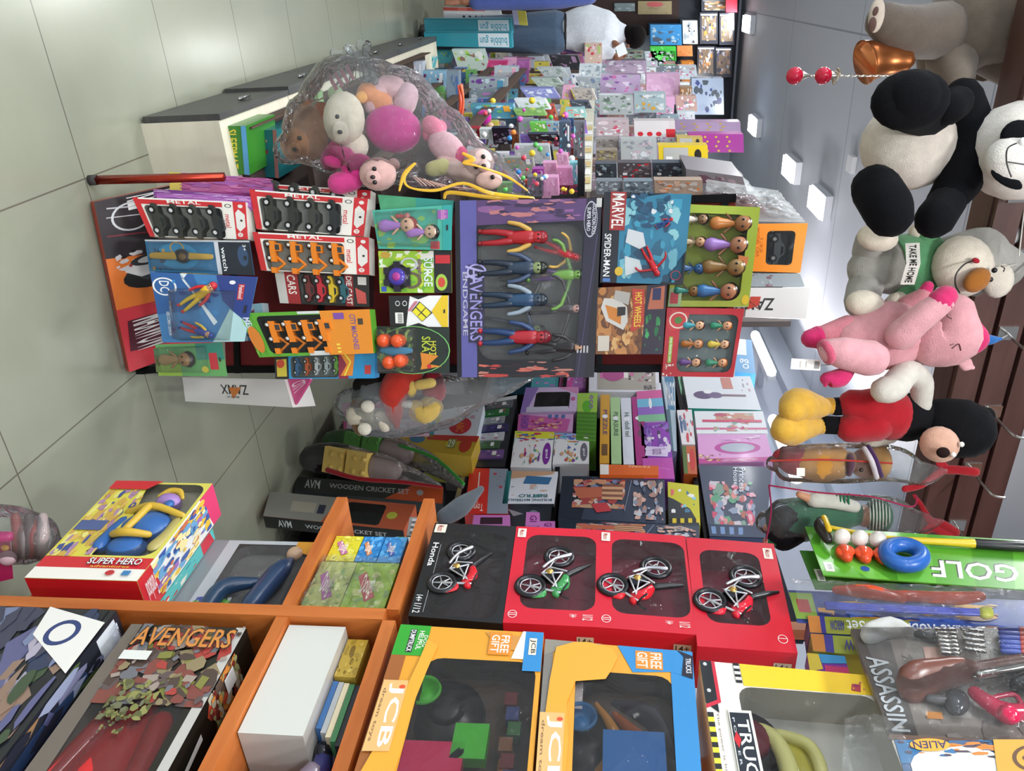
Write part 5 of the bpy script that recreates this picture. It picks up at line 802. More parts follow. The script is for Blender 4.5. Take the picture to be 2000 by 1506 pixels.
fr('tall_box', 'tall pale blue-grey carton between the striped carton and the guitar carton', 'box', ((1292, 732), (1312, 880), (1322, 882), (1318, 734)), 'a8bcc8', [('r', .0, .2, .5, .9, '3f7aa0'), ('t', 'MAGIC', .1, .2, .45, .9, 'e8e8e8', 90), ('r', .5, 0, 1, .4, '4a6a7a')], x=2.12)
fr('doll_box', 'white framed carton with pink kitchen stand and small doll picture', 'box', ((1151, 703), (1150, 764), (1288, 766), (1286, 700)), 'dfe0ea', [('r', .05, .12, .95, .95, 'a8a498'), ('p', [(.05, .12), (.05, .95), (.3, .95), (.1, .3), (.3, .12)], '4a6ab0'), ('r', .3, .16, .62, .5, 'd06aa8'), ('r', .32, .5, .6, .56, 'e8e4e0'), ('sc', 431, .3, .56, .7, .92, 10, ['2a2a30', 'c86a9a', 'e8d8d8']), ('e', .5, .35, .2, .15, 'b04a8a')])
for k, (a, c) in enumerate(((1040, '4a9aa8'), (1095, 'd04a9a'), (1120, 'b06ab8'))):
    fr('doll_box', ('teal ridged small carton', 'bright pink small carton', 'lilac small carton')[k]+' at the top of the shelf beside the dark figure set', 'box', ((a, 728), (a-3, 756), (a+(50, 22, 24)[k], 758), (a+(52, 24, 26)[k], 727)), c, [('sc', 435+k, .1, .1, .9, .9, 8, PK)], d=.1, x=2.14)
fr('card_crate', 'dark open crate filled with upright picture cards', 'crate', ((948, 782), (916, 912), (985, 912), (1010, 772)), '23262e', [('r', .0, .0, .06, 1, 'c8ccd0')], d=.25)
for k, (s0, c) in enumerate(((.08, '5a5f66'), (.2, '1f6a34'), (.33, '8a9094'), (.45, '2a2a5a'), (.58, 'b8bcc0'), (.7, '3a5a3a'), (.82, '6a4a8a'))):
    F = face_of(((948, 782), (916, 912), (985, 912), (1010, 772)), ('X', 2.09)); y = .06+.12*k
    q = [F.pt(y, .08), F.pt(y+.1, .08), F.pt(y+.1, .9-.08*(k % 3)), F.pt(y, .9-.08*(k % 3))]
    pack('picture_card_pack', ['grey card pack nearest the far end', 'green card pack with white label', 'light grey card pack', 'dark blue card pack with violet print', 'pale card pack with lettering', 'dark green card pack', 'violet card pack'][k]+' standing in the dark open crate', 'cards', q, None, .02, c, [('sc', 440+k, .1, .1, .9, .9, 8, [c, 'c8ccc8', '3a7a3a', '4a3a8a', 'b04a6a']), ('r', .2, .6, .7, .75, 'e0e0e0')], dirv=V((.1, 0, 0)).normalized()*-1 if False else None)
fr('game_box', 'bright red and grey carton with a pink corner', 'box', ((918, 914), (907, 1003), (992, 1004), (992, 916)), 'd23028', [('r', 0, .52, 1, 1, '8a96a6'), ('r', .1, .25, .5, .28, 'f0dcd8'), ('sc', 451, .1, .6, .5, .95, 6, ['5a7a8a', 'b04a5a', '7a8a98']), ('t', 'Toys', .75, .2, .95, .42, 'f0d8d0', -90)])
fr('craft_box', 'white and teal building set carton with navy side', 'box', ((990, 920), (981, 984), (1082, 984), (1090, 921)), 'dfe2ec', [('r', 0, 0, 1, .1, '2a7a7c'), ('p', [(0, .1), (.25, .1), (.1, .9), (0, .95)], 'c8a080'), ('p', [(.15, .4), (.4, .35), (.42, .85), (.2, .9)], '3a70a0'), ('sc', 455, .4, .1, .8, .9, 7, ['c8d0d8', '6a9a9a', 'd0b0a0']), ('t', 'BISTRO', .72, .3, .82, .85, '1f6a74', -90), ('t', 'BUILDING MATERIALS', .86, .1, .93, .95, '1f5a70', -90)], sides={'r': [('r', 0, 0, 1, 1, '17242e'), ('p', [(.2, .1), (.5, .2), (.4, .4)], 'aab4bc'), ('e', .5, .6, .25, .12, '8a98a4')]}, d=.14)
NV = ['c87a5a', 'd89a7a', 'b04a4a', '7a8ab0', 'c8a080', 'd8c8c0', 'b86a6a', '5a6a8a']
def dollhouse(lab, Q, seed, **k):
    a = [('p', [(0, 0), (1, 0), (1, .22), (0, .3)], '1d2838'), ('sc', seed, .08, .12, .75, .62, 34, NV), ('p', [(.3, .12), (.55, .18), (.5, .42), (.26, .4)], 'c06a50'), ('p', [(.62, .45), (.8, .5), (.85, .36), (.66, .3)], 'c8424a'), ('st', .2, .4, .55, .6, 6, ['8a5a4a', 'd8a880'], True), ('sc', seed+1, .1, .7, .95, .98, 24, ['8a98b0', 'c8ccd4', 'b08a80', 'd8b0a0', '5a6478', 'b8a8a0']), ('l', [(.1, .68), (.8, .62)], .003, '8a9ab0')]
    return fr('dollhouse_box', lab, 'box', Q, '3a4458', a, **k)
dollhouse('large navy carton with a tall orange dollhouse picture', ((1098, 930), (1090, 1012), (1300, 1023), (1298, 932)), 461, d=.12)
dollhouse('second navy dollhouse carton, below and nearer than the large one', ((1095, 1014), (1090, 1046), (1366, 1060), (1366, 1028)), 465, x=2.02, d=.2)
fr('dollhouse_box', 'wide navy carton with princess house lettering and pink furniture picture', 'box', ((1364, 908), (1386, 1048), (1495, 1052), (1508, 912)), '39445c', [('sc', 471, .25, .1, .95, .8, 34, ['c84a6a', 'd88a8a', '7a9a8a', 'c8c0c8', 'b06a5a', '8a98b0', 'e0a8b8', '5a9a7a']), ('t', 'Princess', .03, .55, .4, .64, 'd8dce8', 0), ('t', 'House', .03, .47, .3, .54, 'd8dce8', 0), ('r', .85, 0, 1, 1, '1e3050'), ('st', .88, .05, .97, .6, 7, ['6a8ab8', None], False)], sides={'r': [('r', 0, 0, 1, 1, '1a2c4c')]}, d=.1)
fr('toy_truck_carton', 'small yellow and black striped carton with a blue flash', 'box', ((1304, 941), (1306, 1030), (1368, 1028), (1364, 948)), 'c6c22e', [('p', [(.35, 0), (1, 0), (1, 1), (.6, .7), (.4, .2)], '2a323a'), ('sc', 475, .1, .1, .7, .9, 9, ['8ac8d8', 'e8e8e8', '4a7a9a', 'd86a6a']), ('st', .82, 0, .92, 1, 8, ['1a1a1a', 'd8c02a'], False)])
fr('doll_box', 'pink carton with round window picture and white lettering under the glaring lamp', 'box', ((1362, 848), (1365, 905), (1512, 900), (1496, 848)), 'd89ad0', [('r', .86, 0, 1, 1, 'b8328a'), ('ring', .5, .55, .22, .32, .3, 'b83a9a'), ('e', .5, .55, .16, .24, 'a8b0c0'), ('sc', 479, .7, .0, .95, .3, 12, ['8a4a4a', 'd8b060', 'e8d0a0', '6a2a30']), ('t', '60+ Tea', .9, .3, .97, .8, 'f0e0ee', 0), ('sc', 480, .05, .1, .3, .9, 8, ['e8c0e4', 'c88ac8', 'f0d8f0'])])
fr('dollhouse_box', 'white carton with pink edged house furniture pictures', 'box', ((1356, 803), (1361, 847), (1500, 847), (1490, 803)), 'e2e6ea', [('r', .75, 0, .83, 1, 'd05a8a'), ('r', .1, .3, .4, .85, 'c8907a'), ('sc', 483, .1, .25, .9, .85, 16, ['d08a80', '8ab0a0', 'c8b09a', 'e8e8e8', 'b8506a']), ('p', [(.4, .1), (.5, .1), (.52, .95), (.42, .95)], 'd0406a')])
fr('instrument_box', 'white carton with a purple guitar picture and teal edge', 'box', ((1333, 735), (1344, 797), (1487, 801), (1465, 735)), 'e0e4ea', [('e', .6, .25, .12, .14, '5a4470'), ('e', .6, .42, .09, .1, '6a5480'), ('r', .57, .5, .63, .85, '7a6070'), ('e', .5, .32, .06, .06, 'ececf0'), ('r', .05, .55, .4, .7, 'c87a6a'), ('sc', 487, .1, .8, .5, .95, 5, ['8a8a94', 'c8a0b0'])], sides={'r': [('r', 0, 0, 1, 1, '2f9a8a')]}, d=.12)
fr('craft_box', 'small white and red carton left of the white house carton', 'box', ((1322, 801), (1332, 868), (1358, 868), (1351, 800)), 'e0dce0', [('sc', 491, 0, 0, 1, 1, 10, ['c83a4a', 'e8e8ea', '6a7a9a', 'd8d8dc']), ('e', .5, .15, .2, .08, '3a5a8a')])
fr('craft_box', 'small orange, red and green carton in shadow under the white and red one', 'box', ((1332, 871), (1336, 925), (1362, 926), (1358, 871)), 'b8582a', [('r', 0, 0, 1, .3, '4a6a2a'), ('e', .5, .7, .4, .2, 'c02a2a'), ('r', .3, .35, .6, .5, 'd8d0c8')])
for k, (Q, lb) in enumerate(((((925, 1006), (922, 1030), (996, 1030), (996, 1006)), 'long pink carton with dark window beside the stacked motorcycle cartons'), (((1028, 1000), (1026, 1026), (1054, 1026), (1054, 1001)), 'little pink price box with purple letters'), (((1054, 1018), (1053, 1032), (1084, 1032), (1084, 1018)), 'little flat pink carton half hidden by red motorcycle carton'))):
    fr('pink_box', lb, 'box', Q, 'cc7ac4', [('r', .2, .2, .75, .8, '3a2430')] if k == 0 else [('t', 'GI', .25, .3, .75, .8, '7a2a7a', 0)], d=.08, x=2.09)
# behind rack top right: more boxes
fr('snack_tin', 'blue and white pack at the top of the tall shelving beside the red doll set', 'box', ((1440, 662), (1436, 726), (1476, 730), (1468, 664)), '4aa0d8', [('r', 0, 0, .5, .6, 'e8eef2'), ('t', 'go', .6, .2, .9, .7, 'e8f2f8', 0)], d=.1)
fr('puzzle_box', 'pink and white carton against the tall shelving edge by the guitar carton', 'box', ((1330, 716), (1334, 733), (1400, 733), (1396, 716)), 'c87a9a', [('sc', 495, 0, 0, 1, 1, 8, ['d8c8d0', 'b04a5a', '8a3a4a'])], d=.1)
# bulk filler cartons farther along, real boxes on the shelves
R_ = random.Random(77); pal = ['d8d4dc', 'c88ab8', '8a6ab0', '4a90a8', 'c8b8d0', 'b0506a', '7ab090', '3a4a6a', 'd8c8a0']
nf = 0
for (z0, hh) in ((.797, .40), (1.257, .55), (1.917, .36), (.122, .5)):
    y = 4.35
    while y < 6.3:
        wdt = R_.uniform(.14, .3); h2 = hh*R_.uniform(.6, .97); c = R_.choice(pal)
        pack('toy_carton', 'closed toy carton in the far end of the tall shelving', 'box', [V((2.14, y+wdt-.01, z0)), V((2.14, y, z0)), V((2.14, y, z0+h2)), V((2.14, y+wdt-.01, z0+h2))], None, .2, c, [('sc', 500+nf, .1, .1, .9, .9, 6, pal)], 'far toy cartons on tall shelving'); y += wdt; nf += 1
# ---- on or near the floor below
fr('learning_box', 'yellow carton with 29 and round coloured pictures, below the film bagged plush', 'box', ((738, 846), (742, 870), (920, 892), (936, 852)), 'c9a82e', [('r', 0, .5, .3, 1, 'c8342c'), ('e', .3, .4, .25, .08, '3a8ab0'), ('e', .5, .75, .2, .05, 'd8d040'), ('r', .2, .72, .7, .8, '8a9a3a'), ('t', '29', .25, .72, .65, .79, 'f0ecd8', 90), ('e', .5, .9, .35, .06, 'c23a24'), ('st', 0, .0, .2, .6, 14, ['8a6a20', None], False)], d=.12, x=2.0)
fr('kids_box', 'white and red letter game carton with a bird picture', 'box', ((840, 805), (836, 852), (930, 860), (946, 787)), 'd8e0ea', [('r', 0, 0, 1, .12, '4a9aa8'), ('e', .62, .62, .25, .22, 'c8283a'), ('t', 'ABC', .5, .55, .8, .7, 'e8882a', 0), ('sc', 512, .05, .5, .45, .9, 7, ['c8a0b0', '8a2a3a', 'e8e8ee']), ('e', .3, .16, .2, .06, 'd8d23a')], d=.12, x=2.02)
fr('doll_carton', 'pink and lavender carton standing on the floor behind the film bag of plush toys', 'box', ((668, 788), (672, 850), (838, 846), (830, 780)), 'd8c0d4', [('r', 0, 0, 1, .04, 'c84a90'), ('r', .0, .0, .2, 1, 'c8559a'), ('r', .9, 0, 1, 1, 'c05aa0'), ('sc', 515, .25, .4, .85, .9, 12, ['e0d0dc', 'c8a8c4', 'b8a0b8', 'd8d0e0'])], d=.13, x=1.98)
fr('lime_box', 'olive yellow dark carton below the learning carton', 'box', ((828, 874), (826, 905), (868, 910), (872, 880)), 'a0a02e', [('p', [(.4, .2), (.5, .5), (.6, .2)], 'f0f0e0')], d=.1, x=2.06)
fr('grey_box', 'dark grey carton in shadow beside the red and grey carton', 'box', ((872, 885), (868, 925), (912, 930), (920, 880)), '4a4544', [('r', .1, .1, .5, .9, '5a5654')], d=.1, x=2.12)
# cricket set cartons standing on the floor
fr('cricket_set_box', 'tall black carton edge with white cricket set lettering running upwards, orange tip', 'box', ((578, 931), (574, 958), (864, 984), (866, 952)), '23282a', [('p', [(0, .8), (1, .62), (1, 1), (0, 1)], 'd0582a'), ('t', 'AVM', .15, .07, .75, .175, 'd8dcdc', 90), ('t', 'WOODEN CRICKET SET', .3, .24, .62, .78, 'c9cccc', 90), ('e', .45, .85, .18, .022, 'b8b8b8')], d=.06, x=2.05)
fr('cricket_set_box', 'second cricket set carton with grey and orange windowed front and black lettered side', 'box', ((527, 960), (514, 1008), (788, 1036), (812, 986)), 'c86442', [('p', [(0, 0), (1, 0), (1, .42), (0, .5)], '9a9a92'), ('e', .5, .88, .14, .035, 'c8cc4a'), ('r', .3, .18, .7, .35, 'b8b4a4'), ('r', .35, .37, .7, .42, '2a2e4a')], x=1.93, d=.06, win=[(.12, .56, .92, .82)], wcol='2a343a',
   sides={'r': [('r', 0, 0, 1, 1, '17191b'), ('t', 'AVM', .2, .1, .8, .2, 'd8dcdc', 90), ('t', 'WOODEN CRICKET SET', .35, .3, .68, .88, 'c9cccc', 90)]})
fr('game_controller_pack', 'grey card pack with rows of printed pictures between the orange boards', 'box', ((800, 1010), (794, 1046), (846, 1050), (856, 1010)), '8a8a88', [('st', .1, .1, .9, .9, 6, ['b8b8b8', '5a5a5e'], True)], d=.05, x=1.14)
fr('green_box', 'green and blue edged pack above the second cricket carton', 'box', ((776, 1048), (772, 1066), (800, 1068), (806, 1050)), '3f9a2e', [('r', 0, .7, 1, 1, 'c8d8e0')], d=.05, x=1.12)
# cone shaped brick bags
def cone_bag(lab, pts, rs, c1, blockc, pl, seed):
    P3 = [on(x, y, pl) for x, y in pts]; t = thing('brick_bag', lab, 'toy bag', P3[0])
    m = MB(); m.limb(P3[:2], rs[:2], (c1, 'cloth'), 18, .8, 3); m.build('bag_base', t)
    m = MB(); m.limb([P3[1]+(P3[2]-P3[1])*.3, P3[2]+(P3[3]-P3[2])*.4], [rs[1]*.8, rs[2]*.8], (blockc if False else 'd8c0bc', 'plastic'), 14, .8, 3); m.build('bag_filling', t)
    d = (P3[2]-P3[1]).normalized(); s = d.cross(FW).normalized(); f = d.cross(s)
    R_ = random.Random(seed)
    for k in range(2):
        m = MB(); c = P3[1]+(P3[2]-P3[1])*(.1+.5*k)-FW*rs[1]*.45; L_ = (P3[2]-P3[1]).length
        m.obox(c, (d*L_*.22, s*rs[1]*.78, f*rs[1]*.55), (blockc, 'plastic'))
        for a in (-.5, .5):
            for b_ in (-.4, .4): m.limb([c+d*L_*.2*a+s*rs[1]*b_-FW*rs[1]*.5, c+d*L_*.2*a+s*rs[1]*b_-FW*rs[1]*.66], [rs[1]*.16]*2, (blockc, 'plastic'), 10, 1, 1, False)
        m.build('toy_brick', t)
    m = MB(); m.limb(P3, rs, BAG, 20, .85, 4); m.build('film_sleeve', t)
    return t
cone_bag('black based cone bag of yellow toy bricks with red piping, above the cricket carton', [(612, 896), (655, 896), (742, 912), (800, 928), (858, 948)], [.066, .076, .062, .036, .01], '1c1618', 'd8b860', ('X', 1.9), 1)
cone_bag('green cone bag of green toy bricks behind the yellow brick bag', [(650, 862), (690, 864), (760, 878), (830, 900), (902, 950)], [.055, .07, .07, .05, .012], '3f8a3a', '5a9a48', ('X', 2.0), 2)
m = MB(); P3 = [on(x, y, ('X', 1.86)) for x, y in ((640, 918), (700, 935), (790, 942), (862, 952))]; m.limb(P3, [.012, .01, .009, .006], ('b01c26', 'cloth'), 8, 1, 3); m.limb([on(*p, ('X', 1.95)) for p in ((780, 870), (850, 895), (905, 945))], [.008]*3, ('3ab03a', 'cloth'), 8, 1, 3); tag(m.build('binding_cord', None, P3[0]), 'red and green piping along the edges of the two brick bags', 'cord')
m = MB(); P3 = [on(x, y, ('X', 1.06)) for x, y in ((868, 1010), (900, 990), (940, 955))]; m.limb(P3, [.02, .024, .008], ('4a5158', 'cloth'), 10, .6, 3); tag(m.build('toy_spade', None, P3[0]), 'dark grey and pink spade shaped toy pack above the end of the orange board', 'toy')
# ============================================================ LEFT GONDOLA with its low drawer units
GX0 = .305
for k in range(6):
    y0 = 2.42+.61*k; y1 = y0+.605; o = .0 if k == 0 else -.012
    t = thing('drawer_unit', ['low cream sided drawer unit with dark front, nearest the red tube leg', 'second low dark drawer unit from the cream end panel', 'third low dark drawer unit from the cream end panel', 'fourth low dark drawer unit from the cream end panel', 'fifth low dark drawer unit from the cream end panel', 'sixth low dark drawer unit from the cream end panel', 'seventh low dark drawer unit, just before the teal cartons', 'farthest low dark drawer unit behind the teal cartons'][k], 'cabinet', (.7, (y0+y1)/2, 0))
    m = MB(); m.box((GX0+.02, y0, 0), (1.06, y1, .262), MCR); m.build('body', t)
    m = MB(); m.box((GX0+o, y0, .012), (GX0+.02, y1, .268), MDK); df_ = m.build('drawer_front', t)
    m = MB(); ym = y0+.34; m.limb([(GX0+o-.012, ym, .2), (GX0+o, ym, .2)], [.012, .012], ('a8a8a4', 'chrome'), 10, 1, 1, False); m.limb([(GX0+o-.008, ym-.04, .205), (GX0+o-.012, ym, .215), (GX0+o-.008, ym+.05, .205)], [.005]*3, ('9a9a98', 'chrome'), 6, 1, 3); build_sub(m, 'lock', df_)
m = MB(); t = thing('display_gondola', 'long stepped display gondola with sloping bins rising behind the low drawer units', 'shelf', (.8, 5, .27))
for k in range(4):
    m = MB(); x = .47 if k else .36; z = .27+.22*k; m.box((x, 2.5, z if k else .268), (1.06, 5.5, z+.02), ('3a2c26', 'matte')); m.box((x, 2.5, z+.02), (x+.006, 5.5, z+.06), ('4c3628', 'matte')); m.build('bin_shelf', t)
m = MB(); m.box((.60, 2.5, 1.385), (1.10, 5.5, 1.41), ('4a3a32', 'matte')); m.build('top_shelf', t)
m = MB(); m.box((.592, 2.5, 1.38), (.60, 5.5, 1.425), ('d2cfb8', 'card')); F = Face([V((.5915, 5.5, 1.38)), V((.5915, 2.5, 1.38)), V((.5915, 2.5, 1.425)), V((.5915, 5.5, 1.425))]); paint(m, F, [('r', .55+.044*k, .1, .58+.044*k, .9, ['e8e6dc', 'c8b070'][k % 2]) for k in range(10)]); m.build('price_strip', t)
m = MB(); m.box((1.06, 2.5, .27), (1.08, 5.5, 2.1), ('5a5250', 'matte')); m.build('back_panel', t)
t = thing('far_gondola', 'far display gondola beyond the teal cartons, mostly hidden by small packs', 'shelf', (.9, 7, 0))
m = MB(); m.box((.74, 6.15, 0), (1.10, 8.4, 1.39), ('5a4a42', 'matte')); m.build('body', t)
m = MB(); m.box((.72, 6.15, 1.39), (1.10, 8.4, 1.41), ('4a3a32', 'matte')); m.build('top_shelf', t)
def ang(y): return PSI+math.atan((y-753)/FPX)
def lp(kind, lab, cat, Q, col, art=(), d=.06, xs=.5, grp=None, fin='card', **k):
    yc = sum(q[1] for q in Q)/4; Y = max(1.2, xs/math.tan(ang(yc)))
    return pack(kind, lab, cat, Q, ('Y', min(Y, 9.0)), d*max(.6, Y/3), col, art, grp, kind=fin, **k)
def rq(x0, x1, y0, y1, sk=0): return ((x0, y0), (x0-sk, y1), (x1-sk, y1), (x1, y0))
lp('mat_carton', 'bright green carton with yellow outlined letters on the nearest low drawer unit', 'box', ((426, 246), (431, 336), (488, 342), (480, 246)), '2f7a22', [('r', 0, .82, 1, 1, '5aa0d0'), ('t', 'SLEEPMAT', .08, .28, .9, .62, '5a7a1a', 0), ('t', 'SLEEPMAT', .07, .3, .89, .64, 'd8cc3a', 0), ('p', [(.5, 0), (1, 0), (1, .4)], '3a90c0')], d=.3, xs=.46)
lp('figure_carton', 'teal carton with small hero picture beside the bright green mat carton', 'box', ((490, 254), (495, 344), (545, 348), (540, 254)), '1f6a6e', [('r', 0, .85, 1, 1, 'a86a68'), ('sc', 601, .2, .15, .7, .7, 8, ['8a2a34', '2a4a6a', 'b08070', '1a3040'])], d=.26, xs=.5)
lp('blue_carton', 'dark blue and white carton standing on the second low drawer unit', 'box', rq(590, 640, 152, 176, -4), '2a3a7e', [('r', .3, .3, 1, 1, 'd0d8e4')], xs=.4)
lp('green_bag_pack', 'pale green and blue pouch pack behind the plush bag', 'box', rq(560, 620, 180, 230, -6), '8ab07a', [('sc', 605, 0, 0, 1, 1, 10, ['a8c88a', '5a8ac0', 'd8d8c8', 'c8605a'])], xs=.42)
for k, (y0, y1, lb) in enumerate(((36, 62, 'farther'), (62, 90, 'nearer'))):
    q = ((828, y0), (830, y1), (1000, y1+4), (998, y0)); pack('bubble_toy_box', f'tall teal carton with white lettering label, the {lb} of the two beside the aisle', 'box', q, ('Y', 6.55-.2*k), .15, '2a93a4', [('r', 0, 0, .1, 1, '217c8c'), ('r', .1, .62, .95, .97, 'd8e4ea'), ('t', 'bubble gun', .2, .64, .85, .95, '3a9ab0', -90)], side='3fa4b4')
pack('toy_carton', 'red and white striped lying pack behind the teal bubble toy cartons', 'box', ((866, 14), (866, 27), (978, 29), (975, 16)), ('Y', 7.0), .1, 'e0e0e0', [('r', 0, 0, .5, .6, 'c0483a'), ('st', .0, .1, .5, .9, 5, [None, 'd86a5a'], False)])
pack('toy_carton', 'white carton with a row of dark dots behind the teal bubble toy cartons', 'box', ((866, 27), (867, 37), (1000, 38), (998, 29)), ('Y', 6.9), .1, 'e4e4e8', [('e', .5, .3+.09*k, .25, .02, '3a3a3a') for k in range(6)])
pack('yellow_pack', 'yellow and white small pack on top of the striped cartons', 'box', ((1000, 20), (1004, 48), (1030, 50), (1026, 22)), ('Y', 6.6), .06, 'd8c84a', [('r', 0, 0, 1, .4, 'c0b8d8')])
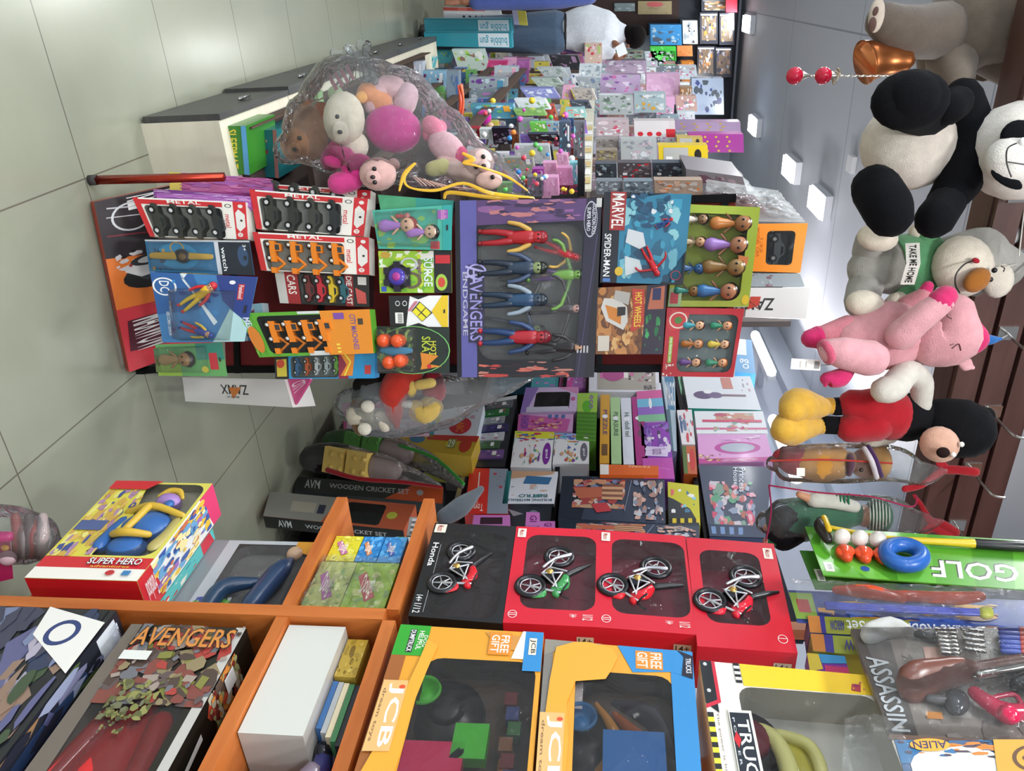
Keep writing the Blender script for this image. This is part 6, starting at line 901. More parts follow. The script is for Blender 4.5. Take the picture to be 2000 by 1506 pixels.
LT = [  # label, kind, x0, x1, y0, y1, skew, colour, palette
    ('tall green edged carton leaning over the teal cards', 'craft_box', 882, 944, 96, 138, -14, 'b8c8c0', ['6aa83a', '8a6a5a', 'a8c84a', 'd8dcd8']),
    ('cyan and lime card pack nearest the green edged carton', 'card_pack', 848, 884, 98, 124, 6, '5ab8c0', ['8ad0d0', 'a8c84a', '3a9aa8']),
    ('cyan and pink card pack beside the drawer units', 'card_pack', 826, 850, 112, 138, 6, '6ac0c8', ['d8a0b8', 'e8e8ec', '3a8a98']),
    ('pale blue princess carton standing upright on the drawer unit edge', 'doll_box', 796, 826, 120, 172, 2, 'c8d0dc', ['5a9aa0', 'e0c0d0', '8ab0c8', 'e8e8f0']),
    ('open pale blue carton with a grey lid', 'toy_carton', 826, 870, 138, 186, 4, '8ab4cc', ['b8c4d0', '4a8ac0', '6a2a5a', 'd8dce0']),
    ('grey-blue carton behind the open pale blue one', 'toy_carton', 872, 896, 138, 240, -2, '7a8a98', ['6a7a88', 'b09ab0', '4a6a9a']),
    ('pink card with white logo and bottle picture', 'card_pack', 954, 992, 118, 148, 8, 'c8407a', ['d85a8a', 'e8e0e4', 'c8306a']),
    ('clear box with small doll faces', 'doll_box', 966, 1012, 130, 164, 2, 'b8c0c8', ['c88aa0', 'd8c8b8', '6a7a8a', 'e0a0b8']),
    ('mauve carton against the sloping brown divider', 'toy_carton', 1010, 1034, 118, 162, 2, 'a05a98', ['a868a0', '8a4a88']),
    ('clear plastic box with a purple and pink toy', 'toy_box', 916, 990, 152, 202, 0, '8f9aa0', ['b8c8d0', '6a3a8a', 'c88ac8', 'd8dce0', '4a8aa8']),
    ('white long pack lying across the top of the slope', 'toy_carton', 992, 1052, 92, 110, -10, 'd4dade', ['e8e8ec', 'a8b0b8', 'c85a3a']),
    ('dark pack with an orange ball picture', 'toy_carton', 1016, 1056, 78, 94, -8, '3a4a6a', ['d86a3a', 'e0a080', '2a3a5a', '8a98a8']),
    ('grey white carton topmost of the stack between brown dividers', 'toy_carton', 1048, 1096, 132, 150, -16, 'b4bcbc', ['d0d4d4', '8a9a94']),
    ('grey green carton second in the stack between brown dividers', 'toy_carton', 1036, 1088, 152, 170, -16, 'a8b4ac', ['c8d0c8', '7a8a80']),
    ('violet and white carton in the stack between brown dividers', 'toy_carton', 1016, 1080, 172, 192, -14, '8a90c8', ['a8b0dc', 'e0e4ec']),
    ('green and white lettered carton at the bottom of that stack', 'toy_carton', 1004, 1064, 194, 214, -12, 'dce4e8', ['7ab04a', '8ac05a', 'e4e8ec']),
    ('lime edged flat carton just below the green lettered one', 'toy_carton', 1002, 1060, 214, 226, -8, '8ab868', ['7aa858', 'a8cc88']),
    ('grey carton highest beside the price strip', 'toy_carton', 1124, 1162, 152, 172, -8, '98a0a8', ['b8c0c8', '6a7a98']),
    ('beige grey carton second beside the price strip', 'toy_carton', 1116, 1156, 174, 196, -10, 'a8a098', ['c8c0b4', '7a7a78']),
    ('dark striped pack third beside the price strip', 'toy_carton', 1112, 1150, 198, 212, -6, '4a5058', ['8a9098', '2a3038']),
    ('mint pack with a coral shape fourth beside the price strip', 'toy_carton', 1104, 1142, 212, 230, -4, '9ac8c0', ['e87a6a', 'c8e0d8', 'e8e8e8']),
    ('black netted tray above the grey cartons', 'toy_tray', 1072, 1128, 108, 136, -10, '17171c', ['2a2a30', '3a3a44', '8a6a8a']),
    ('pale pack of tall white bottles', 'toy_pack', 1132, 1176, 126, 152, 2, 'c4ccd0', ['e4e8ec', 'a8b4bc', '8a9aa4']),
    ('pink and purple flower clips tray', 'toy_tray', 1068, 1142, 90, 110, -6, '8a6a9a', ['d87ab0', '5a5ac0', 'e8a8c8', '3a4a8a', 'd8d84a', 'c83a4a']),
    ('upright peach and pink doll packs beside the white shirt', 'doll_pack', 1142, 1176, 84, 126, 0, 'c8b0a0', ['d8a090', 'e8d0b8', 'c83a4a', 'e0c8d0', 'a8c070']),
    ('clear tray of beads in rainbow rows', 'bead_tray', 918, 1002, 204, 232, -8, '5a98b0', ['7ac8a8', 'd85a4a', '8ad0e8', 'e0e0d8', '6ab85a', 'e8a83a']),
    ('red and yellow small truck pack', 'toy_pack', 910, 936, 250, 272, -3, 'b8262c', ['d8c03a', 'c83a34', '7a1a20']),
    ('white oval clamshell pack', 'toy_pack', 936, 960, 252, 272, -2, 'd8dcdc', ['e8ecec', 'b8bcc0']),
    ('black and silver sequin bundle', 'toy_pack', 960, 1004, 250, 282, -4, '1c1a26', ['5a5a6a', 'a8a8b4', '2a2438', '8a6a8a']),
    ('small brown strap pack beside the black and silver bundle', 'toy_pack', 1000, 1012, 262, 290, 0, '6a3a20', ['7a4a2a', '5a2a18']),
    ('bright green bow pack', 'toy_pack', 1034, 1066, 240, 262, -6, '6ac04a', ['8ad85a', 'd8e0a0', '4a9a3a', 'e8e8e0']),
    ('blue, red and white small blocks pack', 'toy_pack', 1066, 1096, 240, 262, -6, '9ab0b8', ['2f7ac0', 'c82a34', 'e8e8e4', 'b8c8c8']),
    ('dark tray edge below the green bow pack', 'toy_tray', 1030, 1090, 262, 276, -8, '2a2026', ['3a2a30', '5a3a40', 'b8c8c8']),
    ('clear white bag with paper label', 'toy_bag', 1004, 1072, 284, 320, -4, 'b8bcbc', ['d8dcdc', '9aa0a4', 'e8e8e8', 'a8b8b0']),
    ('bag of orange, blue and green balls', 'toy_bag', 984, 1040, 308, 334, -4, '9a9a90', ['d88a3a', '3a9ac0', '5aa85a', '8a5ab0', 'd8d8d0']),
    ('tall pack of hair clips with long handles', 'clip_pack', 1092, 1114, 238, 312, 0, '4a5a68', ['d8dce0', '3a90b0', 'c86a8a', '1a2430', 'e8e8ec']),
    ('second tall pack of pink hair clips', 'clip_pack', 1120, 1142, 238, 308, 0, '6a6a70', ['d83a6a', 'e8e0e4', '8ad0d8', '4a4a54']),
    ('pink carton topmost of the pink cube stack', 'pink_box', 1086, 1108, 302, 326, -4, 'd8a0bc', ['e0b0c8', 'c890b0']),
    ('pink carton with white flap in the pink cube stack', 'pink_box', 1060, 1086, 318, 346, -4, 'dc9cbc', ['e4b0cc', 'd088ac']),
    ('pink carton lowest of the pink cube stack', 'pink_box', 1066, 1090, 346, 382, -2, 'd494b8', ['e0a8c8', 'c880a8']),
    ('rose carton next to the pencil packs', 'pink_box', 1088, 1116, 328, 362, -4, 'd88ab4', ['e4a4c8', 'c87aa0']),
    ('teal and white pack by the black edge', 'toy_pack', 1112, 1130, 318, 360, 0, '7ac0c8', ['a8d8dc', 'e8e8ec']),
    ('black rod of the tray at the gondola corner', 'toy_tray', 1128, 1142, 310, 384, 0, '16161a', ['24242a']),
    ('purple flower pack deep in the bin', 'toy_pack', 1040, 1062, 330, 362, 0, 'a03a98', ['c85ab8', '7a2a78', 'd8a8d0']),
    ('grey silver pack near the yellow ribbon', 'toy_pack', 1030, 1060, 346, 384, 0, '6a6470', ['8a8490', 'c83a7a', '4a4450']),
]
for i, (lb, kd, x0, x1, y0, y1, sk, c, pl_) in enumerate(LT):
    lp(kd, lb, 'box' if 'box' in kd or 'carton' in kd else 'toy pack', rq(x0, x1, y0, y1, sk), c, [('sc', 620+i, .04, .05, .96, .95, 11, pl_+[c]), ('r', .1, .75, .5, .9, pl_[-1])], d=.05, xs=.50, fin='gloss' if i % 3 else 'card')
R_ = random.Random(404); FC = ['c8d0d8', 'd88ab8', '6ab0c8', '8a6ab8', 'e0d8c8', 'b0506a', '7ab86a', 'd8c85a', '5a7ab0', 'e8e8ec', 'c85a4a', '9aa0a8', 'e0a8c8', '3a4a5a']
nf = 0
for gx in range(16):
    for gy in range(11):
        y = 64+gy*30+R_.uniform(-8, 8); x = 812+gx*21+R_.uniform(-8, 8)
        xmin = 800+(max(0, 150-y))*.35 if y < 200 else 800+(y-200)*.95
        if x < xmin or x > 1142 or y > 376: continue
        if on(x-16, y, ('Y', .5/math.tan(ang(y)))).z < .3: continue
        w_ = R_.uniform(16, 30); h_ = R_.uniform(18, 36); c = R_.choice(FC); sk = R_.choice((-8, -4, 0, 4)); yy = y+h_/2
        lp(R_.choice(('small_toy_pack', 'small_toy_box')), 'small colourful wrapped toy pack crowding the sloping left bins', 'toy pack', rq(x-w_/2, x+w_/2, y-h_/2, y+h_/2, sk), c, [('sc', 900+nf, .05, .05, .95, .95, 7, R_.sample(FC, 4))], d=.035, xs=.545+R_.uniform(0, .02), grp='small packs in the left bins', fin='gloss'); nf += 1
# round and odd shaped small toys lying in the bins
def sph(kind, lab, x, y, r, c, xs=.5, kd='plush', grp=None, k=1.0):
    Y = xs/math.tan(ang(y)); p = on(x, y, ('Y', Y)); z = (p-CAM).dot(FW); R_ = r*z/FPX; m = MB(); m.ell(p, (UP*R_, RT*R_*k, FW*R_), (c, kd), 16, 10); return tag(m.build(kind, None, p), lab, 'toy', grp)
sph('pompom', 'magenta fluffy pompom among the small toys', 945, 230, 15, 'c8209a')
sph('toy_ball', 'small beige ball beside the magenta pompom', 958, 246, 7, 'c8a080', kd='plastic')
R_ = random.Random(12)
for k in range(40):
    y = R_.uniform(196, 380); x = R_.uniform(max(905, 800+(y-200)*1.0), 1120)
    if on(x, y, ('Y', .47/math.tan(ang(y)))).z > .3: sph('small_trinket', 'tiny round coloured trinket in the crowded left bins', x, y, R_.uniform(3, 6.5), R_.choice(['d84a5a', '5ab85a', 'e8c83a', '3a8ad0', 'e8e8e8', 'c85ab0', 'e88a3a']), .47, 'gloss', 'tiny trinkets in the left bins')
m = MB(); q = [on(x, y, ('Y', .44/math.tan(ang(200)))) for x, y in ((895, 168), (900, 200), (894, 240))]; m.limb(q, [.004, .008, .005], ('e2553a', 'plastic'), 8, 1, 3); m.limb([p+V((0, 0, .012)) for p in q], [.008, .004, .009], ('ea6a44', 'plastic'), 8, 1, 3); tag(m.build('toy_scissors', None, q[1]), 'orange toy scissors hanging at the bin edge', 'toy')
UTt = [  # upper shelf: clear packs
    ('clear pack with lilac print, first above the price strip', 1164, 1228, 234, 266, 'b8a8ac', ['c85a70', 'd8c8cc', 'a08088', 'e0e0e4'], .66),
    ('red and white tin style pack', 1238, 1318, 236, 268, 'd8d0d0', ['c8202c', 'e8e4e4', '8a5a60'], .7),
    ('grey brown cushion like clear pack', 1164, 1208, 272, 292, '8a8480', ['a8a09c', '6a6460'], .62),
    ('yellow brown crackly pack', 1164, 1206, 294, 318, '8a8070', ['b0a060', '5a5048', 'a8a4a0'], .62),
    ('pale grey tall bag pack with white edge', 1212, 1282, 272, 316, 'a8acac', ['c8ccd0', '8a9098', 'b8a8b0'], .64),
    ('yellow framed game carton with grey screen', 1286, 1382, 284, 320, 'd0b42c', ['d8c040', 'c8a820'], .66),
    ('olive and beige carton behind the yellow framed game', 1322, 1372, 268, 284, 'b8a050', ['c8b878', '8a7a3a', 'a86a8a'], .72),
    ('dark game carton with a small price sticker', 1162, 1204, 320, 350, '3a4248', ['4a5a60', '8a98a0', '242a30'], .62),
    ('black and red framed game carton', 1206, 1272, 318, 350, '4a4448', ['c8202c', '6a6064', 'a8a8a8'], .62),
    ('dark grey game carton with white sticker', 1274, 1334, 318, 350, '39444c', ['4a5a64', '8a9aa4', '2a3238'], .62),
    ('silvery clear wrapped carton by the rack top left', 1164, 1216, 354, 380, '6a7278', ['8a9298', 'b0b8bc', '4a5258'], .6),
    ('clear wrapped slate carton above the spider picture carton', 1218, 1274, 354, 382, '6c7a82', ['8a9aa2', 'b8c4c8', '4a565e'], .6),
    ('brown and orange carton above the blue spider picture', 1278, 1372, 352, 382, 'a08a78', ['c8a890', 'd8722a', 'b8b0a8', '8a7464'], .6),
    ('white edged clear pack with green toy', 1170, 1236, 186, 224, 'b8c0c0', ['d8dcdc', '8aa890', 'c8ccd0', '6a7a70'], .66),
    ('pale aqua pack with orange spot', 1238, 1300, 182, 220, 'a8bcc0', ['c8dce0', 'e0a83a', '8a9aa8', 'e8e8e8'], .68),
    ('lilac pack with magenta figures', 1172, 1250, 146, 182, 'b8a0c0', ['d8c8dc', '8a5aa0', 'c86aa0', 'a8a8b0'], .66),
    ('large pale pink pack', 1262, 1328, 144, 204, 'd4aac8', ['e0bcd8', 'c89cc0', 'dcb4d0'], .74),
    ('violet small dolls pack row', 1184, 1262, 118, 144, 'a898ac', ['8a7a90', 'c8b0cc', 'd8d8dc'], .66),
    ('green topped clear pack near the kneeling head', 1198, 1256, 98, 116, '8a9a88', ['c8ccd0', 'a8303a', '6a8a5a', '3a3a40'], .66),
    ('bright green window carton', 1270, 1320, 90, 119, '4ac84a', ['5ad85a', '8ae08a', '3ab83a'], .9),
    ('bright blue window carton', 1270, 1331, 48, 88, '2f8ac8', ['3a9ad8', '4a5a6a', 'a8c8d8'], .9),
    ('white carton with black figure pictures', 1333, 1362, 40, 86, 'd0d8dc', ['e8ecf0', '3a3a44', 'a8b0b8'], .95),
    ('small orange carton above the green window carton', 1322, 1352, 89, 110, 'e08a4a', ['e89a5a', 'd07a3a'], .9),
    ('orange robot pack upper', 1331, 1355, 120, 162, 'c87a2a', ['e09a3a', '6a5a50', 'b86a28'], .84),
    ('orange and black robot pack lower', 1328, 1352, 170, 222, '8a6a4a', ['e08a2a', '2a2a30', 'c8c0b8'], .8),
    ('white and blue framed window carton of dark figures', 1351, 1413, 153, 224, 'b8c8e0', ['2a3a7a', '3a4a5a', '2a3a8a', 'a8b8d8'], .95),
    ('long magenta carton with gold spots at the ceiling end', 1345, 1452, 262, 298, '9a2a8a', ['a83a98', 'b8902a', '8a2078'], .74),
    ('lilac and black slanted pack resting on the long magenta carton', 1318, 1446, 238, 262, 'a890b0', ['c8a8cc', '3a2a44', 'e0d8e0', 'a05a9a'], .76),
]
for i, (lb, x0, x1, y0, y1, c, pl_, xs) in enumerate(UTt):
    ar = [('sc', 700+i, .05, .06, .95, .94, 12, pl_)]
    if 'yellow framed' in lb: ar = [('r', .12, .1, .88, .6, 'a8a8a4'), ('e', .5, .8, .3, .07, '1a1a1a')]
    if 'tin style' in lb: ar = [('r', 0, 0, 1, .85, 'd8d4d4'), ('e', .8, .15, .14, .07, 'c8202c'), ('e', .8, .38, .14, .07, 'c8202c'), ('e', .8, .6, .14, .07, 'c8202c'), ('r', .5, .78, 1, 1, 'c8202c')]
    if 'magenta carton' in lb: ar = [('e', .15+.25*(q % 4), .1+.2*(q//4)+(.04 if q % 2 else 0), .06, .025, 'c0a040') for q in range(16)]
    if 'game carton' in lb and 'framed' not in lb or 'framed game' in lb: ar += [('r', .6, .15, .75, .28, 'e0e0dc')]
    lp('toy_pack', lb+' on the gondola top shelf', 'toy pack', rq(x0, x1, y0, y1, -1), c, ar, d=.06, xs=xs, fin='gloss' if i % 2 else 'card')
R_ = random.Random(55); GC = ['b8c0c4', 'c8b0c8', 'a8a0a8', 'd8dce0', '8a9098', 'c898b8', '9ab0b8', 'a88a80', '6a747c']
for gx in range(6):
    for gy in range(9):
        y = 112+gy*31+R_.uniform(-5, 5); x = 1176+gx*32+R_.uniform(-6, 6)
        if x > 1330 and y < 130: continue
        w_ = R_.uniform(26, 40); h_ = R_.uniform(24, 38); c = R_.choice(GC)
        lp('clear_toy_pack', 'clear wrapped toy pack filling the rows behind on the gondola top shelf', 'toy pack', rq(x-w_/2, x+w_/2, y-h_/2, y+h_/2, R_.choice((-3, 0, 2))), c, [('sc', 1100+gx*20+gy, .05, .05, .95, .95, 10, R_.sample(GC, 4)+['e8ecf0', 'c05a7a'])], d=.04, xs=.80, grp='clear packs behind on the top shelf', fin='gloss')
# crinkled film covers on top of the gondola
def crumple(lab, outline, z, seed, bulge=.04, mt=None, kind='film_cover', cat='film'):
    R_ = random.Random(seed); n = 26; F = Face([at(x, y, z) for x, y in outline]); vs = []
    for j in range(n+1):
        for i in range(n+1):
            u, v = i/n, j/n; e = min(1, 5*u, 5*(1-u), 5*v, 5*(1-v)); vs.append(F.pt(u, v)-FW*(bulge*e*math.sin(math.pi*u)*math.sin(math.pi*v)+R_.uniform(-.012, .012)*e)+UP*R_.uniform(-.004, .004))
    m = MB(); m.add(vs, [(j*(n+1)+i, j*(n+1)+i+1, (j+1)*(n+1)+i+1, (j+1)*(n+1)+i) for j in range(n) for i in range(n)], mt or BAG, True)
    return tag(m.build(kind, None, F.pt(.5, 0)), lab, cat)
COVER = film('cover_film', 'eceeee', .3, 1.0, 16, .12)
crumple('crinkled clear cover over packs highest above the dark game cartons', ((1335, 318), (1335, 384), (1492, 392), (1440, 330)), 2.9, 1, mt=COVER)
crumple('crinkled clear cover with dark edge just left of the orange car carton', ((1380, 350), (1378, 432), (1574, 434), (1520, 372)), 2.6, 2, mt=COVER)
crumple('crinkled dark red tinted cover beside the orange car carton', ((1372, 372), (1378, 402), (1500, 412), (1470, 380)), 2.5, 3, mt=film('dark_cover', 'b8a0a8', .12, 1.0, 20, .1))
pack('packing_carton', 'dark carton under the crinkled covers above the gondola', 'box', ((1340, 330), (1340, 400), (1470, 410), (1450, 345)), ('Y', 2.75), .25, '6a6468', [('sc', 760, .1, .1, .9, .9, 12, ['8a7a80', '5a3a44', '9aa0a4', '4a4a50'])])
# ---- far wall display
t = thing('dark_wall_cabinet', 'dark cabinet high on the far wall with rows of figure packs', 'cabinet', (.8, 9.45, 1.0))
m = MB(); m.box((.0, 9.3, 2.30), (1.75, 9.598, 2.93), ('1c1f28', 'matte')); m.build('upper_cabinet', t)
m = MB(); m.box((-.3, 9.3, .0), (.55, 9.598, 2.30), ('2f1c18', 'matte')); m.build('lower_cabinet', t)
for i, (x0, x1, y0, y1, lb) in enumerate(((1367, 1402, 24, 86, 'left lower'), (1405, 1434, 25, 88, 'left upper'), (1362, 1396, 90, 150, 'right lower'), (1397, 1429, 92, 151, 'right upper'), (1370, 1430, 0, 22, 'cut off top'))):
    pack('figure_pack', f'dark clear fronted figure pack, {lb} one on the far dark cabinet', 'toy pack', rq(x0, x1, y0, y1), ('Y', 9.22), .07, '3a3c44', [('r', .12, .1, .88, .9, '6a5a4a'), ('sc', 770+i, .1, .1, .9, .9, 14, ['c87a2a', 'd8a070', '8a8a90', 'e0d8d0', '3a3a44'] if i != 3 else ['4a4a60', '8a6a5a', '9a9aa8', '2a2a38']), ('r', .05, .05, .1, .95, 'd8dce0')], kind='gloss')
pack('red_pack', 'red pack at the far end of the dark cabinet', 'toy pack', rq(1418, 1440, 0, 24), ('Y', 9.1), .07, 'b01c34')
pack('notice_board', 'yellow-brown framed picture on the dark lower cabinet', 'picture', rq(1246, 1312, 2, 28), ('Y', 9.28), .02, '8a7a50', [('e', .25, .5, .2, .25, 'a83a3a'), ('sc', 781, .4, .1, .95, .9, 8, ['9a8a60', '7a6a44'])])
pack('notice_board', 'small grey picture lower on the dark cabinet', 'picture', rq(1200, 1240, 6, 22), ('Y', 9.28), .02, '6a7a7c', [('sc', 782, 0, 0, 1, 1, 8, ['8a9a9a', '4a5a5a'])])
# ============================================================ SOFT TOYS, built at their own distance from the camera
class PX:
    def __init__(s, z): s.z = z
    def P(s, x, y, dz=0): return at(x, y, s.z-dz)
    def k(s, r): return r*s.z/FPX
    def ell(s, m, x, y, rx, ry, c, ang=0, th=.8, dz=0, kd='plush', n=18, kk=12):
        a = math.radians(ang); ex = UP*math.cos(a)+RT*math.sin(a); ey = RT*math.cos(a)-UP*math.sin(a)
        m.ell(s.P(x, y, dz), (ex*s.k(rx), ey*s.k(ry), FW*s.k(min(rx, ry))*th), (c, kd), n, kk)
    def limb(s, m, pts, rs, c, kd='plush', flat=1, n=14, sub=5, cap=True):
        P3 = [s.P(p[0], p[1], p[2] if len(p) > 2 else 0) for p in pts]; m.limb(P3, [s.k(r) for r in rs], (c, kd) if isinstance(c, str) else c, n, flat, sub, cap)
def part(t, name, fn, lab=None):
    m = MB(); fn(m); host = None
    want = {'muzzle': 'head', 'eye': 'head', 'eye_patch': 'head', 'nose': 'head', 'ear': 'head', 'mouth_stitch': 'head', 'smile': 'head', 'smile_heart': 'head', 'brow': 'head', 'face_patch': 'head', 'horn': 'head', 'hair': 'head', 'eye_lash': 'head', 'hoof': ('arm', 'leg'), 'paw_pad': ('paw_sole',), 'lettered_band': 'shirt', 'hat_tassel': 'hat', 'face': 'head', 'cap': 'head', 'striped_cap': 'head'}.get(name)
    if want:
        for ch in t.children:
            b_ = ch.name.split('.')[0]
            if b_ == want or (isinstance(want, tuple) and b_ in want): host = ch
    o = build_sub(m, name, host) if host is not None else m.build(name, t)
    if lab: o['label'] = lab
    return o
def string(t, a, b, r=.0012): part(t, 'hanging_string', lambda m: m.limb([a, b], [r, r], ('c8c4bc', 'plastic'), 6, 1, 1))
WH, BK = 'e4dccf', '101014'
# ---- panda
g = PX(1.36); t = thing('panda_plush', 'large black and white panda plush hanging sideways from the slatted header', 'plush toy', g.P(1700, 330))
part(t, 'body', lambda m: g.ell(m, 1775, 285, 92, 86, 'ddd0c2', 0, .85))
part(t, 'chest', lambda m: g.limb(m, [(1880, 190, .01), (1898, 270, .03), (1878, 345, .03), (1840, 400, .02)], [36, 40, 42, 32], BK))
part(t, 'leg', lambda m: (g.limb(m, [(1810, 215, .06), (1775, 195, .12)], [50, 52], BK), g.ell(m, 1778, 196, 70, 54, BK, -8, .7, .12)))
part(t, 'leg', lambda m: g.limb(m, [(1710, 368, .06), (1730, 400, .09), (1738, 418, .1)], [44, 44, 42], BK))
part(t, 'arm', lambda m: g.limb(m, [(1868, 200, .08), (1850, 213, .1)], [30, 30], BK))
part(t, 'arm', lambda m: g.limb(m, [(1850, 395, .03), (1826, 428, .06)], [34, 36], BK))
part(t, 'head', lambda m: g.ell(m, 1992, 295, 98, 92, 'ebe4da', 0, .85, .05))
part(t, 'muzzle', lambda m: g.ell(m, 1975, 312, 46, 42, 'efe9e0', 0, .7, .11))
for e in ((1985, 262, 30, 24, -30), (1966, 350, 32, 12, 30)): part(t, 'eye_patch', lambda m, e=e: g.ell(m, e[0], e[1], e[2], e[3], BK, e[4], .5, .115))
part(t, 'eye', lambda m: g.ell(m, 1998, 276, 7, 7, 'e8e8e8', 0, .8, .135, 'gloss'))
part(t, 'mouth_stitch', lambda m: (g.limb(m, [(1985, 280, .145), (1968, 290, .15), (1966, 316, .15), (1975, 345, .145)], [1.3]*4, '2a2624', 'plastic'), g.limb(m, [(1966, 316, .15), (2005, 322, .15)], [1.3]*2, '2a2624', 'plastic')))
string(t, on(1990, 500, ('Y', 1.40)), g.P(2010, 330))
# ---- brown-grey bear, top right corner
g = PX(1.5); FB = '7a6e62'; t = thing('brown_bear_plush', 'grey-brown furry bear plush hanging at the top right corner, one paw sole in view', 'plush toy', g.P(1820, 60))
part(t, 'body', lambda m: g.limb(m, [(1850, 110), (1900, 60, .02), (1990, 40)], [56, 100, 105], FB))
part(t, 'leg', lambda m: g.limb(m, [(1840, 60, .05), (1770, 62, .08), (1728, 42, .1)], [52, 46, 34], '6c6056'))
part(t, 'paw_sole', lambda m: (g.ell(m, 1712, 30, 14, 32, 'c9b8a8', 10, .5, .13)))
part(t, 'paw_pad', lambda m: (g.ell(m, 1704, 48, 7, 14, '5a4038', 10, .5, .145), g.ell(m, 1710, 22, 5, 9, '5a4038', 20, .5, .145)))
part(t, 'leg', lambda m: g.limb(m, [(1860, 110, .03), (1872, 150, .06)], [48, 30], '82766a'))
part(t, 'arm', lambda m: g.limb(m, [(1940, 100, .02), (1990, 130, .04)], [46, 42], '75695e'))
string(t, on(1990, 380, ('Y', 1.40)), g.P(2040, 90))
# ---- copper bell and red beads
g = PX(1.42); t = thing('bell_ornament', 'copper coloured bell on a chain with two shiny red balls dangling', 'ornament', g.P(1700, 130))
part(t, 'bell', lambda m: g.limb(m, [(1688, 122), (1698, 120), (1735, 119), (1770, 119), (1784, 120)], [42, 38, 27, 20, 8], 'c87a48', 'metal', 1, 28, 5, False))
part(t, 'chain', lambda m: [g.limb(m, [(a, 148+(.8 if i % 2 else -.8), .03), (a+7, 148, .03)], [1.9, 1.9], 'b8b0a4', 'chrome', .5, 6, 1) for i, a in enumerate(range(1560, 1812, 7))])
for x in (1552, 1608): part(t, 'red_ball', lambda m, x=x: (g.ell(m, x, 148, 16, 16, 'c01838', 0, 1, .03, 'gloss'), g.limb(m, [(x+15, 148, .03), (x+30, 148, .03)], [9, 1.5], 'b0aca4', 'metal', 1, 12, 1)))
part(t, 'bow', lambda m: g.limb(m, [(1636, 134, .03), (1640, 142, .03), (1628, 164, .03), (1630, 140, .03), (1640, 148, .03)], [2]*5, '9a8a74', 'metal'))
# ---- grey bear with green shirt
g = PX(1.47); GR = 'a8a49c'; CR = 'e6d9c6'; t = thing('grey_bear_plush', 'grey bear plush with big cream muzzle and green shirt with a lettered white band', 'plush toy', g.P(1680, 530))
part(t, 'body', lambda m: g.limb(m, [(1700, 525), (1745, 520), (1790, 512)], [44, 56, 52], GR, 'plush', .8))
part(t, 'shirt', lambda m: (g.limb(m, [(1748, 520), (1765, 517), (1815, 510, .0), (1838, 508)], [58.5, 59.5, 56, 40], '5d9a68', 'cloth', .84, 22, 5, False)))
def band(m):
    q = [g.P(x, y, .062+.022*(1-abs(y-515)/58)) for x, y in ((1768, 475), (1770, 515), (1758, 556))]; a = [g.P(x, y, .062+.022*(1-abs(y-515)/58)) for x, y in ((1796, 474), (1798, 515), (1786, 556))]
    m.add(q+a, [(0, 1, 4, 3), (1, 2, 5, 4)], ('efe9df', 'cloth'))
    vs, fs = textmesh('TAKE ME HOME')
    F1, F2 = Face([q[0], q[1], a[1], a[0]]), Face([q[1], q[2], a[2], a[1]])
    out = []
    for u, v in vs:
        u = .05+.9*u; v = .25+.5*v; out.append((F1.pt(u*2, v) if u < .5 else F2.pt(u*2-1, v))-FW*.0012)
    m.add(out, fs, ('3a3632', 'cloth'))
part(t, 'lettered_band', band)
for x, y, rx, ry, an in ((1714, 464, 38, 26, 10), (1690, 594, 36, 26, 14)): part(t, 'foot', lambda m, a=(x, y, rx, ry, an): g.ell(m, a[0], a[1], a[2], a[3], CR, a[4], .9, .06))
part(t, 'leg', lambda m: g.limb(m, [(1690, 560, .0), (1680, 590, .03)], [34, 30], GR)); part(t, 'leg', lambda m: g.limb(m, [(1700, 490), (1700, 468, .03)], [34, 28], GR))
part(t, 'arm', lambda m: (g.limb(m, [(1805, 550, .0), (1775, 578, .02), (1758, 588, .03)], [26, 24, 18], '5d9a68', 'cloth'), g.limb(m, [(1758, 588, .03), (1748, 592, .035)], [19, 19], CR)))
part(t, 'arm', lambda m: (g.limb(m, [(1812, 478, .0), (1808, 462, .02)], [24, 22], '5d9a68', 'cloth'), g.limb(m, [(1798, 456, .02), (1790, 452, .02)], [16, 15], CR)))
part(t, 'head', lambda m: g.limb(m, [(1872, 512), (1915, 512), (1950, 520)], [58, 68, 48], GR, 'plush', .85, 20))
part(t, 'muzzle', lambda m: g.ell(m, 1880, 520, 56, 58, CR, 0, .7, .055)); part(t, 'face_patch', lambda m: g.ell(m, 1950, 548, 28, 34, 'ddd2c2', 20, .6, .045))
for x, y in ((1974, 455), (1993, 512)): part(t, 'ear', lambda m, x=x, y=y: g.ell(m, x, y, 24, 22, 'b8b8b4', 0, .6))
part(t, 'nose', lambda m: g.ell(m, 1908, 547, 27, 20, 'a8692a', -40, .7, .10)); 
for x, y in ((1942, 528), (1934, 546)): part(t, 'eye', lambda m, x=x, y=y: g.ell(m, x, y, 5, 5, '1a1c20', 0, 1, .098, 'gloss'))
part(t, 'smile', lambda m: g.limb(m, [(1906, 508, .098), (1884, 516, .102), (1868, 535, .102), (1866, 556, .096), (1874, 572, .085)], [1.5]*5, '2a2220', 'plastic'))
part(t, 'smile_heart', lambda m: g.ell(m, 1906, 509, 7, 5, 'a82230', 20, .8, .102)); part(t, 'brow', lambda m: (g.limb(m, [(1956, 520, .09), (1962, 524, .09), (1960, 530, .09)], [1.2]*3, '3a3430', 'plastic')))
string(t, on(1967, 520, ('Y', 1.42)), g.P(2004, 512))
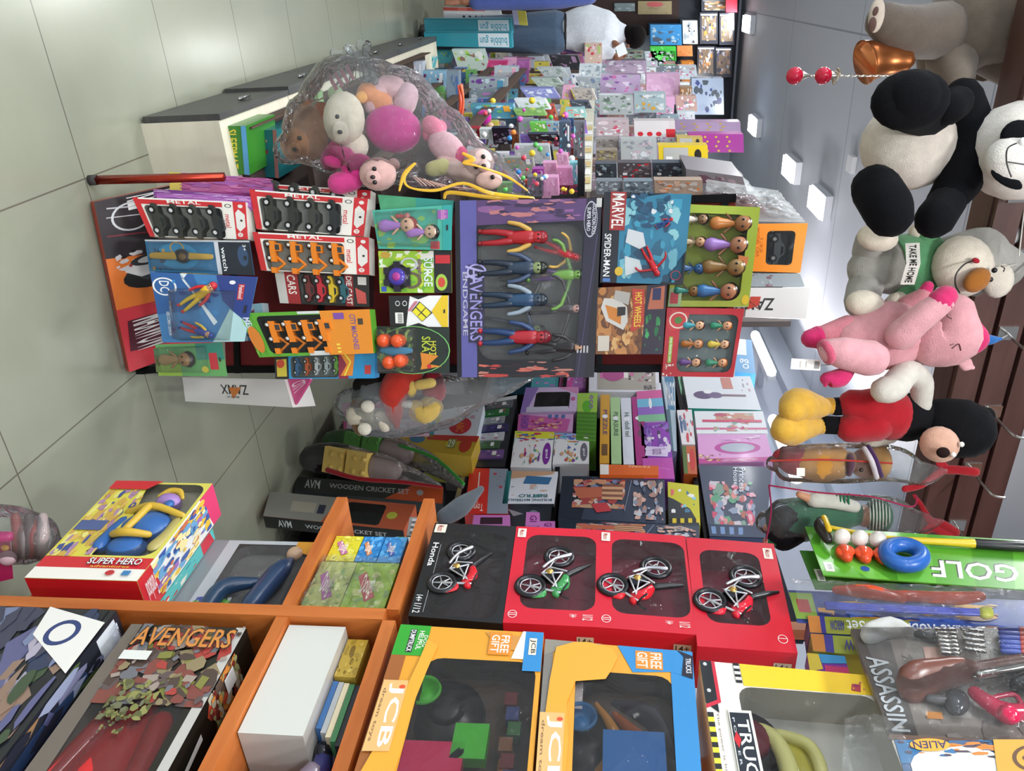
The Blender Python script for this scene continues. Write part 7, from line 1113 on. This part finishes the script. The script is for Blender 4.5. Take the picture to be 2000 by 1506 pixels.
# ---- pink unicorn
g = PX(1.42); PI_ = 'e2a0a6'; MG = 'd8336e'; t = thing('unicorn_plush', 'pink unicorn plush with blue horn, magenta hooves and a white hang tag', 'plush toy', g.P(1640, 670))
part(t, 'body', lambda m: g.limb(m, [(1672, 668), (1730, 655), (1800, 650)], [52, 68, 52], PI_, 'plush', .85, 20))
part(t, 'head', lambda m: g.limb(m, [(1820, 664, .02), (1862, 660, .04), (1868, 610, .05)], [52, 50, 34], 'e5a6ab', 'plush', .9, 20))
part(t, 'arm', lambda m: g.limb(m, [(1760, 655, .07), (1800, 620, .09), (1838, 592, .1)], [28, 25, 22], 'e6a8ae')); part(t, 'hoof', lambda m: g.limb(m, [(1836, 590, .1), (1846, 580, .1)], [23, 21], MG))
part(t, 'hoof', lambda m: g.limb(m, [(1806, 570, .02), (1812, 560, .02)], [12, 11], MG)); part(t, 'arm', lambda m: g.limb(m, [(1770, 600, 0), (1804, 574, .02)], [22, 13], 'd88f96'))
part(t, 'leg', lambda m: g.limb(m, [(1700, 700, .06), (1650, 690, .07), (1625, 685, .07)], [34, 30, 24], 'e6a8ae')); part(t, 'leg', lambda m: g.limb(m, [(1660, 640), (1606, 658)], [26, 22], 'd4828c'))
part(t, 'hoof', lambda m: g.limb(m, [(1598, 659), (1584, 661)], [23, 19], MG)); part(t, 'leg_cuff', lambda m: g.limb(m, [(1618, 686, .072), (1608, 690, .072)], [25, 23], 'd8607c', 'plush', 1, 14, 2, False))
part(t, 'hair', lambda m: (g.limb(m, [(1890, 690, .05), (1912, 664, .05), (1904, 640, .05)], [10, 18, 14], MG))); part(t, 'horn', lambda m: g.limb(m, [(1905, 662, .04), (1930, 664, .04), (1955, 662, .04)], [15, 10, 3], '2a6ab0'))
part(t, 'ear', lambda m: g.limb(m, [(1870, 700, .04), (1888, 712, .04), (1900, 718, .04)], [6, 13, 4], 'eab0b4', 'plush', .5)); part(t, 'tail', lambda m: g.limb(m, [(1664, 722, .04), (1640, 738, .05), (1616, 742, .05), (1612, 752, .05)], [8, 18, 15, 4], MG))
part(t, 'eye_lash', lambda m: (g.limb(m, [(1860, 680, .115), (1872, 672, .113), (1876, 684, .105)], [1.4]*3, '5a2a2e', 'plastic'), g.limb(m, [(1862, 672, .115), (1856, 674, .115)], [1.1]*2, '5a2a2e', 'plastic'))); part(t, 'eye_lash', lambda m: g.limb(m, [(1856, 606, .1), (1850, 616, .1), (1858, 622, .1)], [1.4]*3, '5a2a2e', 'plastic'))
def tagf(m): m.hexa([g.P(x, y, .05) for x, y in ((1546, 700), (1544, 721), (1602, 724), (1604, 703))], [g.P(x, y, .049) for x, y in ((1546, 700), (1544, 721), (1602, 724), (1604, 703))], ('eae4dc', 'card')); F = Face([g.P(x, y, .05) for x, y in ((1546, 700), (1544, 721), (1602, 724), (1604, 703))]); F.n = -FW; paint(m, F, [('r', .15, .78, .85, .95, '7a7672'), ('r', .2, .3, .8, .33, 'b8b0a8'), ('r', .2, .5, .8, .52, 'b8b0a8')])
part(t, 'hang_tag', tagf); part(t, 'tag_string', lambda m: g.limb(m, [(1604, 713, .05), (1640, 712, .06)], [.8, .8], '8a8680', 'plastic'))
string(t, on(1967, 655, ('Y', 1.42)), g.P(1954, 662, .04))
# ---- plain black bear in red trousers
g = PX(1.46); t = thing('black_bear_plush', 'plain black plush bear in red trousers and yellow boots, hanging between unicorn and bagged doll', 'plush toy', g.P(1640, 810))
part(t, 'body', lambda m: g.limb(m, [(1730, 812), (1775, 815), (1810, 818)], [44, 48, 34], '17171a', 'plush', .85, 20))
part(t, 'trousers', lambda m: (g.limb(m, [(1668, 790, .01), (1700, 800, .01), (1745, 812, .0)], [30, 42, 50], 'b81e2a', 'cloth', .9, 20), g.limb(m, [(1664, 836, .01), (1710, 826, .01)], [30, 36], 'b81e2a', 'cloth')))
for p, q, r_ in (((1668, 792), (1632, 794), 18), ((1660, 832), (1612, 830), 18)): part(t, 'leg', lambda m, p=p, q=q, r_=r_: g.limb(m, [p, q], [r_, r_], '131316'))
for a in (((1622, 793), (1600, 795), (1560, 792), (1548, 800)), ((1602, 832), (1585, 832), (1545, 836), (1532, 840))): part(t, 'boot', lambda m, a=a: (g.limb(m, [a[0], a[1]], [17, 16], 'dba83c'), g.limb(m, [(a[1][0], a[1][1], .02), (a[2][0], a[2][1], .05), (a[3][0], a[3][1], .07)], [22, 34, 26], 'e0ae42')))
part(t, 'arm', lambda m: g.limb(m, [(1800, 790, .02), (1798, 745, .04), (1772, 728, .06), (1745, 756, .08), (1728, 762, .085)], [18, 22, 24, 26, 25], 'ded8cc', 'plush', 1, 16, 6))
part(t, 'arm', lambda m: g.limb(m, [(1738, 846, -.01), (1700, 860, -.02)], [20, 18], 'c9bfae'))
part(t, 'head', lambda m: g.limb(m, [(1840, 830, .0), (1880, 838, .02)], [54, 58], '17171a', 'plush', .9, 20)); part(t, 'muzzle', lambda m: g.ell(m, 1835, 868, 36, 34, 'dfae96', 20, .8, .06)); part(t, 'nose', lambda m: g.ell(m, 1842, 884, 12, 10, '2a1a18', 0, .8, .10))
for x, y in ((1878, 868), (1862, 888)): part(t, 'eye', lambda m, x=x, y=y: g.ell(m, x, y, 5, 5, 'e8e4dc', 0, .9, .085, 'gloss'))
for x, y in ((1926, 812), (1912, 872)): part(t, 'ear', lambda m, x=x, y=y: g.ell(m, x, y, 18, 17, '1a1a1c', 0, .6))
string(t, on(1937, 803, ('Y', 1.42)), g.P(1930, 820))
# ---- bagged dolls
def bagfilm(t, g, pts, rs, nm='film_bag', mt=None):
    m = MB(); m.limb([g.P(*p) for p in pts], [g.k(r) for r in rs], mt or BAG, 22, .7, 5); return m.build(nm, t)
g = PX(1.48); t = thing('bagged_doll', 'clear bagged doll in orange clothes and cap, tied with red ribbon', 'doll', g.P(1540, 905))
part(t, 'clothes', lambda m: g.limb(m, [(1572, 905), (1600, 906), (1640, 903), (1655, 902)], [30, 36, 32, 22], 'c98e3e', 'cloth', .8)); part(t, 'trousers', lambda m: g.limb(m, [(1528, 895), (1548, 900), (1572, 904)], [20, 28, 28], '9a2a34', 'cloth', .7))
part(t, 'head', lambda m: g.ell(m, 1690, 905, 30, 30, '9a6a54', 0, .8, 0, 'skin')); part(t, 'cap', lambda m: (g.ell(m, 1715, 902, 26, 36, 'c8903e', 0, .9, 0, 'cloth'), g.limb(m, [(1688, 876, .03), (1702, 900, .045), (1712, 932, .03)], [5, 5, 5], 'd8d0d4', 'cloth'), g.limb(m, [(1696, 872, .03), (1711, 898, .045), (1722, 930, .03)], [4, 4, 4], '4a2a5a', 'cloth')))
part(t, 'eye', lambda m: g.ell(m, 1682, 918, 4, 4, '1a1414', 0, .8, .035, 'gloss')); part(t, 'scarf', lambda m: g.limb(m, [(1660, 890, .02), (1662, 905, .03), (1658, 925, .02)], [6, 8, 6], '5a3a4a', 'cloth'))
part(t, 'price_sticker', lambda m: m.hexa([g.P(x, y, .05) for x, y in ((1556, 914), (1556, 930), (1572, 930), (1572, 914))], [g.P(x, y, .049) for x, y in ((1556, 914), (1556, 930), (1572, 930), (1572, 914))], ('e0d8c8', 'card')))
bagfilm(t, g, [(1512, 905), (1540, 905), (1640, 905), (1740, 905), (1800, 925), (1850, 918)], [16, 36, 40, 36, 24, 6])
part(t, 'red_ribbon', lambda m: (g.limb(m, [(1768, 955), (1800, 948), (1832, 925), (1842, 918), (1870, 918), (1905, 922)], [7, 6, 8, 9, 9, 9], 'b01c26', 'cloth', .5), g.limb(m, [(1832, 905), (1842, 922), (1836, 900), (1850, 915)], [5, 7, 5, 6], 'c02430', 'cloth', .5), g.limb(m, [(1505, 900, .03), (1620, 898, .035), (1742, 905, .035)], [1.8]*3, 'c03428', 'cloth')))
string(t, on(1898, 914, ('Y', 1.42)), g.P(1905, 922))
g = PX(1.6); t = thing('bagged_doll', 'clear bagged doll in a green dress and striped cap, tied with red ribbon', 'doll', g.P(1520, 1030))
part(t, 'dress', lambda m: g.limb(m, [(1562, 1018), (1600, 1008), (1640, 1005), (1672, 1006)], [42, 40, 32, 22], '2a7a52', 'cloth', .7)); part(t, 'dark_trousers', lambda m: (g.limb(m, [(1560, 1010), (1530, 1015), (1512, 1030)], [26, 26, 18], '17171c', 'cloth'), g.limb(m, [(1560, 1035), (1530, 1052), (1512, 1050)], [24, 24, 16], '17171c', 'cloth')))
for y in (1030, 1056): part(t, 'foot', lambda m, y=y: (g.limb(m, [(1512, y), (1506, y)], [14, 12], '1f6a44', 'cloth'), g.limb(m, [(1504, y), (1498, y+1)], [9, 8], 'b8806a', 'skin')))
part(t, 'arm', lambda m: (g.limb(m, [(1668, 990, .02), (1630, 980, .03), (1590, 976, .03)], [12, 14, 15], 'e0dcd0', 'cloth'), [g.limb(m, [(x, 965, .03), (x-1, 978, .042), (x, 990, .03)], [2.2]*3, '2a7a52', 'cloth') for x in range(1594, 1662, 8)], g.limb(m, [(1588, 976, .03), (1562, 966, .03)], [10, 7], 'c8906e', 'skin')))
part(t, 'head', lambda m: g.ell(m, 1690, 1008, 20, 22, 'b8846a', 0, .8, 0, 'skin')); part(t, 'striped_cap', lambda m: (g.ell(m, 1715, 1008, 28, 36, '2a6a4c', 0, .9, .0, 'cloth'), [g.limb(m, [(1692+i*6.2, 1008-math.sqrt(max(0, 1-((i*6.2-23)/28)**2))*35, .004), (1694+i*6.2, 1008, .049*math.sqrt(max(.05, 1-((i*6.2-23)/30)**2))+.002), (1692+i*6.2, 1008+math.sqrt(max(0, 1-((i*6.2-23)/28)**2))*35, .004)], [1.5]*3, 'd8dcd0', 'cloth') for i in range(1, 8)]))
bagfilm(t, g, [(1500, 1020), (1530, 1018), (1620, 1010), (1730, 1008), (1790, 1020), (1840, 1020)], [24, 44, 44, 40, 24, 6])
part(t, 'red_ribbon', lambda m: (g.limb(m, [(1785, 968), (1798, 985), (1815, 1015), (1840, 1025), (1866, 1040)], [3, 5, 8, 10, 9], 'a81c26', 'cloth', .5), g.limb(m, [(1800, 1044), (1820, 1030), (1845, 1042), (1862, 1050)], [6, 9, 9, 7], 'b82430', 'cloth', .5), g.limb(m, [(1502, 948, .02), (1506, 1000, .03), (1496, 1056, .02)], [1.6]*3, '9a2050', 'cloth'), g.limb(m, [(1502, 948, .03), (1600, 962, .035), (1700, 970, .035), (1780, 990, .03), (1790, 968, .02)], [1.6]*5, 'b02050', 'cloth')))
string(t, on(1868, 1025, ('Y', 1.42)), g.P(1866, 1040))
# ---- the big bag of teddies left of the rack
def teddy(lab, z, body, head, limbs, c1, c2, c3, eyes=(), nose=None, ears=()):
    g = PX(z); t = thing('teddy_bear', lab, 'plush toy', g.P(body[0], body[1]))
    part(t, 'body', lambda m: g.ell(m, body[0], body[1], body[2], body[3], c1, body[4] if len(body) > 4 else 0, .8))
    if head:
        part(t, 'head', lambda m: g.ell(m, head[0], head[1], head[2], head[3], c2, 0, .85, .03)); part(t, 'muzzle', lambda m: g.ell(m, nose[0], nose[1], head[2]*.42, head[3]*.42, c2, 0, .8, .03+g.k(head[2])*.65)) if nose else None
    for (pts, r1, r2, c) in limbs: part(t, 'limb', lambda m, pts=pts, r1=r1, r2=r2, c=c: g.limb(m, pts, [r1]+[r2]*(len(pts)-1), c))
    for e in ears: part(t, 'ear', lambda m, e=e: g.ell(m, e[0], e[1], e[2], e[2], e[3], 0, .6, .01))
    for e in eyes: part(t, 'eye', lambda m, e=e: g.ell(m, e[0], e[1], 4.5, 4.5, '1a1616', 0, .9, .03+g.k(head[2])*.8, 'gloss'))
    if nose: part(t, 'nose', lambda m: g.ell(m, nose[0], nose[1], 5, 4, '2a2020', 0, .9, .035+g.k(head[2])*1.0, 'gloss'))
    return t
teddy('orange and brown teddy bear at the lower left end of the clear plush bag', 2.25, (600, 262, 42, 60), (578, 282, 30, 34), [([(600, 235), (590, 205)], 20, 19, 'd0743a'), ([(640, 232), (628, 215)], 17, 16, 'c86a34')], 'b0805e', 'c08860', None, ((585, 270), (572, 285)), (575, 292), ((604, 178, 14, '8a8a8a'),))
teddy('white teddy bear head up in the middle of the clear plush bag', 2.16, (690, 285, 30, 30), (672, 232, 40, 52), [([(662, 290), (648, 312)], 20, 22, 'dc3f86')], 'e8d8c4', 'e4d8c2', None, ((659, 228), (668, 252)), (664, 258), ((655, 182, 15, 'b8c8a0'), (706, 190, 12, 'e8a860')))
teddy('pink teddy bear in magenta jumper in the clear plush bag', 2.18, (768, 252, 56, 46, 10), None, [([(745, 200), (722, 185)], 24, 25, 'e8986a'), ([(790, 205), (795, 185)], 22, 23, 'd8b0b8'), ([(840, 262), (856, 250)], 16, 17, 'e87a98'), ([(730, 205), (750, 172), (772, 172)], 20, 22, 'e4b8bc')], 'c42a86', 'e8c0bc', None)
teddy('pale pink teddy bear face down at the bottom of the clear plush bag', 2.12, (700, 330, 34, 30), (738, 340, 36, 32), [([(690, 352), (662, 358)], 20, 22, 'dc4890'), ([(672, 308), (650, 306)], 22, 21, 'dc4890')], 'd83a8a', 'e0b4ac', None, ((731, 330), (732, 356)), (728, 346), ((768, 322, 13, 'e0b4ac'),))
teddy('pink teddy bear nearest the tip of the clear plush bag', 2.16, (872, 288, 40, 28, 35), (935, 318, 30, 28), [([(850, 252), (842, 244)], 18, 18, 'e87a98'), ([(895, 300), (906, 316)], 18, 17, 'e0407a'), ([(870, 320), (905, 338)], 20, 22, 'e8b8b0')], 'e4b0b8', 'e8c4bc', None, ((944, 306), (930, 326)), (945, 324), ())
teddy('cream pink teddy bear lying lowest near the yellow ribbon', 2.14, (905, 338, 40, 20, 22), (955, 352, 26, 18), [([(865, 325), (845, 330)], 16, 15, 'd8d08a')], 'e8c8bc', 'ecc4b8', None, ((962, 346),), None, ())
g = PX(2.16); m = MB(); R_ = random.Random(6); spine = [(566, 290), (612, 265), (680, 240), (760, 250), (850, 290), (940, 335), (1035, 381)]; rs = [30, 78, 124, 118, 84, 46, 8]
m.limb([g.P(*p) for p in spine], [g.k(r) for r in rs], film('teddy_bag_film', 'f4f6f6', .06, 1.0, 26, .09), 34, .9, 7)
for i, p in enumerate(m.v): m.v[i] = p+V((R_.uniform(-.005, .005), R_.uniform(-.005, .005), R_.uniform(-.005, .005)))
tg_ = tag(m.build('plush_bag', None, g.P(700, 250)), 'big clear crinkled plastic bag holding the pink and white teddy bears', 'bag')
t = thing('bag_neck', 'gathered crinkled top of the clear plush bag, pointing left', 'bag', g.P(700, 150))
def tuft(m):
    R_ = random.Random(3)
    for k in range(8):
        a = R_.uniform(-36, 36); m.limb([g.P(700+a*1.3, 150+abs(a)*.3, R_.uniform(0, .04)), g.P(698+a*.7, 112, R_.uniform(0, .04)), g.P(696+a*1.1+R_.uniform(-10, 10), 84+R_.uniform(-12, 20), R_.uniform(0, .05))], [g.k(9), g.k(5), g.k(8)], BAG, 7, .3, 4)
part(t, 'film_folds', tuft); part(t, 'striped_label', lambda m: [m.hexa([g.P(640+11*k, 150-7*k, .09), g.P(655+11*k, 178-7*k, .09), g.P(661+11*k, 174-7*k, .09), g.P(646+11*k, 146-7*k, .09)], [g.P(640+11*k, 150-7*k, .088), g.P(655+11*k, 178-7*k, .088), g.P(661+11*k, 174-7*k, .088), g.P(646+11*k, 146-7*k, .088)], ('8a5a60', 'card')) for k in range(4)])
t = thing('yellow_ribbon', 'shiny yellow ribbon edging with gathered net around the tip of the plush bag', 'ribbon', g.P(900, 370))
YE = ('dcae30', 'plastic'); z_ = .1
part(t, 'edging', lambda m: (g.limb(m, [(780, 372, z_), (790, 340, z_), (812, 318, z_), (790, 345, z_), (800, 366, z_), (850, 372, z_), (905, 358, z_), (960, 378, z_), (1042, 386, .03)], [2, 4, 2, 3, 2, 3, 3, 4, 2], 'dcae30', 'gloss', .4), g.limb(m, [(905, 300, z_), (925, 312, z_), (905, 318, z_), (935, 325, z_), (990, 345, .07), (1030, 372, .03)], [3, 4.5, 3, 2, 3, 2], 'e0a82e', 'gloss', .4), g.limb(m, [(868, 386, .06), (880, 376, .06), (960, 386, .06), (1010, 388, .04)], [3, 4, 4, 3], 'd8a828', 'gloss', .4)))
part(t, 'gathered_net', lambda m: [g.limb(m, [(806+7*k, 344+2*k, z_-.01), (824+8*k, 362+.5*k, z_)], [1.5, 1.2], ('c8a898' if k % 2 else 'a88078'), 'plastic', 1, 5, 1) for k in range(14)])
# ---- clear bag right of the rack with a spotted dog and a red-hatted bear
g = PX(2.32)
t = thing('dog_plush', 'black, white and brown dog plush in the clear bag right of the rack', 'plush toy', g.P(700, 800))
part(t, 'body', lambda m: g.limb(m, [(735, 745), (720, 762), (712, 775)], [30, 34, 26], '1c1816')); part(t, 'head', lambda m: g.limb(m, [(702, 812, .03), (722, 818, .03)], [26, 24], 'd4c8b2')); part(t, 'ear', lambda m: g.limb(m, [(700, 790, .04), (712, 798, .04)], [14, 12], '7a5a3c'))
for x, y in ((718, 794), (712, 838)): part(t, 'paw', lambda m, x=x, y=y: g.ell(m, x, y, 13, 12, 'e4dcc8', 0, .9, .09))
part(t, 'ear', lambda m: g.limb(m, [(698, 830, .04), (704, 840, .05)], [12, 11], '7a5a3c')); part(t, 'paw', lambda m: g.limb(m, [(742, 815, .05), (752, 832, .05)], [14, 12], 'd8ccb8'))
t = thing('hat_bear_plush', 'yellow plush bear with long red pointed hat in the bag right of the rack', 'plush toy', g.P(830, 790))
part(t, 'hat', lambda m: g.limb(m, [(775, 832, .05), (770, 800, .05), (768, 770, .05), (782, 748, .04), (808, 735, .03)], [6, 18, 28, 32, 18], 'c8382a', 'cloth')); part(t, 'hat_tassel', lambda m: g.limb(m, [(800, 790, .06), (790, 790, .06)], [8, 7], 'e0dcd0'))
part(t, 'body', lambda m: g.limb(m, [(845, 745), (848, 765)], [22, 24], 'b82438', 'cloth')); part(t, 'head', lambda m: g.limb(m, [(818, 805, .03), (838, 798, .03)], [20, 24], 'dcb860')); part(t, 'arm', lambda m: g.limb(m, [(818, 752, .06), (842, 748, .06)], [10, 10], 'e4c46c'))
part(t, 'face', lambda m: g.ell(m, 804, 760, 10, 16, 'e4c46c', 0, .8, .06)); part(t, 'leg', lambda m: g.limb(m, [(812, 795, .05), (830, 808, .05), (850, 796, .05)], [14, 20, 16], 'e2bf66'))
m = MB(); m.limb([g.P(*p) for p in ((690, 792), (720, 795), (780, 795), (860, 785), (950, 758), (1035, 738))], [g.k(r) for r in (36, 58, 60, 52, 30, 6)], MILKY, 26, .85, 6); R_ = random.Random(8)
for i, p in enumerate(m.v): m.v[i] = p+V((R_.uniform(-.003, .003), R_.uniform(-.003, .003), R_.uniform(-.003, .003)))
tag(m.build('plush_bag', None, g.P(800, 790)), 'clear cone shaped bag right of the rack around the dog and red-hatted bear', 'bag')
# ---- film wrapped pink item, bottom left
g = PX(1.68); t = thing('pink_doll_pack', 'shiny film wrapped pink toy pack at the lower left edge', 'toy pack', g.P(0, 1080))
part(t, 'carton', lambda m: (m.hexa([g.P(x, y, .02) for x, y in ((-60, 1050), (-60, 1150), (26, 1130), (20, 1056))], [g.P(x, y, -.1) for x, y in ((-60, 1050), (-60, 1150), (26, 1130), (20, 1056))], ('b01858', 'card')), g.limb(m, [(-10, 1050, .03), (18, 1048, .03)], [12, 10], 'e01880', 'gloss'), g.ell(m, 15, 1090, 18, 15, 'c8a8b0', 0, .6, .03, 'plastic'), g.ell(m, 10, 1070, 8, 6, 'd8a030', 0, .6, .04, 'plastic')))
part(t, 'contents', lambda m: [g.limb(m, [(30+9*k, 1010+12*(k % 3), .0), (36+8*k, 1050, .02), (32+8*k, 1085, .0)], [9, 12, 8], ['8a3a34', '6a4a44', '9a8a88', '5a4444'][k % 4], 'gloss') for k in range(7)])
m = MB(); m.limb([g.P(*p) for p in ((-40, 1040), (20, 1045), (70, 1055), (104, 1072))], [g.k(r) for r in (58, 58, 50, 26)], BAG, 24, .8, 6); m.build('film_wrap', t)
# ============================================================ PEOPLE
def person(lab, z, P_, parts, hair=None):
    g = PX(z); t = thing('person', lab, 'person', (g.P(*P_).x, g.P(*P_).y, 0)); 
    m = MB(); parts['body'](m, g); b = m.build('body', t); md = b.modifiers.new('remesh', 'REMESH'); md.mode = 'VOXEL'; md.voxel_size = .012; md.use_smooth_shade = True
    b.data.materials.clear(); b.data.materials.append(mat('8a5a42', 'skin'))
    for k, fn in parts.items():
        if k == 'body': continue
        m = MB(); fn(m, g); o = m.build(k, t)
        if k in ('shirt', 'trousers', 'kurta'):
            mm = [x for x in o.data.materials]; md = o.modifiers.new('remesh', 'REMESH'); md.mode = 'VOXEL'; md.voxel_size = .012; md.use_smooth_shade = True
    return t
SK = '8a5a42'
def bodyW(m, g):
    g.limb(m, [(1215, 62), (1232, 70)], [10, 10], SK, 'skin'); g.ell(m, 1236, 76, 17, 14, SK, 20, 1.1, 0, 'skin')
    g.ell(m, 1226, 90, 4, 4, SK, 0, 1, .02, 'skin'); g.limb(m, [(1190, 100, .08), (1205, 112, .08), (1218, 108, .08)], [7, 6, 5], SK, 'skin'); g.limb(m, [(1200, 84, .08), (1215, 96, .1)], [6, 5], SK, 'skin')
    for k in range(5): g.limb(m, [(1214, 102+2.4*k, .09), (1222+abs(2-k)*-1, 101+2.6*k, .1), (1225-abs(2-k), 100+2.8*k, .11)], [1.6, 1.4, 1.1], SK, 'skin', 1, 7, 2)
    g.limb(m, [(1100, 60), (1160, 62), (1212, 62)], [20, 20, 12], SK, 'skin'); g.limb(m, [(1090, 50), (950, 55), (832, 58)], [14, 11, 9], SK, 'skin'); g.limb(m, [(1090, 76), (950, 80), (832, 82)], [14, 11, 9], SK, 'skin'); g.limb(m, [(1185, 70), (1180, 92, .04), (1192, 101, .08)], [9, 8, 7], SK, 'skin'); g.limb(m, [(830, 60), (826, 68, .1)], [9, 7], SK, 'skin'); g.limb(m, [(830, 84), (826, 92, .1)], [9, 7], SK, 'skin')
person('person in white shirt and blue jeans bending over the far displays, holding a paper', 6.3, (840, 70), dict(body=bodyW,
    shirt=lambda m, g: (g.limb(m, [(1100, 62), (1140, 58), (1180, 60), (1210, 64)], [34, 44, 40, 20], 'e4e8ee', 'cloth', .7, 20), g.limb(m, [(1190, 88, .02), (1165, 100, .06), (1192, 104, .08)], [16, 15, 11], 'e4e8ee', 'cloth'), g.limb(m, [(1188, 40, .0), (1150, 24, .02)], [17, 15], 'e0e4ea', 'cloth')),
    trousers=lambda m, g: (g.limb(m, [(1102, 62), (1080, 62)], [33, 35], '5a6e86', 'cloth', .7, 20), g.limb(m, [(1085, 48), (950, 54), (842, 58)], [27, 21, 16], '5a6e86', 'cloth'), g.limb(m, [(1085, 78), (950, 80), (842, 82)], [27, 21, 16], '54687f', 'cloth')),
    belt=lambda m, g: g.limb(m, [(1101, 62), (1105, 62)], [35.5, 35.5], '1a1614', 'plastic', .75, 20, 1, False),
    hair=lambda m, g: (g.ell(m, 1242, 72, 20, 22, '14100f', 20, 1.1, .015), g.ell(m, 1230, 64, 14, 15, '14100f', 0, 1, .02)),
    shoe=lambda m, g: (g.limb(m, [(830, 58), (827, 68, .1)], [11, 9], '1a1a1c', 'plastic'), g.limb(m, [(830, 82), (827, 92, .1)], [11, 9], '1a1a1c', 'plastic'))))
g = PX(6.2); m = MB(); m.hexa([g.P(x, y, .14) for x, y in ((1202, 92), (1208, 112), (1226, 104), (1218, 82))], [g.P(x, y, .13) for x, y in ((1202, 92), (1208, 112), (1226, 104), (1218, 82))], ('e8ecec', 'card')); tag(m.build('paper_sheet', None, g.P(1210, 98)), 'small white paper held by the person in the white shirt', 'paper')
def bodyB(m, g):
    g.limb(m, [(1010, -52), (1080, -46), (1160, -40)], [22, 24, 18], SK, 'skin'); g.ell(m, 1225, -36, 24, 20, SK, 0, 1.1, 0, 'skin'); g.limb(m, [(1170, -38), (1205, -36)], [12, 12], SK, 'skin')
    for y in (-70, -30): g.limb(m, [(1000, y), (920, y+8, .1), (832, y+6)], [16, 13, 11], SK, 'skin')
    g.limb(m, [(1140, -10, .05), (1020, 0, .1), (905, 2, .12)], [13, 11, 8], SK, 'skin'); g.ell(m, 888, 4, 12, 7, SK, 0, .8, .12, 'skin')
    for k in range(4): g.limb(m, [(882, 0+3*k, .13), (868, -1+3.5*k, .13)], [2, 1.6], SK, 'skin', 1, 6, 1)
    g.limb(m, [(890, -2, .13), (880, -8, .14)], [2.4, 1.8], SK, 'skin', 1, 6, 1)
person('person in blue clothes cut off by the photo edge, one brown hand hanging down', 5.6, (840, -40), dict(body=bodyB,
    kurta=lambda m, g: (g.limb(m, [(960, -45), (1020, -42), (1090, -34), (1160, -30)], [52, 50, 50, 30], '4a5a9a', 'cloth', .7, 20), g.limb(m, [(1150, -10, .05), (1060, -2, .1), (930, 4, .12)], [18, 19, 15], '44548f', 'cloth')),
    trousers=lambda m, g: [g.limb(m, [(1000, y), (920, y+8, .1), (842, y+6)], [30, 25, 18], '2a3050', 'cloth') for y in (-70, -30)],
    hair=lambda m, g: g.ell(m, 1238, -40, 22, 24, '14100f', 0, 1.1, -.01)))
